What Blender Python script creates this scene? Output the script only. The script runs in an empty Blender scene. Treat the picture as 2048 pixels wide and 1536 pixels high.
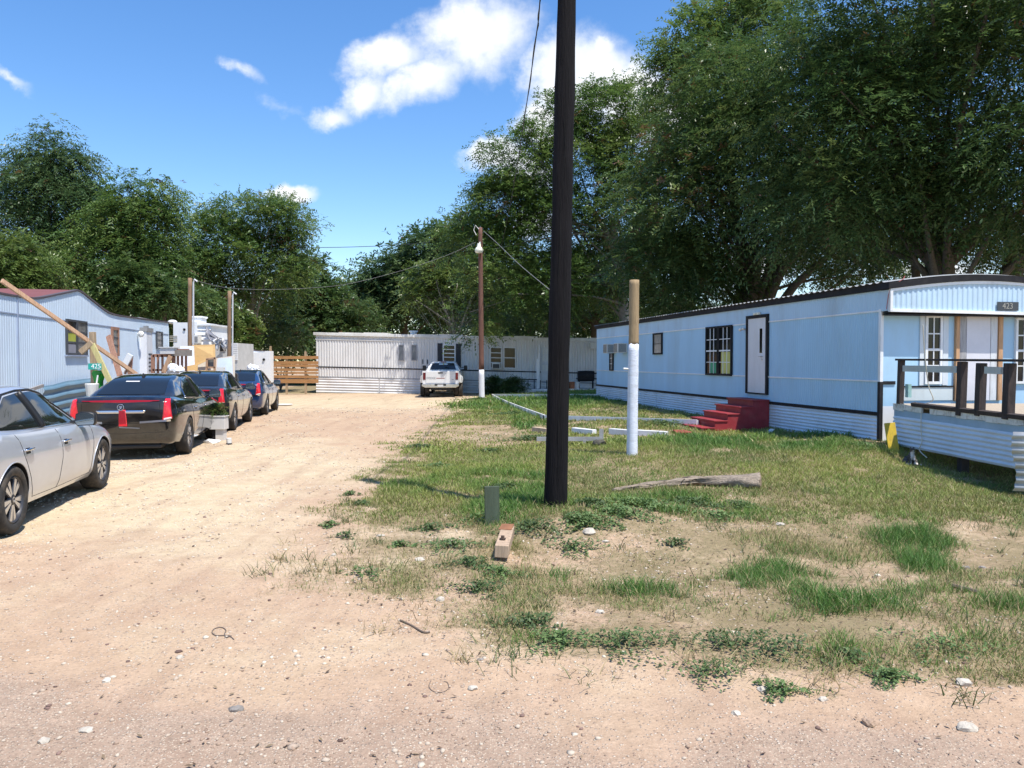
import bpy, bmesh, math, random
import numpy as np
from mathutils import Vector, Matrix, Quaternion
from mathutils.bvhtree import BVHTree

S = bpy.context.scene
COL = S.collection
random.seed(7)
RNG = np.random.default_rng(11)
rad = math.radians

# ------------------------------------------------------------------ camera
FPX = 1550.0                       # focal length in pixels of a 2048 px wide frame
PITCH = math.atan(46.0 / FPX)      # horizon lies 46 px above the centre
EYE = 1.73
cd = bpy.data.cameras.new("camera")
cam = bpy.data.objects.new("camera", cd)
COL.objects.link(cam)
cam.location = (0, 0, EYE)
cam.rotation_euler = (math.pi / 2 - PITCH, 0, 0)
cd.sensor_width = 36.0
cd.lens = 36.0 * FPX / 2048.0
cd.clip_start = 0.05
cd.clip_end = 3000
S.camera = cam

# ------------------------------------------------------------------ render / exposure
S.render.engine = 'CYCLES'
S.view_settings.view_transform = 'Standard'
S.view_settings.look = 'None'
S.view_settings.exposure = 0.6
S.view_settings.gamma = 1.0
S.cycles.use_denoising = True
S.cycles.max_bounces = 6
S.cycles.diffuse_bounces = 3
S.cycles.glossy_bounces = 3
S.cycles.transmission_bounces = 4
S.cycles.transparent_max_bounces = 8
S.cycles.sample_clamp_indirect = 6

# ------------------------------------------------------------------ sun and sky
SUN_EL = rad(66)
SUN_AZ = rad(134)                   # clockwise from +Y: right of and behind the camera
sun_dir = Vector((math.cos(SUN_EL) * math.sin(SUN_AZ), math.cos(SUN_EL) * math.cos(SUN_AZ), math.sin(SUN_EL)))
sl = bpy.data.lights.new("sun", 'SUN')
sl.energy = 4.4
sl.angle = rad(0.55)
sl.color = (1.0, 0.95, 0.87)
so = bpy.data.objects.new("sun", sl)
COL.objects.link(so)
so.rotation_euler = sun_dir.to_track_quat('Z', 'Y').to_euler()
so.location = (10, -10, 40)

def px_ray(px, py):
    u = (px - 1024.0) / FPX
    v = (768.0 - py) / FPX
    c, s = math.cos(PITCH), math.sin(PITCH)
    return Vector((u, c + v * s, -s + v * c))

def at(px, py, Y):
    d = px_ray(px, py)
    t = Y / d.y
    return Vector((d.x * t, Y, EYE + d.z * t))

world = bpy.data.worlds.new("World")
S.world = world
world.use_nodes = True
def build_world():
    nt = world.node_tree
    N, L = nt.nodes, nt.links
    N.clear()
    def nn(t, **k):
        n = N.new(t)
        for a, b in k.items():
            setattr(n, a, b)
        return n
    def math_(op, a, b=None, c=None, clamp=False):
        n = nn('ShaderNodeMath', operation=op, use_clamp=clamp)
        for i, v in enumerate((a, b, c)):
            if v is None:
                continue
            if isinstance(v, (int, float)):
                n.inputs[i].default_value = v
            else:
                L.new(v, n.inputs[i])
        return n.outputs[0]
    sky = nn('ShaderNodeTexSky', sky_type='NISHITA', sun_disc=False)
    sky.sun_elevation = SUN_EL
    sky.sun_rotation = SUN_AZ
    sky.air_density = 1.0
    sky.dust_density = 0.25
    sky.ozone_density = 1.8
    hs = nn('ShaderNodeHueSaturation')
    hs.inputs['Hue'].default_value = 0.505
    hs.inputs['Saturation'].default_value = 1.27
    hs.inputs['Value'].default_value = 0.98
    L.new(sky.outputs[0], hs.inputs['Color'])
    tc = nn('ShaderNodeTexCoord')
    sep = nn('ShaderNodeSeparateXYZ')
    L.new(tc.outputs['Generated'], sep.inputs[0])
    # the clouds lie on a far vertical sheet north of the place, by direction only
    yy = math_('MAXIMUM', sep.outputs[1], 0.02)
    cx = math_('DIVIDE', sep.outputs[0], yy)
    cz = math_('DIVIDE', sep.outputs[2], yy)
    comb = nn('ShaderNodeCombineXYZ')
    L.new(cx, comb.inputs[0]); L.new(cz, comb.inputs[1])
    n1 = nn('ShaderNodeTexNoise'); n1.inputs['Scale'].default_value = 9.0
    n1.inputs['Detail'].default_value = 9.0; n1.inputs['Roughness'].default_value = 0.62
    L.new(comb.outputs[0], n1.inputs['Vector'])
    n2 = nn('ShaderNodeTexNoise'); n2.inputs['Scale'].default_value = 26.0
    n2.inputs['Detail'].default_value = 6.0; n2.inputs['Roughness'].default_value = 0.6
    L.new(comb.outputs[0], n2.inputs['Vector'])
    wsub = nn('ShaderNodeVectorMath', operation='SUBTRACT'); wsub.inputs[1].default_value = (0.5, 0.5, 0.5)
    L.new(n1.outputs['Color'], wsub.inputs[0])
    wsc = nn('ShaderNodeVectorMath', operation='SCALE'); wsc.inputs['Scale'].default_value = 0.07
    L.new(wsub.outputs[0], wsc.inputs[0])
    wad = nn('ShaderNodeVectorMath', operation='ADD')
    L.new(comb.outputs[0], wad.inputs[0]); L.new(wsc.outputs[0], wad.inputs[1])
    def blob(px, py, rx, ry, rot, gain=1.0):
        d = px_ray(px, py)
        m = nn('ShaderNodeMapping', vector_type='TEXTURE')
        m.inputs['Location'].default_value = (d.x / d.y, d.z / d.y, 0)
        m.inputs['Rotation'].default_value = (0, 0, rad(rot))
        m.inputs['Scale'].default_value = (rx / FPX, ry / FPX, 1)
        L.new(wad.outputs[0], m.inputs['Vector'])
        ln = nn('ShaderNodeVectorMath', operation='LENGTH')
        L.new(m.outputs[0], ln.inputs[0])
        return math_('MULTIPLY', math_('SUBTRACT', 1.0, ln.outputs['Value']), gain)
    blobs = [blob(950, 70, 165, 105, 8), blob(780, 110, 105, 55, 10), blob(725, 185, 85, 48, 40), blob(660, 225, 62, 36, 5), blob(850, 150, 130, 55, 25),
             blob(1165, 150, 150, 110, -10, 1.5), blob(1265, 190, 120, 90, -25, 1.5), blob(1110, 250, 110, 70, 0, 1.3), blob(1350, 250, 110, 80, -20, 1.4), blob(1200, 95, 50, 30, 10, 1.2),
             blob(985, 318, 90, 44, 12, 1.4), blob(1050, 345, 90, 55, 0, 1.4), blob(590, 384, 66, 26, 4, 1.2), blob(485, 145, 62, 20, -28, 0.62), blob(8, 145, 78, 20, -32, 0.7),
             blob(575, 212, 60, 14, 0, 0.25), blob(1080, 440, 60, 40, 0), blob(1850, 545, 190, 42, 2), blob(1500, 540, 150, 50, 0), blob(2150, 450, 120, 60, 0)]
    f = blobs[0]
    for b in blobs[1:]:
        f = math_('MAXIMUM', f, b)
    # generic cumulus behind and beside the view, low to the horizon
    d = math_('ADD', f, math_('MULTIPLY', math_('SUBTRACT', n1.outputs['Fac'], 0.5), 1.15))
    d = math_('ADD', d, math_('MULTIPLY', math_('SUBTRACT', n2.outputs['Fac'], 0.5), 0.6))
    mr = nn('ShaderNodeMapRange', interpolation_type='SMOOTHSTEP')
    mr.inputs['From Min'].default_value = 0.0; mr.inputs['From Max'].default_value = 0.8
    L.new(d, mr.inputs['Value'])
    front = math_('GREATER_THAN', sep.outputs[1], 0.03)
    dens = math_('MULTIPLY', mr.outputs[0], front)
    # inner billow tone
    sh = nn('ShaderNodeMapRange'); sh.inputs['From Min'].default_value = 0.32; sh.inputs['From Max'].default_value = 0.68
    L.new(n1.outputs['Fac'], sh.inputs['Value'])
    cmix = nn('ShaderNodeMix', data_type='RGBA')
    cmix.inputs[6].default_value = (4.0, 4.35, 4.9, 1)
    cmix.inputs[7].default_value = (5.2, 5.25, 5.3, 1)
    L.new(sh.outputs[0], cmix.inputs[0])
    mix = nn('ShaderNodeMix', data_type='RGBA')
    L.new(dens, mix.inputs[0])
    L.new(hs.outputs[0], mix.inputs[6]); L.new(cmix.outputs[2], mix.inputs[7])
    bg = nn('ShaderNodeBackground'); bg.inputs['Strength'].default_value = 0.15
    out = nn('ShaderNodeOutputWorld')
    L.new(mix.outputs[2], bg.inputs['Color'])
    L.new(bg.outputs[0], out.inputs[0])
build_world()
# ------------------------------------------------------------------ terrain
def sst(a, b, x):
    t = np.clip((x - a) / (b - a), 0, 1)
    return t * t * (3 - 2 * t)

def _hash(ix, iy, seed):
    n = (ix.astype(np.int64) * 374761393 + iy.astype(np.int64) * 668265263 + seed * 1442695041) & 0x7fffffff
    n = ((n ^ (n >> 13)) * 1274126177) & 0x7fffffff
    return ((n ^ (n >> 16)) & 0xffff) / 65535.0

def vnoise(x, y, seed=0):
    x = np.asarray(x, float); y = np.asarray(y, float)
    ix, iy = np.floor(x), np.floor(y)
    fx, fy = x - ix, y - iy
    fx = fx * fx * (3 - 2 * fx); fy = fy * fy * (3 - 2 * fy)
    a = _hash(ix, iy, seed); b = _hash(ix + 1, iy, seed); c = _hash(ix, iy + 1, seed); d = _hash(ix + 1, iy + 1, seed)
    return (a * (1 - fx) + b * fx) * (1 - fy) + (c * (1 - fx) + d * fx) * fy

def fbm(x, y, seed=0, oct=4):
    v = 0; a = 0.5; s = 0
    for k in range(oct):
        v = v + a * vnoise(x * 2 ** k + 17.3 * k, y * 2 ** k - 9.1 * k, seed + k)
        s += a; a *= 0.5
    return v / s

def Hn(x, y):
    x = np.asarray(x, float); y = np.asarray(y, float)
    h = -0.2 * sst(20, 41, y)
    h = h + 0.22 * sst(-1.0, 4.0, x) * sst(8.5, 14.0, y) + 0.2 * sst(-1.0, 4.0, x) * sst(20, 41, y)* (1 - sst(33, 41, y))
    h = h + 0.13 * np.exp(-((x - 0.75) ** 2 + (y - 8.4) ** 2) / 0.9 ** 2)
    h = h - 0.09 * np.exp(-((y - 6.6 - 0.1 * x) / 0.8) ** 2) * sst(-0.6, 0.6, x)
    h = h + 0.06 * np.exp(-((x - 6.2) ** 2 + (y - 14.2) ** 2) / 1.2 ** 2)
    h = h - 0.17 * np.exp(-((x - 7.6) / 1.5) ** 4 - ((y - 11.4) / 2.2) ** 4)
    h = h - 0.15 * np.exp(-((x - 4.6) / 1.7) ** 2 - ((y - 16.9) / 1.9) ** 2)
    bump = (fbm(x * 0.9, y * 0.9, 5, 3) - 0.5) * 0.07 + (fbm(x * 5, y * 5, 9, 3) - 0.5) * 0.022
    near = np.where(y > -5, 1.0, 0.5)
    return h + bump * near

def H(x, y):
    return float(Hn(np.array([x]), np.array([y]))[0])

def gnd(px, py):
    d = px_ray(px, py)
    z = 0.0
    for _ in range(12):
        t = (z - EYE) / d.z
        z = H(d.x * t, d.y * t)
    return Vector((d.x * t, d.y * t, z))

# ------------------------------------------------------------------ materials
MATS = {}
def mat(name, rgb, rough=0.6, metal=0.0, var=0.12, vscale=3.0, bump=0.0, bscale=40.0, spec=0.5, coat=0.0,
        stain=None, stain_amt=0.0, stain_scale=2.0, stretch=(1, 1, 1), emit=None, estr=0.0):
    if name in MATS:
        return MATS[name]
    m = bpy.data.materials.new(name); m.use_nodes = True
    nt = m.node_tree; N, L = nt.nodes, nt.links
    b = N['Principled BSDF']
    b.inputs['Roughness'].default_value = rough
    b.inputs['Metallic'].default_value = metal
    b.inputs['Specular IOR Level'].default_value = spec
    if coat:
        b.inputs['Coat Weight'].default_value = coat
        b.inputs['Coat Roughness'].default_value = 0.04
    b.inputs['Base Color'].default_value = (*rgb, 1)
    tc = N.new('ShaderNodeTexCoord')
    mp = N.new('ShaderNodeMapping'); mp.inputs['Scale'].default_value = stretch
    L.new(tc.outputs['Object'], mp.inputs['Vector'])
    last = None
    if var:
        no = N.new('ShaderNodeTexNoise'); no.inputs['Scale'].default_value = vscale
        no.inputs['Detail'].default_value = 6; no.inputs['Roughness'].default_value = 0.65
        L.new(mp.outputs[0], no.inputs['Vector'])
        mx = N.new('ShaderNodeMix'); mx.data_type = 'RGBA'
        mr = N.new('ShaderNodeMapRange'); mr.inputs['From Min'].default_value = 0.28; mr.inputs['From Max'].default_value = 0.72
        L.new(no.outputs['Fac'], mr.inputs['Value']); L.new(mr.outputs[0], mx.inputs[0])
        mx.inputs[6].default_value = (*[max(0, c * (1 - var)) for c in rgb], 1)
        mx.inputs[7].default_value = (*[min(1, c * (1 + var)) for c in rgb], 1)
        last = mx.outputs[2]
    if stain:
        n2 = N.new('ShaderNodeTexNoise'); n2.inputs['Scale'].default_value = stain_scale
        n2.inputs['Detail'].default_value = 8; n2.inputs['Roughness'].default_value = 0.7
        L.new(mp.outputs[0], n2.inputs['Vector'])
        mr2 = N.new('ShaderNodeMapRange'); mr2.inputs['From Min'].default_value = 0.48; mr2.inputs['From Max'].default_value = 0.75
        mr2.inputs['To Max'].default_value = stain_amt
        L.new(n2.outputs['Fac'], mr2.inputs['Value'])
        mx2 = N.new('ShaderNodeMix'); mx2.data_type = 'RGBA'
        L.new(mr2.outputs[0], mx2.inputs[0])
        if last:
            L.new(last, mx2.inputs[6])
        else:
            mx2.inputs[6].default_value = (*rgb, 1)
        mx2.inputs[7].default_value = (*stain, 1)
        last = mx2.outputs[2]
    if last:
        L.new(last, b.inputs['Base Color'])
    if bump:
        n3 = N.new('ShaderNodeTexNoise'); n3.inputs['Scale'].default_value = bscale
        n3.inputs['Detail'].default_value = 5
        L.new(mp.outputs[0], n3.inputs['Vector'])
        bp = N.new('ShaderNodeBump'); bp.inputs['Strength'].default_value = bump; bp.inputs['Distance'].default_value = 0.02
        L.new(n3.outputs['Fac'], bp.inputs['Height']); L.new(bp.outputs[0], b.inputs['Normal'])
    if emit:
        b.inputs['Emission Color'].default_value = (*emit, 1); b.inputs['Emission Strength'].default_value = estr
    MATS[name] = m
    return m

def M_paint(name, rgb, rough=0.5, dirt=(0.25, 0.22, 0.18), amt=0.3, sc=1.6):
    return mat(name, rgb, rough, var=0.06, vscale=1.3, stain=dirt, stain_amt=amt, stain_scale=sc, stretch=(1, 1, 0.35), bump=0.05, bscale=60)

def M_wood(name, rgb, var=0.3, rough=0.75, stretch=(9, 9, 0.8)):
    return mat(name, rgb, rough, var=var, vscale=4, stretch=stretch, bump=0.25, bscale=14, stain=tuple(c * 0.45 for c in rgb), stain_amt=0.5, stain_scale=3)

# ------------------------------------------------------------------ mesh builder
class MB:
    def __init__(s):
        s.v = []; s.f = []; s.mi = []; s.cur = 0
    def add(s, verts, faces, T=None):
        o = len(s.v)
        for p in verts:
            p = Vector(p)
            s.v.append(T @ p if T is not None else p)
        for f in faces:
            s.f.append([i + o for i in f]); s.mi.append(s.cur)
        return s
    def box(s, lo, hi, T=None):
        x0, y0, z0 = lo; x1, y1, z1 = hi
        v = [(x0, y0, z0), (x1, y0, z0), (x1, y1, z0), (x0, y1, z0), (x0, y0, z1), (x1, y0, z1), (x1, y1, z1), (x0, y1, z1)]
        return s.add(v, [(0, 3, 2, 1), (4, 5, 6, 7), (0, 1, 5, 4), (1, 2, 6, 5), (2, 3, 7, 6), (3, 0, 4, 7)], T)
    def cbox(s, c, d, T=None):
        return s.box([c[i] - d[i] / 2 for i in range(3)], [c[i] + d[i] / 2 for i in range(3)], T)
    def beam(s, a, b, w, h, up=(0, 0, 1), roll=0.0):
        a = Vector(a); b = Vector(b); d = b - a; L = d.length; d.normalize()
        up = Vector(up)
        if abs(d.dot(up)) > 0.98:
            up = Vector((0, 1, 0))
        x = d.cross(up).normalized(); y = x.cross(d).normalized()
        if roll:
            q = Quaternion(d, roll); x = q @ x; y = q @ y
        T = Matrix(((x.x, d.x, y.x, a.x), (x.y, d.y, y.y, a.y), (x.z, d.z, y.z, a.z), (0, 0, 0, 1)))
        return s.box((-w / 2, 0, -h / 2), (w / 2, L, h / 2), T)
    def tube(s, pts, r, seg=8, cap=True):
        pts = [Vector(p) for p in pts]; n = len(pts)
        rs = r if hasattr(r, '__len__') else [r] * n
        t0 = (pts[1] - pts[0]).normalized()
        ref = Vector((0, 0, 1)) if abs(t0.z) < 0.9 else Vector((1, 0, 0))
        x = t0.cross(ref).normalized()
        V = []; Fc = []
        for i, p in enumerate(pts):
            t = (pts[min(i + 1, n - 1)] - pts[max(i - 1, 0)])
            t = t.normalized() if t.length > 1e-9 else t0
            x = (x - t * x.dot(t)).normalized(); y = t.cross(x)
            for k in range(seg):
                a = 2 * math.pi * k / seg
                V.append(p + (x * math.cos(a) + y * math.sin(a)) * rs[i])
        for i in range(n - 1):
            for k in range(seg):
                Fc.append((i * seg + k, i * seg + (k + 1) % seg, (i + 1) * seg + (k + 1) % seg, (i + 1) * seg + k))
        if cap:
            Fc.append(tuple(reversed(range(seg)))); Fc.append(tuple((n - 1) * seg + k for k in range(seg)))
        return s.add(V, Fc)
    def lathe(s, prof, seg=24, T=None, closed=False):
        V = []; Fc = []; n = len(prof)
        for r, h in prof:
            for k in range(seg):
                a = 2 * math.pi * k / seg
                V.append((r * math.cos(a), r * math.sin(a), h))
        m = n if closed else n - 1
        for i in range(m):
            j = (i + 1) % n
            for k in range(seg):
                Fc.append((i * seg + k, i * seg + (k + 1) % seg, j * seg + (k + 1) % seg, j * seg + k))
        if not closed:
            Fc.append(tuple(reversed(range(seg)))); Fc.append(tuple((n - 1) * seg + k for k in range(seg)))
        return s.add(V, Fc, T)
    def prism(s, poly, axis_lo, axis_hi, f):
        """extrude a 2-D polygon; f(u,v,w) -> point"""
        n = len(poly)
        V = [f(u, v, axis_lo) for u, v in poly] + [f(u, v, axis_hi) for u, v in poly]
        Fc = [tuple(reversed(range(n))), tuple(range(n, 2 * n))] + [(i, (i + 1) % n, n + (i + 1) % n, n + i) for i in range(n)]
        return s.add(V, Fc)
    def grid(s, rows):
        n, m = len(rows), len(rows[0])
        V = [p for r in rows for p in r]
        Fc = [(i * m + j, i * m + j + 1, (i + 1) * m + j + 1, (i + 1) * m + j) for i in range(n - 1) for j in range(m - 1)]
        return s.add(V, Fc)
    def ico(s, c, r, jit=0.2, sub=1, sq=(1, 1, 1), seed=0):
        bm = bmesh.new(); bmesh.ops.create_icosphere(bm, subdivisions=sub, radius=1)
        rr = random.Random(seed)
        V = []
        for v in bm.verts:
            k = r * (1 + rr.uniform(-jit, jit))
            V.append(Vector(c) + Vector((v.co.x * k * sq[0], v.co.y * k * sq[1], v.co.z * k * sq[2])))
        Fc = [tuple(v.index for v in f.verts) for f in bm.faces]
        bm.free()
        return s.add(V, Fc)
    def build(s, name, mats, parent=None, smooth=False, bevel=0.0, recalc=True, inv=True):
        me = bpy.data.meshes.new(name)
        me.from_pydata([tuple(p) for p in s.v], [], s.f)
        if not isinstance(mats, (list, tuple)):
            mats = [mats]
        for m in mats:
            me.materials.append(m)
        if len(mats) > 1:
            me.polygons.foreach_set('material_index', s.mi)
        if recalc:
            bm = bmesh.new(); bm.from_mesh(me); bmesh.ops.recalc_face_normals(bm, faces=bm.faces); bm.to_mesh(me); bm.free()
        if smooth:
            me.polygons.foreach_set('use_smooth', [True] * len(me.polygons))
            if smooth != 'all':
                try:
                    me.set_sharp_from_angle(angle=rad(38))
                except Exception:
                    pass
        me.update()
        o = bpy.data.objects.new(name, me); COL.objects.link(o)
        if parent is not None:
            o.parent = parent
            if inv and parent.name in EMAT:
                o.matrix_parent_inverse = EMAT[parent.name].inverted()
        if bevel:
            bv = o.modifiers.new('bevel', 'BEVEL'); bv.width = bevel; bv.segments = 2; bv.limit_method = 'ANGLE'; bv.angle_limit = rad(40)
        return o

EMAT = {}
def tag(o, label=None, cat=None, group=None, kind=None):
    if label: o['label'] = label
    if cat: o['category'] = cat
    if group: o['group'] = group
    if cat and not kind: o['kind'] = 'thing'
    if kind: o['kind'] = kind
    return o

def empty(name, loc, rz=0.0, label=None, cat=None, group=None, local=False):
    e = bpy.data.objects.new(name, None); COL.objects.link(e)
    e.location = loc; e.rotation_euler = (0, 0, rz); e.empty_display_size = 0.2
    if not local:
        EMAT[e.name] = Matrix.Translation(Vector(loc)) @ Matrix.Rotation(rz, 4, 'Z')
    return tag(e, label, cat, group)

def sub(o, par):
    """make o a sub-part of mesh part par (par carries world-space vertices when built with inv)"""
    o.parent = par
    return o

def kids(o):
    return [c for c in bpy.data.objects if c.parent == o]

def copy_tree(o, parent=None):
    c = o.copy(); COL.objects.link(c)
    if parent is not None:
        c.parent = parent
    for ch in kids(o):
        copy_tree(ch, c)
    return c

def text(name, body, size, M, m, parent, extrude=0.003, sx=1.0):
    cu = bpy.data.curves.new(name, 'FONT'); cu.body = body; cu.size = size; cu.extrude = extrude
    cu.align_x = 'CENTER'; cu.align_y = 'CENTER'
    cu.materials.append(m)
    tmp = bpy.data.objects.new(name + '_tmp', cu); COL.objects.link(tmp)
    dg = bpy.context.evaluated_depsgraph_get()
    me = bpy.data.meshes.new_from_object(tmp.evaluated_get(dg))
    bpy.data.objects.remove(tmp)
    me.transform(M @ Matrix.Diagonal((sx, 1, 1, 1)))
    if not me.materials:
        me.materials.append(m)
    o = bpy.data.objects.new(name, me); COL.objects.link(o)
    o.parent = parent
    if parent is not None and parent.name in EMAT:
        o.matrix_parent_inverse = EMAT[parent.name].inverted()
    return o

def frame_M(o, x, y, z):
    o, x, y, z = Vector(o), Vector(x), Vector(y), Vector(z)
    return Matrix(((x.x, y.x, z.x, o.x), (x.y, y.y, z.y, o.y), (x.z, y.z, z.z, o.z), (0, 0, 0, 1)))

def np_mesh(name, V, F, mats, parent=None, col=None, colname='col', inv=True):
    """V (n,3), F (m,k) numpy arrays"""
    me = bpy.data.meshes.new(name)
    n, (m, k) = len(V), F.shape
    me.vertices.add(n); me.vertices.foreach_set('co', np.ascontiguousarray(V, np.float32).ravel())
    me.loops.add(m * k); me.loops.foreach_set('vertex_index', np.ascontiguousarray(F, np.int32).ravel())
    me.polygons.add(m); me.polygons.foreach_set('loop_start', np.arange(m, dtype=np.int32) * k)
    try:
        me.polygons.foreach_set('loop_total', np.full(m, k, np.int32))
    except Exception:
        pass
    me.update(calc_edges=True)
    if not isinstance(mats, (list, tuple)):
        mats = [mats]
    for x in mats:
        me.materials.append(x)
    if col is not None:
        a = me.color_attributes.new(colname, 'FLOAT_COLOR', 'POINT')
        c4 = np.ones((n, 4), np.float32); c4[:, :col.shape[1]] = col
        a.data.foreach_set('color', c4.ravel())
    o = bpy.data.objects.new(name, me); COL.objects.link(o)
    if parent is not None:
        o.parent = parent
        if inv and parent.name in EMAT:
            o.matrix_parent_inverse = EMAT[parent.name].inverted()
    return o

def smooth_pts(P, n=6):
    P = [Vector(p) for p in P]; out = []
    for i in range(len(P) - 1):
        p0 = P[max(i - 1, 0)]; p1 = P[i]; p2 = P[i + 1]; p3 = P[min(i + 2, len(P) - 1)]
        for k in range(n):
            t = k / n
            out.append(.5 * ((2 * p1) + (p2 - p0) * t + (2 * p0 - 5 * p1 + 4 * p2 - p3) * t * t + (3 * p1 - p0 - 3 * p2 + p3) * t ** 3))
    out.append(P[-1]); return out
# ------------------------------------------------------------------ ground cover masks (world x,y -> amounts)
def to_px(x, y):
    yy = np.maximum(y, 0.6)
    return 1024 + FPX * x / yy, 722 + FPX * EYE / yy

EDGE_Y = [722, 770, 790, 800, 830, 880, 940, 1000, 1080, 1150, 1200, 1260, 1300, 1340, 1370, 1400, 1440]
EDGE_X = [1010, 1000, 945, 925, 880, 800, 740, 690, 640, 610, 620, 800, 980, 1300, 1600, 2048, 2600]
LUSH = [(1570, 1165, 190, 75, 1.0), (1840, 1090, 120, 52, 1.0), (1320, 1170, 75, 30, .9), (1620, 1205, 260, 40, .9), (1150, 1140, 45, 26, .9),
        (1020, 1000, 110, 60, .75), (1040, 1075, 60, 40, .6), (870, 975, 110, 30, .55), (1000, 960, 100, 30, .6), (1300, 1015, 130, 40, .6),
        (1700, 905, 200, 30, .6), (1500, 905, 300, 22, .75), (1100, 805, 230, 22, .9), (1000, 800, 80, 16, .8), (1060, 850, 50, 20, .8),
        (1950, 1265, 90, 40, .55), (1690, 1310, 80, 34, .5), (1350, 1250, 120, 25, .4), (1240, 800, 120, 20, .9), (1400, 1020, 120, 30, .5),
        (730, 1135, 60, 14, .45), (740, 1175, 40, 12, .4), (1900, 1220, 200, 30, .6), (1760, 1355, 60, 14, .5), (1560, 1385, 50, 12, .4),
        (600, 772, 40, 5, .6), (690, 776, 50, 5, .35), (1140, 1300, 70, 18, .5)]
BARE = [(1400, 1095, 90, 40, 1.0), (1300, 1045, 90, 18, .8), (1780, 1140, 90, 38, .9), (1990, 1080, 90, 45, .9), (1180, 1090, 70, 24, .6),
        (950, 870, 120, 20, .7), (1000, 885, 90, 16, .7), (1050, 1130, 30, 26, .4), (1750, 1040, 60, 14, .6), (1620, 1265, 160, 14, .55), (1480, 1060, 70, 16, .6),
        (1200, 1225, 120, 20, .5), (880, 1060, 90, 40, .45), (1320, 885, 140, 10, .6), (1250, 1310, 120, 20, .6), (2000, 1180, 100, 20, .5), (820, 850, 60, 12, .5)]

def masks(x, y):
    x = np.asarray(x, float); y = np.asarray(y, float)
    wx = x + (fbm(x * 1.3, y * 1.3, 31, 3) - .5) * 0.9
    wy = y + (fbm(x * 1.3, y * 1.3, 47, 3) - .5) * 0.9 * np.clip(y / 8, .35, 2)
    px, py = to_px(wx, wy)
    # driveway on the left, road along the bottom
    xb = np.interp(py, EDGE_Y, EDGE_X)
    sc = FPX / np.maximum(y, .6)
    d = (px - xb) / sc                       # metres inside the grass
    cover = sst(-0.7, 1.25, d + (fbm(x * 3.1, y * 3.1, 17, 3) - .5) * 1.3)
    cover = np.where(y < 3.0, 0, cover)
    n = fbm(x * 2.2, y * 2.2, 3, 4); n2 = fbm(x * 0.55, y * 0.55, 13, 3)
    base = 0.50 + 0.38 * sst(7.0, 10.0, y)
    g = cover * np.clip(base + (n - .5) * 1.7 + (n2 - .5) * 1.1, 0, 1)
    lush = np.zeros_like(g); bare = np.zeros_like(g)
    for (a, b, rx, ry, k) in LUSH:
        r = ((px - a) / rx) ** 2 + ((py - b) / ry) ** 2
        lush = np.maximum(lush, k * np.clip(1.35 - r, 0, 1))
    for (a, b, rx, ry, k) in BARE:
        r = ((px - a) / rx) ** 2 + ((py - b) / ry) ** 2
        bare = np.maximum(bare, k * np.clip(1.3 - r, 0, 1))
    lush = lush * np.clip(0.45 + (n - .40) * 3.2, 0.05, 1)
    g = np.clip(g - bare * 0.8, 0, 1)
    g = np.clip(np.maximum(g, lush), 0, 1)
    # right-hand yards stay green, far side of the drive is bare
    g = np.where((x > 7.3) & (y > 4) , np.maximum(g, 0.6), g)
    g = np.where((y > 46.2) , 1.0, g)
    left = (x < -8.3 - 0.18 * (y - 14)) & (y > 4)
    g = np.where(left, np.clip((n - .25) * 1.6, 0, .8), g)
    # pale limestone gravel against pink dirt
    ppx, ppy = px, py
    pale = np.clip(1.25 - np.abs(ppy - 990 - 0.06 * (ppx - 300)) / 140, 0, 1) * sst(760, 420, ppx) 
    pale = np.maximum(pale, np.clip(1.2 - np.abs(ppy - 800) / 22, 0, 1))
    pale = np.maximum(pale, .8 * np.clip(1.2 - ((ppx - 480) / 300) ** 2 - ((ppy - 930) / 70) ** 2, 0, 1))
    pale = np.maximum(pale, .5 * np.clip(1.2 - ((ppx - 800) / 160) ** 2 - ((ppy - 1090) / 90) ** 2, 0, 1))
    pale = np.clip(pale + (fbm(x * 1.7, y * 1.7, 71, 4) - .5) * 1.1, 0, 1)
    road = sst(4.15, 3.3, y + 0.10 * (x)  + (fbm(x * 1.5, y * 1.5, 91, 3) - .5) * 1.2)
    road = np.where(y < 3, 1, road)
    return g, lush, pale, road, cover

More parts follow.
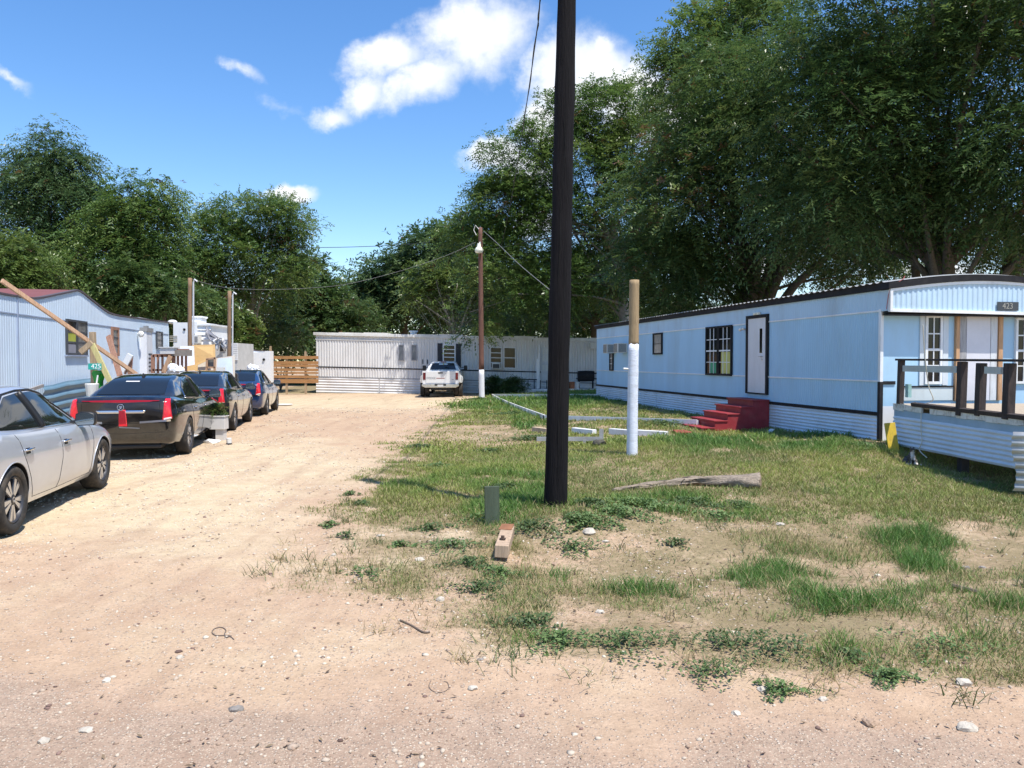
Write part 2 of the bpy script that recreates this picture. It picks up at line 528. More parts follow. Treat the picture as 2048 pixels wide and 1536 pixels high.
# ------------------------------------------------------------------ ground material
def ground_material():
    m = bpy.data.materials.new('dirt_and_thatch'); m.use_nodes = True
    nt = m.node_tree; N, L = nt.nodes, nt.links
    b = N['Principled BSDF']; b.inputs['Roughness'].default_value = 0.95; b.inputs['Specular IOR Level'].default_value = 0.15
    at_ = N.new('ShaderNodeVertexColor'); at_.layer_name = 'col'
    sep = N.new('ShaderNodeSeparateColor'); L.new(at_.outputs[0], sep.inputs[0])
    geo = N.new('ShaderNodeNewGeometry')
    def noise(sc, det=6, ro=.6):
        n = N.new('ShaderNodeTexNoise'); n.inputs['Scale'].default_value = sc; n.inputs['Detail'].default_value = det; n.inputs['Roughness'].default_value = ro
        L.new(geo.outputs['Position'], n.inputs['Vector']); return n.outputs['Fac']
    def rng(v, a, b_, lo=0, hi=1):
        r = N.new('ShaderNodeMapRange'); r.inputs['From Min'].default_value = a; r.inputs['From Max'].default_value = b_
        r.inputs['To Min'].default_value = lo; r.inputs['To Max'].default_value = hi; L.new(v, r.inputs['Value']); return r.outputs[0]
    def mixc(f, a, c):
        x = N.new('ShaderNodeMix'); x.data_type = 'RGBA'
        if isinstance(f, float): x.inputs[0].default_value = f
        else: L.new(f, x.inputs[0])
        for i, v in ((6, a), (7, c)):
            if isinstance(v, tuple): x.inputs[i].default_value = (*v, 1)
            else: L.new(v, x.inputs[i])
        return x.outputs[2]
    def mul(a, c):
        x = N.new('ShaderNodeMath'); x.operation = 'MULTIPLY'
        for i, v in ((0, a), (1, c)):
            if isinstance(v, (int, float)): x.inputs[i].default_value = v
            else: L.new(v, x.inputs[i])
        return x.outputs[0]
    big = rng(noise(0.7, 5), .3, .7); mid = rng(noise(5, 8, .7), .3, .7); fine = rng(noise(60, 4, .7), .3, .7)
    pink = mixc(mid, (0.41, 0.285, 0.185), (0.545, 0.395, 0.27))
    pink = mixc(mul(big, .55), pink, (0.45, 0.31, 0.205))
    palec = mixc(mid, (0.50, 0.39, 0.245), (0.63, 0.52, 0.355))
    c = mixc(sep.outputs[1], pink, palec)
    # road: coarser, greyer aggregate
    roadc = mixc(mid, (0.33, 0.225, 0.16), (0.48, 0.34, 0.245))
    c = mixc(mul(sep.outputs[2], .85), c, roadc)
    tm = N.new('ShaderNodeMapping'); tm.inputs['Scale'].default_value = (1.5, .16, 1); tm.inputs['Rotation'].default_value = (0, 0, rad(9))
    L.new(geo.outputs['Position'], tm.inputs['Vector'])
    tn = N.new('ShaderNodeTexNoise'); tn.inputs['Scale'].default_value = 1.6; tn.inputs['Detail'].default_value = 5; tn.inputs['Roughness'].default_value = .6
    L.new(tm.outputs[0], tn.inputs['Vector'])
    c = mixc(mul(rng(tn.outputs['Fac'], .50, .66), .42), c, (0.36, 0.235, 0.16))
    c = mixc(mul(rng(sep.outputs[2], .7, 1.0), .22), c, (0.25, 0.205, 0.165))
    # dark stains with a shape of their own
    c = mixc(mul(rng(noise(1.1, 7, .7), .56, .72), .45), c, (0.30, 0.19, 0.13))
    # pebbles
    vor = N.new('ShaderNodeTexVoronoi'); vor.inputs['Scale'].default_value = 55; L.new(geo.outputs['Position'], vor.inputs['Vector'])
    vs = N.new('ShaderNodeSeparateColor'); L.new(vor.outputs['Color'], vs.inputs[0])
    peb = mul(rng(vor.outputs['Distance'], .42, .25), rng(vs.outputs[0], .62, .66))
    pebc = mixc(vs.outputs[1], (0.30, 0.20, 0.15), (0.75, 0.66, 0.54))
    c = mixc(mul(peb, .75), c, pebc)
    vor2 = N.new('ShaderNodeTexVoronoi'); vor2.inputs['Scale'].default_value = 105; L.new(geo.outputs['Position'], vor2.inputs['Vector'])
    vs2 = N.new('ShaderNodeSeparateColor'); L.new(vor2.outputs['Color'], vs2.inputs[0])
    pebc2 = mixc(vs2.outputs[1], (0.20, 0.145, 0.105), (0.62, 0.51, 0.38))
    c = mixc(mul(mul(rng(vor2.outputs['Distance'], .5, .3), rng(vs2.outputs[0], .35, .4)), sep.outputs[2]), c, pebc2)
    # thatch under the grass
    th = mixc(mid, (0.185, 0.14, 0.08), (0.36, 0.265, 0.16))
    th = mixc(fine, th, (0.13, 0.13, 0.05))
    gv = N.new('ShaderNodeMath'); gv.operation = 'ADD'; L.new(sep.outputs[0], gv.inputs[0])
    L.new(rng(noise(14, 6, .75), .3, .7, -.35, .35), gv.inputs[1])
    c = mixc(mul(rng(gv.outputs[0], .25, .75), .8), c, th)
    fm = mixc(fine, (0.82, 0.82, 0.82), (1.12, 1.12, 1.12))
    mm = N.new('ShaderNodeMix'); mm.data_type = 'RGBA'; mm.blend_type = 'MULTIPLY'; mm.inputs[0].default_value = 1.0
    L.new(c, mm.inputs[6]); L.new(fm, mm.inputs[7])
    L.new(mm.outputs[2], b.inputs['Base Color'])
    # relief
    add = N.new('ShaderNodeMath'); add.operation = 'ADD'
    L.new(mul(peb, .6), add.inputs[0]); L.new(mul(noise(25, 8, .7), 1.0), add.inputs[1])
    bp = N.new('ShaderNodeBump'); bp.inputs['Strength'].default_value = .7; bp.inputs['Distance'].default_value = .022
    L.new(add.outputs[0], bp.inputs['Height']); L.new(bp.outputs[0], b.inputs['Normal'])
    return m
GROUND_M = ground_material()

def axis(dense_lo, dense_hi, step, lo, hi, grow):
    a = list(np.arange(dense_lo, dense_hi + 1e-6, step))
    s = step
    while a[-1] < hi:
        s *= grow; a.append(a[-1] + s)
    s = step; p = []
    q = dense_lo
    while q > lo:
        s *= grow; q -= s; p.append(q)
    return np.array(list(reversed(p)) + a)
def build_ground():
    xs = axis(-7, 9, 0.05, -400, 400, 1.07)
    ys = axis(2.6, 15, 0.05, -60, 900, 1.045)
    X, Y = np.meshgrid(xs, ys)
    Z = Hn(X, Y)
    g, lush, pale, road, cover = masks(X, Y)
    V = np.stack([X, Y, Z], -1).reshape(-1, 3)
    thatch = np.clip(np.maximum(g, cover * (.42 + 1.0 * (fbm(X * 1.9, Y * 1.9, 61, 4) - .3))), 0, 1)
    C = np.stack([thatch, pale, road], -1).reshape(-1, 3)
    ny, nx = X.shape
    idx = np.arange(nx * ny).reshape(ny, nx)
    F = np.stack([idx[:-1, :-1], idx[:-1, 1:], idx[1:, 1:], idx[1:, :-1]], -1).reshape(-1, 4)
    fx = V[F].mean(1)
    gc = cover.reshape(-1)[F].mean(1)
    isdrive = (gc < 0.5) & (fx[:, 1] < 45) & (fx[:, 0] > -8.3 - .18 * (fx[:, 1] - 14) - 40 * (fx[:, 1] < 4)) & (fx[:, 1] > 4.0 )
    isroad = fx[:, 1] <= 4.0
    isdrive &= ~isroad
    parts = [('ground', ~(isdrive | isroad)), ('dirt_driveway', isdrive), ('dirt_road', isroad & (gc < .5)), ]
    parts[0] = ('ground', ~(isdrive | (isroad & (gc < .5))))
    for nm, sel in parts:
        f = F[sel]
        u, inv = np.unique(f, return_inverse=True)
        o = np_mesh(nm, V[u], inv.reshape(-1, 4), GROUND_M, col=C[u])
        o.data.polygons.foreach_set('use_smooth', [True] * len(o.data.polygons))
        tag(o, kind='structure')
build_ground()

# ------------------------------------------------------------------ grass
def leafy_material(name, rough=.6, trans=.3):
    m = bpy.data.materials.new(name); m.use_nodes = True
    nt = m.node_tree; N, L = nt.nodes, nt.links
    b = N['Principled BSDF']; b.inputs['Roughness'].default_value = rough; b.inputs['Specular IOR Level'].default_value = .5
    vc = N.new('ShaderNodeVertexColor'); vc.layer_name = 'col'
    L.new(vc.outputs[0], b.inputs['Base Color'])
    tr = N.new('ShaderNodeBsdfTranslucent'); L.new(vc.outputs[0], tr.inputs['Color'])
    ms = N.new('ShaderNodeMixShader'); ms.inputs[0].default_value = trans
    L.new(b.outputs[0], ms.inputs[1]); L.new(tr.outputs[0], ms.inputs[2])
    L.new(ms.outputs[0], N['Material Output'].inputs['Surface'])
    return m
GRASS_M = leafy_material('grass_blade')

def lerp3(a, b, t):
    return np.asarray(a)[None, :] * (1 - t[:, None]) + np.asarray(b)[None, :] * t[:, None]

def scatter(n, x0, x1, y0, y1, power=1.0):
    u = RNG.random(n); v = RNG.random(n)
    # more samples close to the viewer
    y = y0 * (y1 / y0) ** (v ** power)
    x = x0 + (x1 - x0) * u
    return x, y

def build_grass():
    Vs, Fs, Cs = [], [], []
    off = 0
    def blades(x, y, h, w, lean, col, curl=0.5):
        nonlocal off
        n = len(x)
        z = Hn(x, y)
        a = RNG.random(n) * 2 * np.pi
        side = np.stack([np.cos(a), np.sin(a), np.zeros(n)], -1)
        b = RNG.random(n) * 2 * np.pi
        ld = np.stack([np.cos(b), np.sin(b), np.zeros(n)], -1) * (lean * h)[:, None]
        p = np.stack([x, y, z - .006], -1)
        up = np.zeros((n, 3)); up[:, 2] = 1
        hz = h * np.sqrt(np.maximum(.06, 1 - np.minimum(lean, .95) ** 2))
        m = p + up * (hz * .62)[:, None] + ld * .4
        t = p + up * hz[:, None] + ld
        V = np.stack([p - side * w[:, None] * .5, p + side * w[:, None] * .5, m + side * w[:, None] * .38, m - side * w[:, None] * .38, t], 1)
        base = off + np.arange(n)[:, None] * 5
        Fs.append(base + np.array([[0, 1, 2, 3]])); Fs.append(base + np.array([[3, 2, 4, 4]]))
        Vs.append(V.reshape(-1, 3))
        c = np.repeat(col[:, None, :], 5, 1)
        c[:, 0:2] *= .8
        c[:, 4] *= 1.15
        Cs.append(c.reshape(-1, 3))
        off += n * 5
    GREEN = (0.125, 0.235, 0.040); DEEP = (0.070, 0.165, 0.030); YEL = (0.31, 0.35, 0.075); DRY = (0.44, 0.35, 0.18); OLV = (0.20, 0.215, 0.065)
    def colour(x, y, lush, n):
        t = fbm(x * 1.1, y * 1.1, 55, 3)
        r = RNG.random(n)
        c = lerp3(OLV, GREEN, np.clip(lush * 1.1 + (t - .45) * 1.8 + .25, 0, 1))
        c = np.where((lush > .5)[:, None], lerp3(c.mean(0) * 0 + np.array(GREEN), DEEP, r), c)
        yel = sst(7.5, 10.5, y) * np.clip(1.1 - lush, 0, 1) * np.clip((fbm(x * .8, y * .8, 77, 3) - .3) * 2.5, 0, 1)
        c = c * (1 - yel[:, None] * .75) + np.array(YEL)[None] * yel[:, None] * .75
        dry = r < (0.24 - .22 * lush) * np.where(y > 8.5, .55, 1.9)
        c[dry] = np.array(DRY) * (0.65 + .6 * RNG.random(dry.sum()))[:, None]
        return c * (0.75 + .5 * RNG.random(n))[:, None]
    # fine blades close by
    for (n, x0, x1, y0, y1, hs, ws) in ((330000, -2.2, 8.0, 3.2, 8.2, 1.0, .0045), (260000, -2.5, 9.5, 8.2, 14.5, 1.0, .008), (190000, -3.0, 12.0, 14.5, 30, 1.25, .018), (50000, -6.0, 12, 30, 46, 1.6, .04), (26000, -14, -8, 6, 40, 1.3, .02)):
        x, y = scatter(n, x0, x1, y0, y1)
        if x1 < 0:
            x = x - .18 * (y - 14) - 0.0
        g, lush, pale, road, cover = masks(x, y)
        keep = RNG.random(n) < np.clip(g * 1.15 - .12, 0, 1) ** 1.3
        x, y, g, lush = x[keep], y[keep], g[keep], lush[keep]
        k = len(x)
        h = (0.028 + .05 * RNG.random(k) + lush * (.04 + .09 * RNG.random(k))) * (.6 + .6 * g) * hs
        lean = .35 + .75 * RNG.random(k)
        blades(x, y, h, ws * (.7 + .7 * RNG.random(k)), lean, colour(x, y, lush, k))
    # short dead blades over the bare ground of the verge
    n = 90000
    x, y = scatter(n, -2.0, 8.0, 3.3, 14.5)
    g, lush, pale, road, cover = masks(x, y)
    keep = RNG.random(n) < cover * np.clip(1.0 - g, 0, 1) * np.clip(.25 + 1.6 * (fbm(x * 2.5, y * 2.5, 88, 3) - .3), .05, 1)
    x, y = x[keep], y[keep]; k = len(x)
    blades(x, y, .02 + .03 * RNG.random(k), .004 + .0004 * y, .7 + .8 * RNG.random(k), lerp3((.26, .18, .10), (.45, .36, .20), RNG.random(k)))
    # coarse bunches at the road edge and in the bare ground
    n = 520
    x, y = scatter(n, -2.2, 7.5, 3.5, 13.5)
    g, lush, pale, road, cover = masks(x, y)
    keep = (cover > .12) & (RNG.random(n) < .75)
    cx, cy = x[keep], y[keep]
    ex = [gnd(px, py) for px, py in ((1340, 1240), (1185, 1358), (1025, 1330), (920, 1322), (1655, 1335), (1690, 1310), (1950, 1275), (1770, 1360), (1575, 1385), (1925, 1395), (710, 1092), (655, 1052), (840, 900), (800, 1092), (632, 1142), (870, 925), (660, 800))]
    cx = np.concatenate([cx, [e.x for e in ex]]); cy = np.concatenate([cy, [e.y for e in ex]])
    for bx, by in zip(cx, cy):
        k = int(RNG.integers(14, 46)); s = RNG.random() * .10 + .025
        ax = bx + RNG.normal(0, s, k); ay = by + RNG.normal(0, s, k)
        dry = RNG.random() < .35
        c = np.tile(np.array(DRY if dry else (0.10, 0.145, 0.045)), (k, 1)) * (.6 + .7 * RNG.random(k))[:, None]
        mixd = RNG.random(k) < .25
        c[mixd] = np.array(DRY) * .9
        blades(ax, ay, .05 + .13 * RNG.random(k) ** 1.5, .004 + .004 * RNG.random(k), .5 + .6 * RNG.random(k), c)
    V = np.concatenate(Vs); F = np.concatenate(Fs); C = np.concatenate(Cs)
    # the tip faces are triangles: split
    quad = F[F[:, 2] != F[:, 3]]; tri = F[F[:, 2] == F[:, 3]][:, :3]
    F3 = np.concatenate([quad[:, [0, 1, 2]], quad[:, [0, 2, 3]], tri])
    o = np_mesh('grass', V, F3, GRASS_M, col=C)
    tag(o, kind='stuff')
build_grass()

def build_weeds():
    """low broad-leaved creeping weeds"""
    Vs, Cs = [], []
    spots = [(1290, 1015, .55, 500), (1165, 1045, .3, 420), (1240, 1030, .35, 300), (1380, 1010, .4, 300), (1440, 1035, .25, 150), (1060, 1060, .3, 200), (970, 1040, .3, 180), (905, 1095, .3, 160),
             (1180, 1010, .25, 300), (1120, 1285, .2, 200), (1060, 1250, .2, 160), (960, 1180, .22, 140), (940, 1130, .2, 120), (800, 1092, .10, 70), (660, 1052, .1, 60), (1780, 1360, .12, 130), (1560, 1385, .12, 110),
             (1700, 1320, .15, 90), (860, 1060, .2, 90), (1480, 1015, .3, 160), (1350, 1090, .15, 60), (840, 895, .3, 90), (880, 935, .3, 90), (980, 905, .3, 110), (1060, 880, .5, 160),
             (1030, 830, .7, 260), (1080, 810, .9, 300), (1000, 800, .8, 260), (1170, 800, 1.2, 380), (1270, 805, 1.1, 340), (1330, 850, .8, 220), (960, 800, .6, 200), (1730, 895, .35, 200), (1760, 880, .2, 160), (1010, 980, .4, 260),
             (1450, 1290, .3, 150), (1550, 1300, .3, 120), (1420, 1350, .2, 90), (1880, 1300, .3, 120), (1250, 1290, .3, 200), (1000, 1150, .2, 120), (720, 1010, .15, 50), (700, 990, .12, 40), (690, 1075, .12, 40), (735, 1150, .2, 60), (545, 770, .9, 160), (590, 769, 1.2, 260), (622, 770, .9, 160), (680, 782, .5, 90), (760, 786, .4, 60), (1150, 1100, .25, 120)]
    for (px, py, r, n) in spots:
        c = gnd(px, py)
        sc = .005 + .0011 * c.y
        n = int(n * 3.2)
        a = RNG.random(n) * 6.283; d = r * RNG.random(n) ** .75 * .8 * (1 + .5 * np.sin(3 * a + px))
        x = c.x + d * np.cos(a) * 1.3; y = c.y + d * np.sin(a) * 1.1
        z = Hn(x, y) + .008 + RNG.random(n) * (.04 + .11 * min(r, .6)) * np.clip(1.2 - d / r, .1, 1)
        p = np.stack([x, y, z], -1)
        b = RNG.random(n) * 6.283
        t = np.stack([np.cos(b), np.sin(b), RNG.normal(0, .45, n)], -1); s = np.stack([-np.sin(b), np.cos(b), RNG.normal(0, .35, n)], -1)
        L = sc * (.8 + 1.2 * RNG.random(n))[:, None]
        V = np.stack([p - t * L * .6, p + s * L * .5, p + t * L, p - s * L * .5], 1)
        col = lerp3((0.055, 0.11, 0.032), (0.15, 0.22, 0.07), RNG.random(n)) * (1 + .25 * math.sin(px))
        Vs.append(V.reshape(-1, 3)); Cs.append(np.repeat(col, 4, 0))
    V = np.concatenate(Vs); C = np.concatenate(Cs)
    F = np.arange(len(V)).reshape(-1, 4)
    tag(np_mesh('creeping_weeds', V, F, GRASS_M, col=C), kind='stuff')
build_weeds()

# ------------------------------------------------------------------ gravel and stones
def stone_material(name):
    m = bpy.data.materials.new(name); m.use_nodes = True
    N, L = m.node_tree.nodes, m.node_tree.links
    b = N['Principled BSDF']; b.inputs['Roughness'].default_value = .9; b.inputs['Specular IOR Level'].default_value = .2
    vc = N.new('ShaderNodeVertexColor'); vc.layer_name = 'col'; L.new(vc.outputs[0], b.inputs['Base Color'])
    return m
def build_gravel():
    bm = bmesh.new(); bmesh.ops.create_icosphere(bm, subdivisions=1, radius=1)
    bv = np.array([v.co[:] for v in bm.verts]); bf = np.array([[v.index for v in f.verts] for f in bm.faces]); bm.free()
    n = 60000
    x, y = scatter(n, -9, 7, 2.9, 30, 1.0)
    g, lush, pale, road, cover = masks(x, y)
    cl = fbm(x * 1.6, y * 1.6, 21, 4)
    k = (RNG.random(n) < np.clip(.10 + pale * .45 + road * .40 + (cl - .5) * 2.2, .03, 1)) & (g < .6) & (x > -8.2 - .18 * (y - 14))
    x, y, pale, road = x[k], y[k], pale[k], road[k]; n = len(x)
    r = .003 + .009 * RNG.random(n) ** 4 + .0006 * y
    r *= np.where(RNG.random(n) < .02, 1.7, 1)
    z = Hn(x, y) + r * .15
    jit = 1 + RNG.uniform(-.3, .3, (n, len(bv), 1))
    sq = np.stack([RNG.uniform(.7, 1.5, n), RNG.uniform(.7, 1.5, n), RNG.uniform(.4, .8, n)], -1)
    V = bv[None] * jit * (r[:, None] * sq)[:, None, :] + np.stack([x, y, z], -1)[:, None, :]
    t = RNG.random(n)
    col = lerp3((0.33, 0.235, 0.17), (0.62, 0.55, 0.44), np.clip(t * .9 + pale * .25 - road * .25, 0, 1))
    dk = RNG.random(n) < .06
    col[dk] = np.array((0.17, 0.11, 0.09)) * (.7 + .8 * RNG.random(dk.sum()))[:, None]
    F = (bf[None] + (np.arange(n) * len(bv))[:, None, None]).reshape(-1, 3)
    tag(np_mesh('gravel', V.reshape(-1, 3), F, stone_material('gravel_stone'), col=np.repeat(col, len(bv), 0)), kind='stuff')
build_gravel()

def build_litter():
    n = 16000
    x, y = scatter(n, -3, 8, 3.0, 15)
    g, lush, pale, road, cover = masks(x, y)
    k = RNG.random(n) < np.clip(cover * .55 + .05 + (fbm(x * 2, y * 2, 33, 3) - .5) * .8, .02, 1)
    x, y = x[k], y[k]; n = len(x)
    L = (.006 + .014 * RNG.random(n)) * (1 + .04 * y); a = RNG.random(n) * 6.283
    z = Hn(x, y) + .006 + .008 * RNG.random(n)
    p = np.stack([x, y, z], -1)
    t = np.stack([np.cos(a), np.sin(a), RNG.normal(0, .25, n)], -1); s = np.stack([-np.sin(a), np.cos(a), RNG.normal(0, .25, n)], -1)
    V = np.stack([p - t * L[:, None], p + s * L[:, None] * .35, p + t * L[:, None], p - s * L[:, None] * .35], 1)
    c = lerp3((.09, .055, .035), (.40, .30, .18), RNG.random(n) ** 1.5)
    tag(np_mesh('leaf_litter', V.reshape(-1, 3), np.arange(4 * n).reshape(-1, 4), GRASS_M, col=np.repeat(c, 4, 0)), kind='stuff')
build_litter()
# ------------------------------------------------------------------ shared building helpers
BLACK_TRIM = mat('black_trim_paint', (0.016, 0.015, 0.017), .7, spec=.25, var=.3, stain=(.07, .06, .055), stain_amt=.3, stain_scale=6)
WHITE_TRIM = M_paint('white_trim_paint', (0.78, 0.79, 0.80), .45, (.35, .31, .26), .45, 3)
GLASS_DARK = mat('window_glass', (0.012, 0.013, 0.015), .06, var=.4, vscale=2.5, spec=.28)
GLASS_DULL = mat('dusty_glass', (0.16, 0.16, 0.15), .12, var=.35, vscale=3, spec=.7)
DARK_IN = mat('dark_interior', (0.012, 0.012, 0.012), .9, var=0)
ALU = mat('aluminium', (0.6, 0.6, 0.6), .35, .9, var=.1)
PLASTIC_W = mat('white_plastic', (0.72, 0.71, 0.67), .5, var=.06, stain=(.4, .36, .28), stain_amt=.3)

class Frame:
    """local frame: s along a wall, t outward from it, z up"""
    def __init__(self, o, sdir, tdir):
        self.o = Vector((o[0], o[1], 0)); self.s = Vector((*sdir, 0)).normalized(); self.t = Vector((*tdir, 0)).normalized()
    def p(self, s, t, z):
        return self.o + self.s * s + self.t * t + Vector((0, 0, z))
    def T(self):
        return frame_M(self.o, self.s, self.t, (0, 0, 1))
    def s_at(self, px):
        u = (px - 1024) / FPX
        return (self.o.x - u * self.o.y) / (u * self.s.y - self.s.x)
    def z_at(self, px, py):
        q = self.p(self.s_at(px), 0, 0)
        return at(px, py, q.y).z

def corrugated(mb, fr, s0, s1, z0, z1, pitch, depth, t0=0.0, horizontal=False, prof='trap', top=None, nz=2, bottom=None, wob=0.0):
    """corrugated sheet in the plane of frame fr"""
    if not horizontal:
        n = max(1, int(round((s1 - s0) / pitch))); pitch = (s1 - s0) / n
        us = []
        for k in range(n):
            a = s0 + k * pitch
            if prof == 'trap':
                us += [(a, 0), (a + pitch * .18, depth), (a + pitch * .5, depth), (a + pitch * .68, 0)]
            elif prof == 'rib':
                us += [(a, 0), (a + pitch * .80, 0), (a + pitch * .85, depth), (a + pitch * .95, depth)]
            else:
                us += [(a + pitch * q / 6, depth * .5 * (1 - math.cos(2 * math.pi * q / 6))) for q in range(6)]
        us.append((s1, 0))
        rows = []
        for j in range(nz):
            f = j / (nz - 1)
            r = []
            for s, d in us:
                zt = top(s) if top else z1
                zb = bottom(s) if bottom else z0
                r.append(fr.p(s, t0 + d, zb + (zt - zb) * f))
            rows.append(r)
        mb.grid(rows)
    else:
        n = max(1, int(round((z1 - z0) / pitch))); pitch = (z1 - z0) / n
        zs = [(z0 + k * pitch + pitch * q / 6, depth * .5 * (1 - math.cos(2 * math.pi * q / 6))) for k in range(n) for q in range(6)] + [(z1, 0)]
        ns = max(2, int((s1 - s0) / .6) + 1)
        rows = []
        for z, d in zs:
            r = []
            for k in range(ns):
                s = s0 + (s1 - s0) * k / (ns - 1)
                f = (z - z0) / (z1 - z0)
                zb = bottom(s) if bottom else z0
                zt = top(s) if top else z1
                r.append(fr.p(s, t0 + d + wob * math.sin(3.1 * s + 4 * f), zb + (zt - zb) * f))
            rows.append(r)
        mb.grid(rows)

def fbox(mb, fr, s0, s1, t0, t1, z0, z1):
    mb.box((s0, t0, z0), (s1, t1, z1), fr.T())

def window(fr, par, s0, s1, z0, z1, frame_m, glass=GLASS_DARK, fw=.045, cols=1, rows=1, mun=WHITE_TRIM, t=0.03, proud=.03, name='window', label=None, split=False, munw=.018):
    """frame as part, pane and muntins as sub-parts"""
    mb = MB()
    fbox(mb, fr, s0, s0 + fw, t - .02, t + proud, z0, z1); fbox(mb, fr, s1 - fw, s1, t - .02, t + proud, z0, z1)
    fbox(mb, fr, s0 + fw, s1 - fw, t - .02, t + proud - .002, z0, z0 + fw); fbox(mb, fr, s0 + fw, s1 - fw, t - .02, t + proud - .002, z1 - fw, z1)
    if cols > 1 or rows > 1:
        mb.cur = 1
        for c in range(1, cols):
            s = s0 + fw + (s1 - s0 - 2 * fw) * c / cols
            fbox(mb, fr, s - munw / 2, s + munw / 2, t + .003, t + .018, z0 + fw - .002, z1 - fw + .002)
        for r in range(1, rows):
            z = z0 + fw + (z1 - z0 - 2 * fw) * r / rows
            wv = munw * (2.0 if split and r == rows // 2 else 1)
            fbox(mb, fr, s0 + fw - .002, s1 - fw + .002, t + .0025, t + (.024 if split and r == rows // 2 else .0165), z - wv / 2, z + wv / 2)
    w = mb.build(name, [frame_m, mun], par)
    if label: w['label'] = label
    g = MB(); fbox(g, fr, s0 + fw, s1 - fw, t - .018, t + .004, z0 + fw, z1 - fw)
    g.build('pane', glass, w)
    return w

# ================================================================== blue mobile home on the right
BLUE = M_paint('sky_blue_siding', (0.39, 0.60, 0.77), .55, (.33, .43, .50), .5, 1.0)
BLUE_TOP = M_paint('pale_blue_siding', (0.47, 0.63, 0.76), .55, (.34, .38, .40), .55, 1.5)
SKIRT_M = M_paint('white_corrugated_skirting', (0.64, 0.72, 0.80), .4, (.40, .40, .38), .35, 1.4)
fr = Frame((6.75, 14.2), (-0.188, 0.982), (-0.982, -0.188))
BL, BW = 17.6, 4.05
def build_blue_home():
    R = empty('mobile_home', fr.p(BL / 2, -BW / 2, 0.2), 0, 'long light blue mobile home with red wooden steps at its white door', 'mobile home')
    # core
    mb = MB(); fbox(mb, fr, 0.02, BL - .02, -BW + .02, -.02, .30, 2.98)
    mb.build('wall_core', BLUE, R)
    Z0, Z1, Z2, ZE = .77, 1.36, 2.65, 3.05
    mb = MB(); corrugated(mb, fr, 0, BL, Z0, Z1, .075, .007); corrugated(mb, fr, 0, BL, Z1, Z2, .075, .007)
    mb.build('siding', BLUE, R)
    mb = MB(); corrugated(mb, fr, 0, BL, Z2, ZE, .075, .007, t0=.004)
    mb.build('upper_siding', BLUE_TOP, R)
    mb = MB(); fbox(mb, fr, 0, BL, .0, .022, Z2 - .02, Z2 + .012); fbox(mb, fr, 0, BL, .0, .022, Z1 - .014, Z1 + .014)
    mb.build('trim_strip', WHITE_TRIM, R)
    # black eave line and ribbed metal roof
    mb = MB(); fbox(mb, fr, -.25, BL + .1, -.02, .05, ZE - .03, ZE + .10)
    mb.build('eave_board', BLACK_TRIM, R)
    roofm = mat('galvanised_roof', (0.62, 0.64, 0.66), .35, .6, var=.15, stain=(.3, .22, .16), stain_amt=.3)
    end = Frame(fr.p(0, 0, 0).xy, (fr.t * -1).xy, (fr.s * -1).xy)           # end wall frame: s across, t towards the viewer
    prof = []
    for k in range(25):
        c = -BW - .06 + (BW + .16) * k / 24
        prof.append((c, ZE + .105 + .18 * math.sin(math.pi * k / 24)))
    n = int((BL + .34) / .05)
    rows = []
    for i in range(n + 1):
        s = -.24 + (BL + .34) * i / n
        dz = .012 * (1 if (i // 2) % 2 else -1)
        rows.append([fr.p(s, c, z + dz) for c, z in prof])
    mb = MB(); mb.grid(rows); mb.build('roof', roofm, R)
    # skirting: horizontal corrugated sheets in three lengths
    mb = MB()
    for a, b_ in ((.03, 4.1), (5.2, 11.0), (11.02, BL)):
        corrugated(mb, fr, a, b_, -.02, Z0 - .04, .068, .022, t0=.0 + .004 * (a > 5), horizontal=True, wob=.006)
    mb.build('skirting', SKIRT_M, R)
    mb = MB(); fbox(mb, fr, -.02, BL, .0, .028, Z0 - .045, Z0 + .02); fbox(mb, fr, -.035, .035, -.035, .032, .15, Z1 - .01)
    mb.build('base_trim', BLACK_TRIM, R)
    mb = MB(); fbox(mb, fr, -.032, .032, -.032, .03, Z1 - .01, Z2 + .03); mb.build('corner_trim', WHITE_TRIM, R)
    # ---- long wall windows
    S = fr.s_at; Zp = fr.z_at
    def span(x0, x1):
        a, b_ = S(x0), S(x1); return min(a, b_), max(a, b_)
    a, b_ = span(1221, 1228); window(fr, R, a, b_, 1.36, 2.1, BLACK_TRIM, GLASS_DULL, fw=.05, rows=3, label='narrow slit window under an air conditioner')
    a, b_ = span(1308, 1326); window(fr, R, a, b_, Zp(1317, 709), Zp(1317, 666), BLACK_TRIM, GLASS_DULL, fw=.05, rows=2, mun=BLACK_TRIM, label='small black framed window')
    curtain = mat('yellow_curtain', (0.55, 0.52, 0.16), .9, var=.25, vscale=9, stretch=(3, 3, .3))
    a, b_ = span(1414, 1466); m_ = (a + b_) / 2
    z0, z1 = Zp(1440, 751), Zp(1440, 652)
    for k, (u, v) in enumerate(((m_ + .01, b_), (a, m_ - .01))):
        w = window(fr, R, u, v, z0, z1, BLACK_TRIM, GLASS_DARK, fw=.05, cols=3, rows=4, split=True)
        if k == 1:
            mb = MB(); fbox(mb, fr, u + .08, v - .16, .0345, .037, z0 + .06, z0 + .62); mb.build('curtain', curtain, w)
        else:
            mb = MB(); fbox(mb, fr, u + .12, v - .25, .0345, .037, z0 + .06, z0 + .36); mb.build('curtain', mat('green_cloth', (.07, .3, .16), .8), w)
    # window air conditioners, poking out of the wall
    acm = M_paint('beige_metal_casing', (.62, .61, .56), .5, (.3, .28, .24), .4, 4)
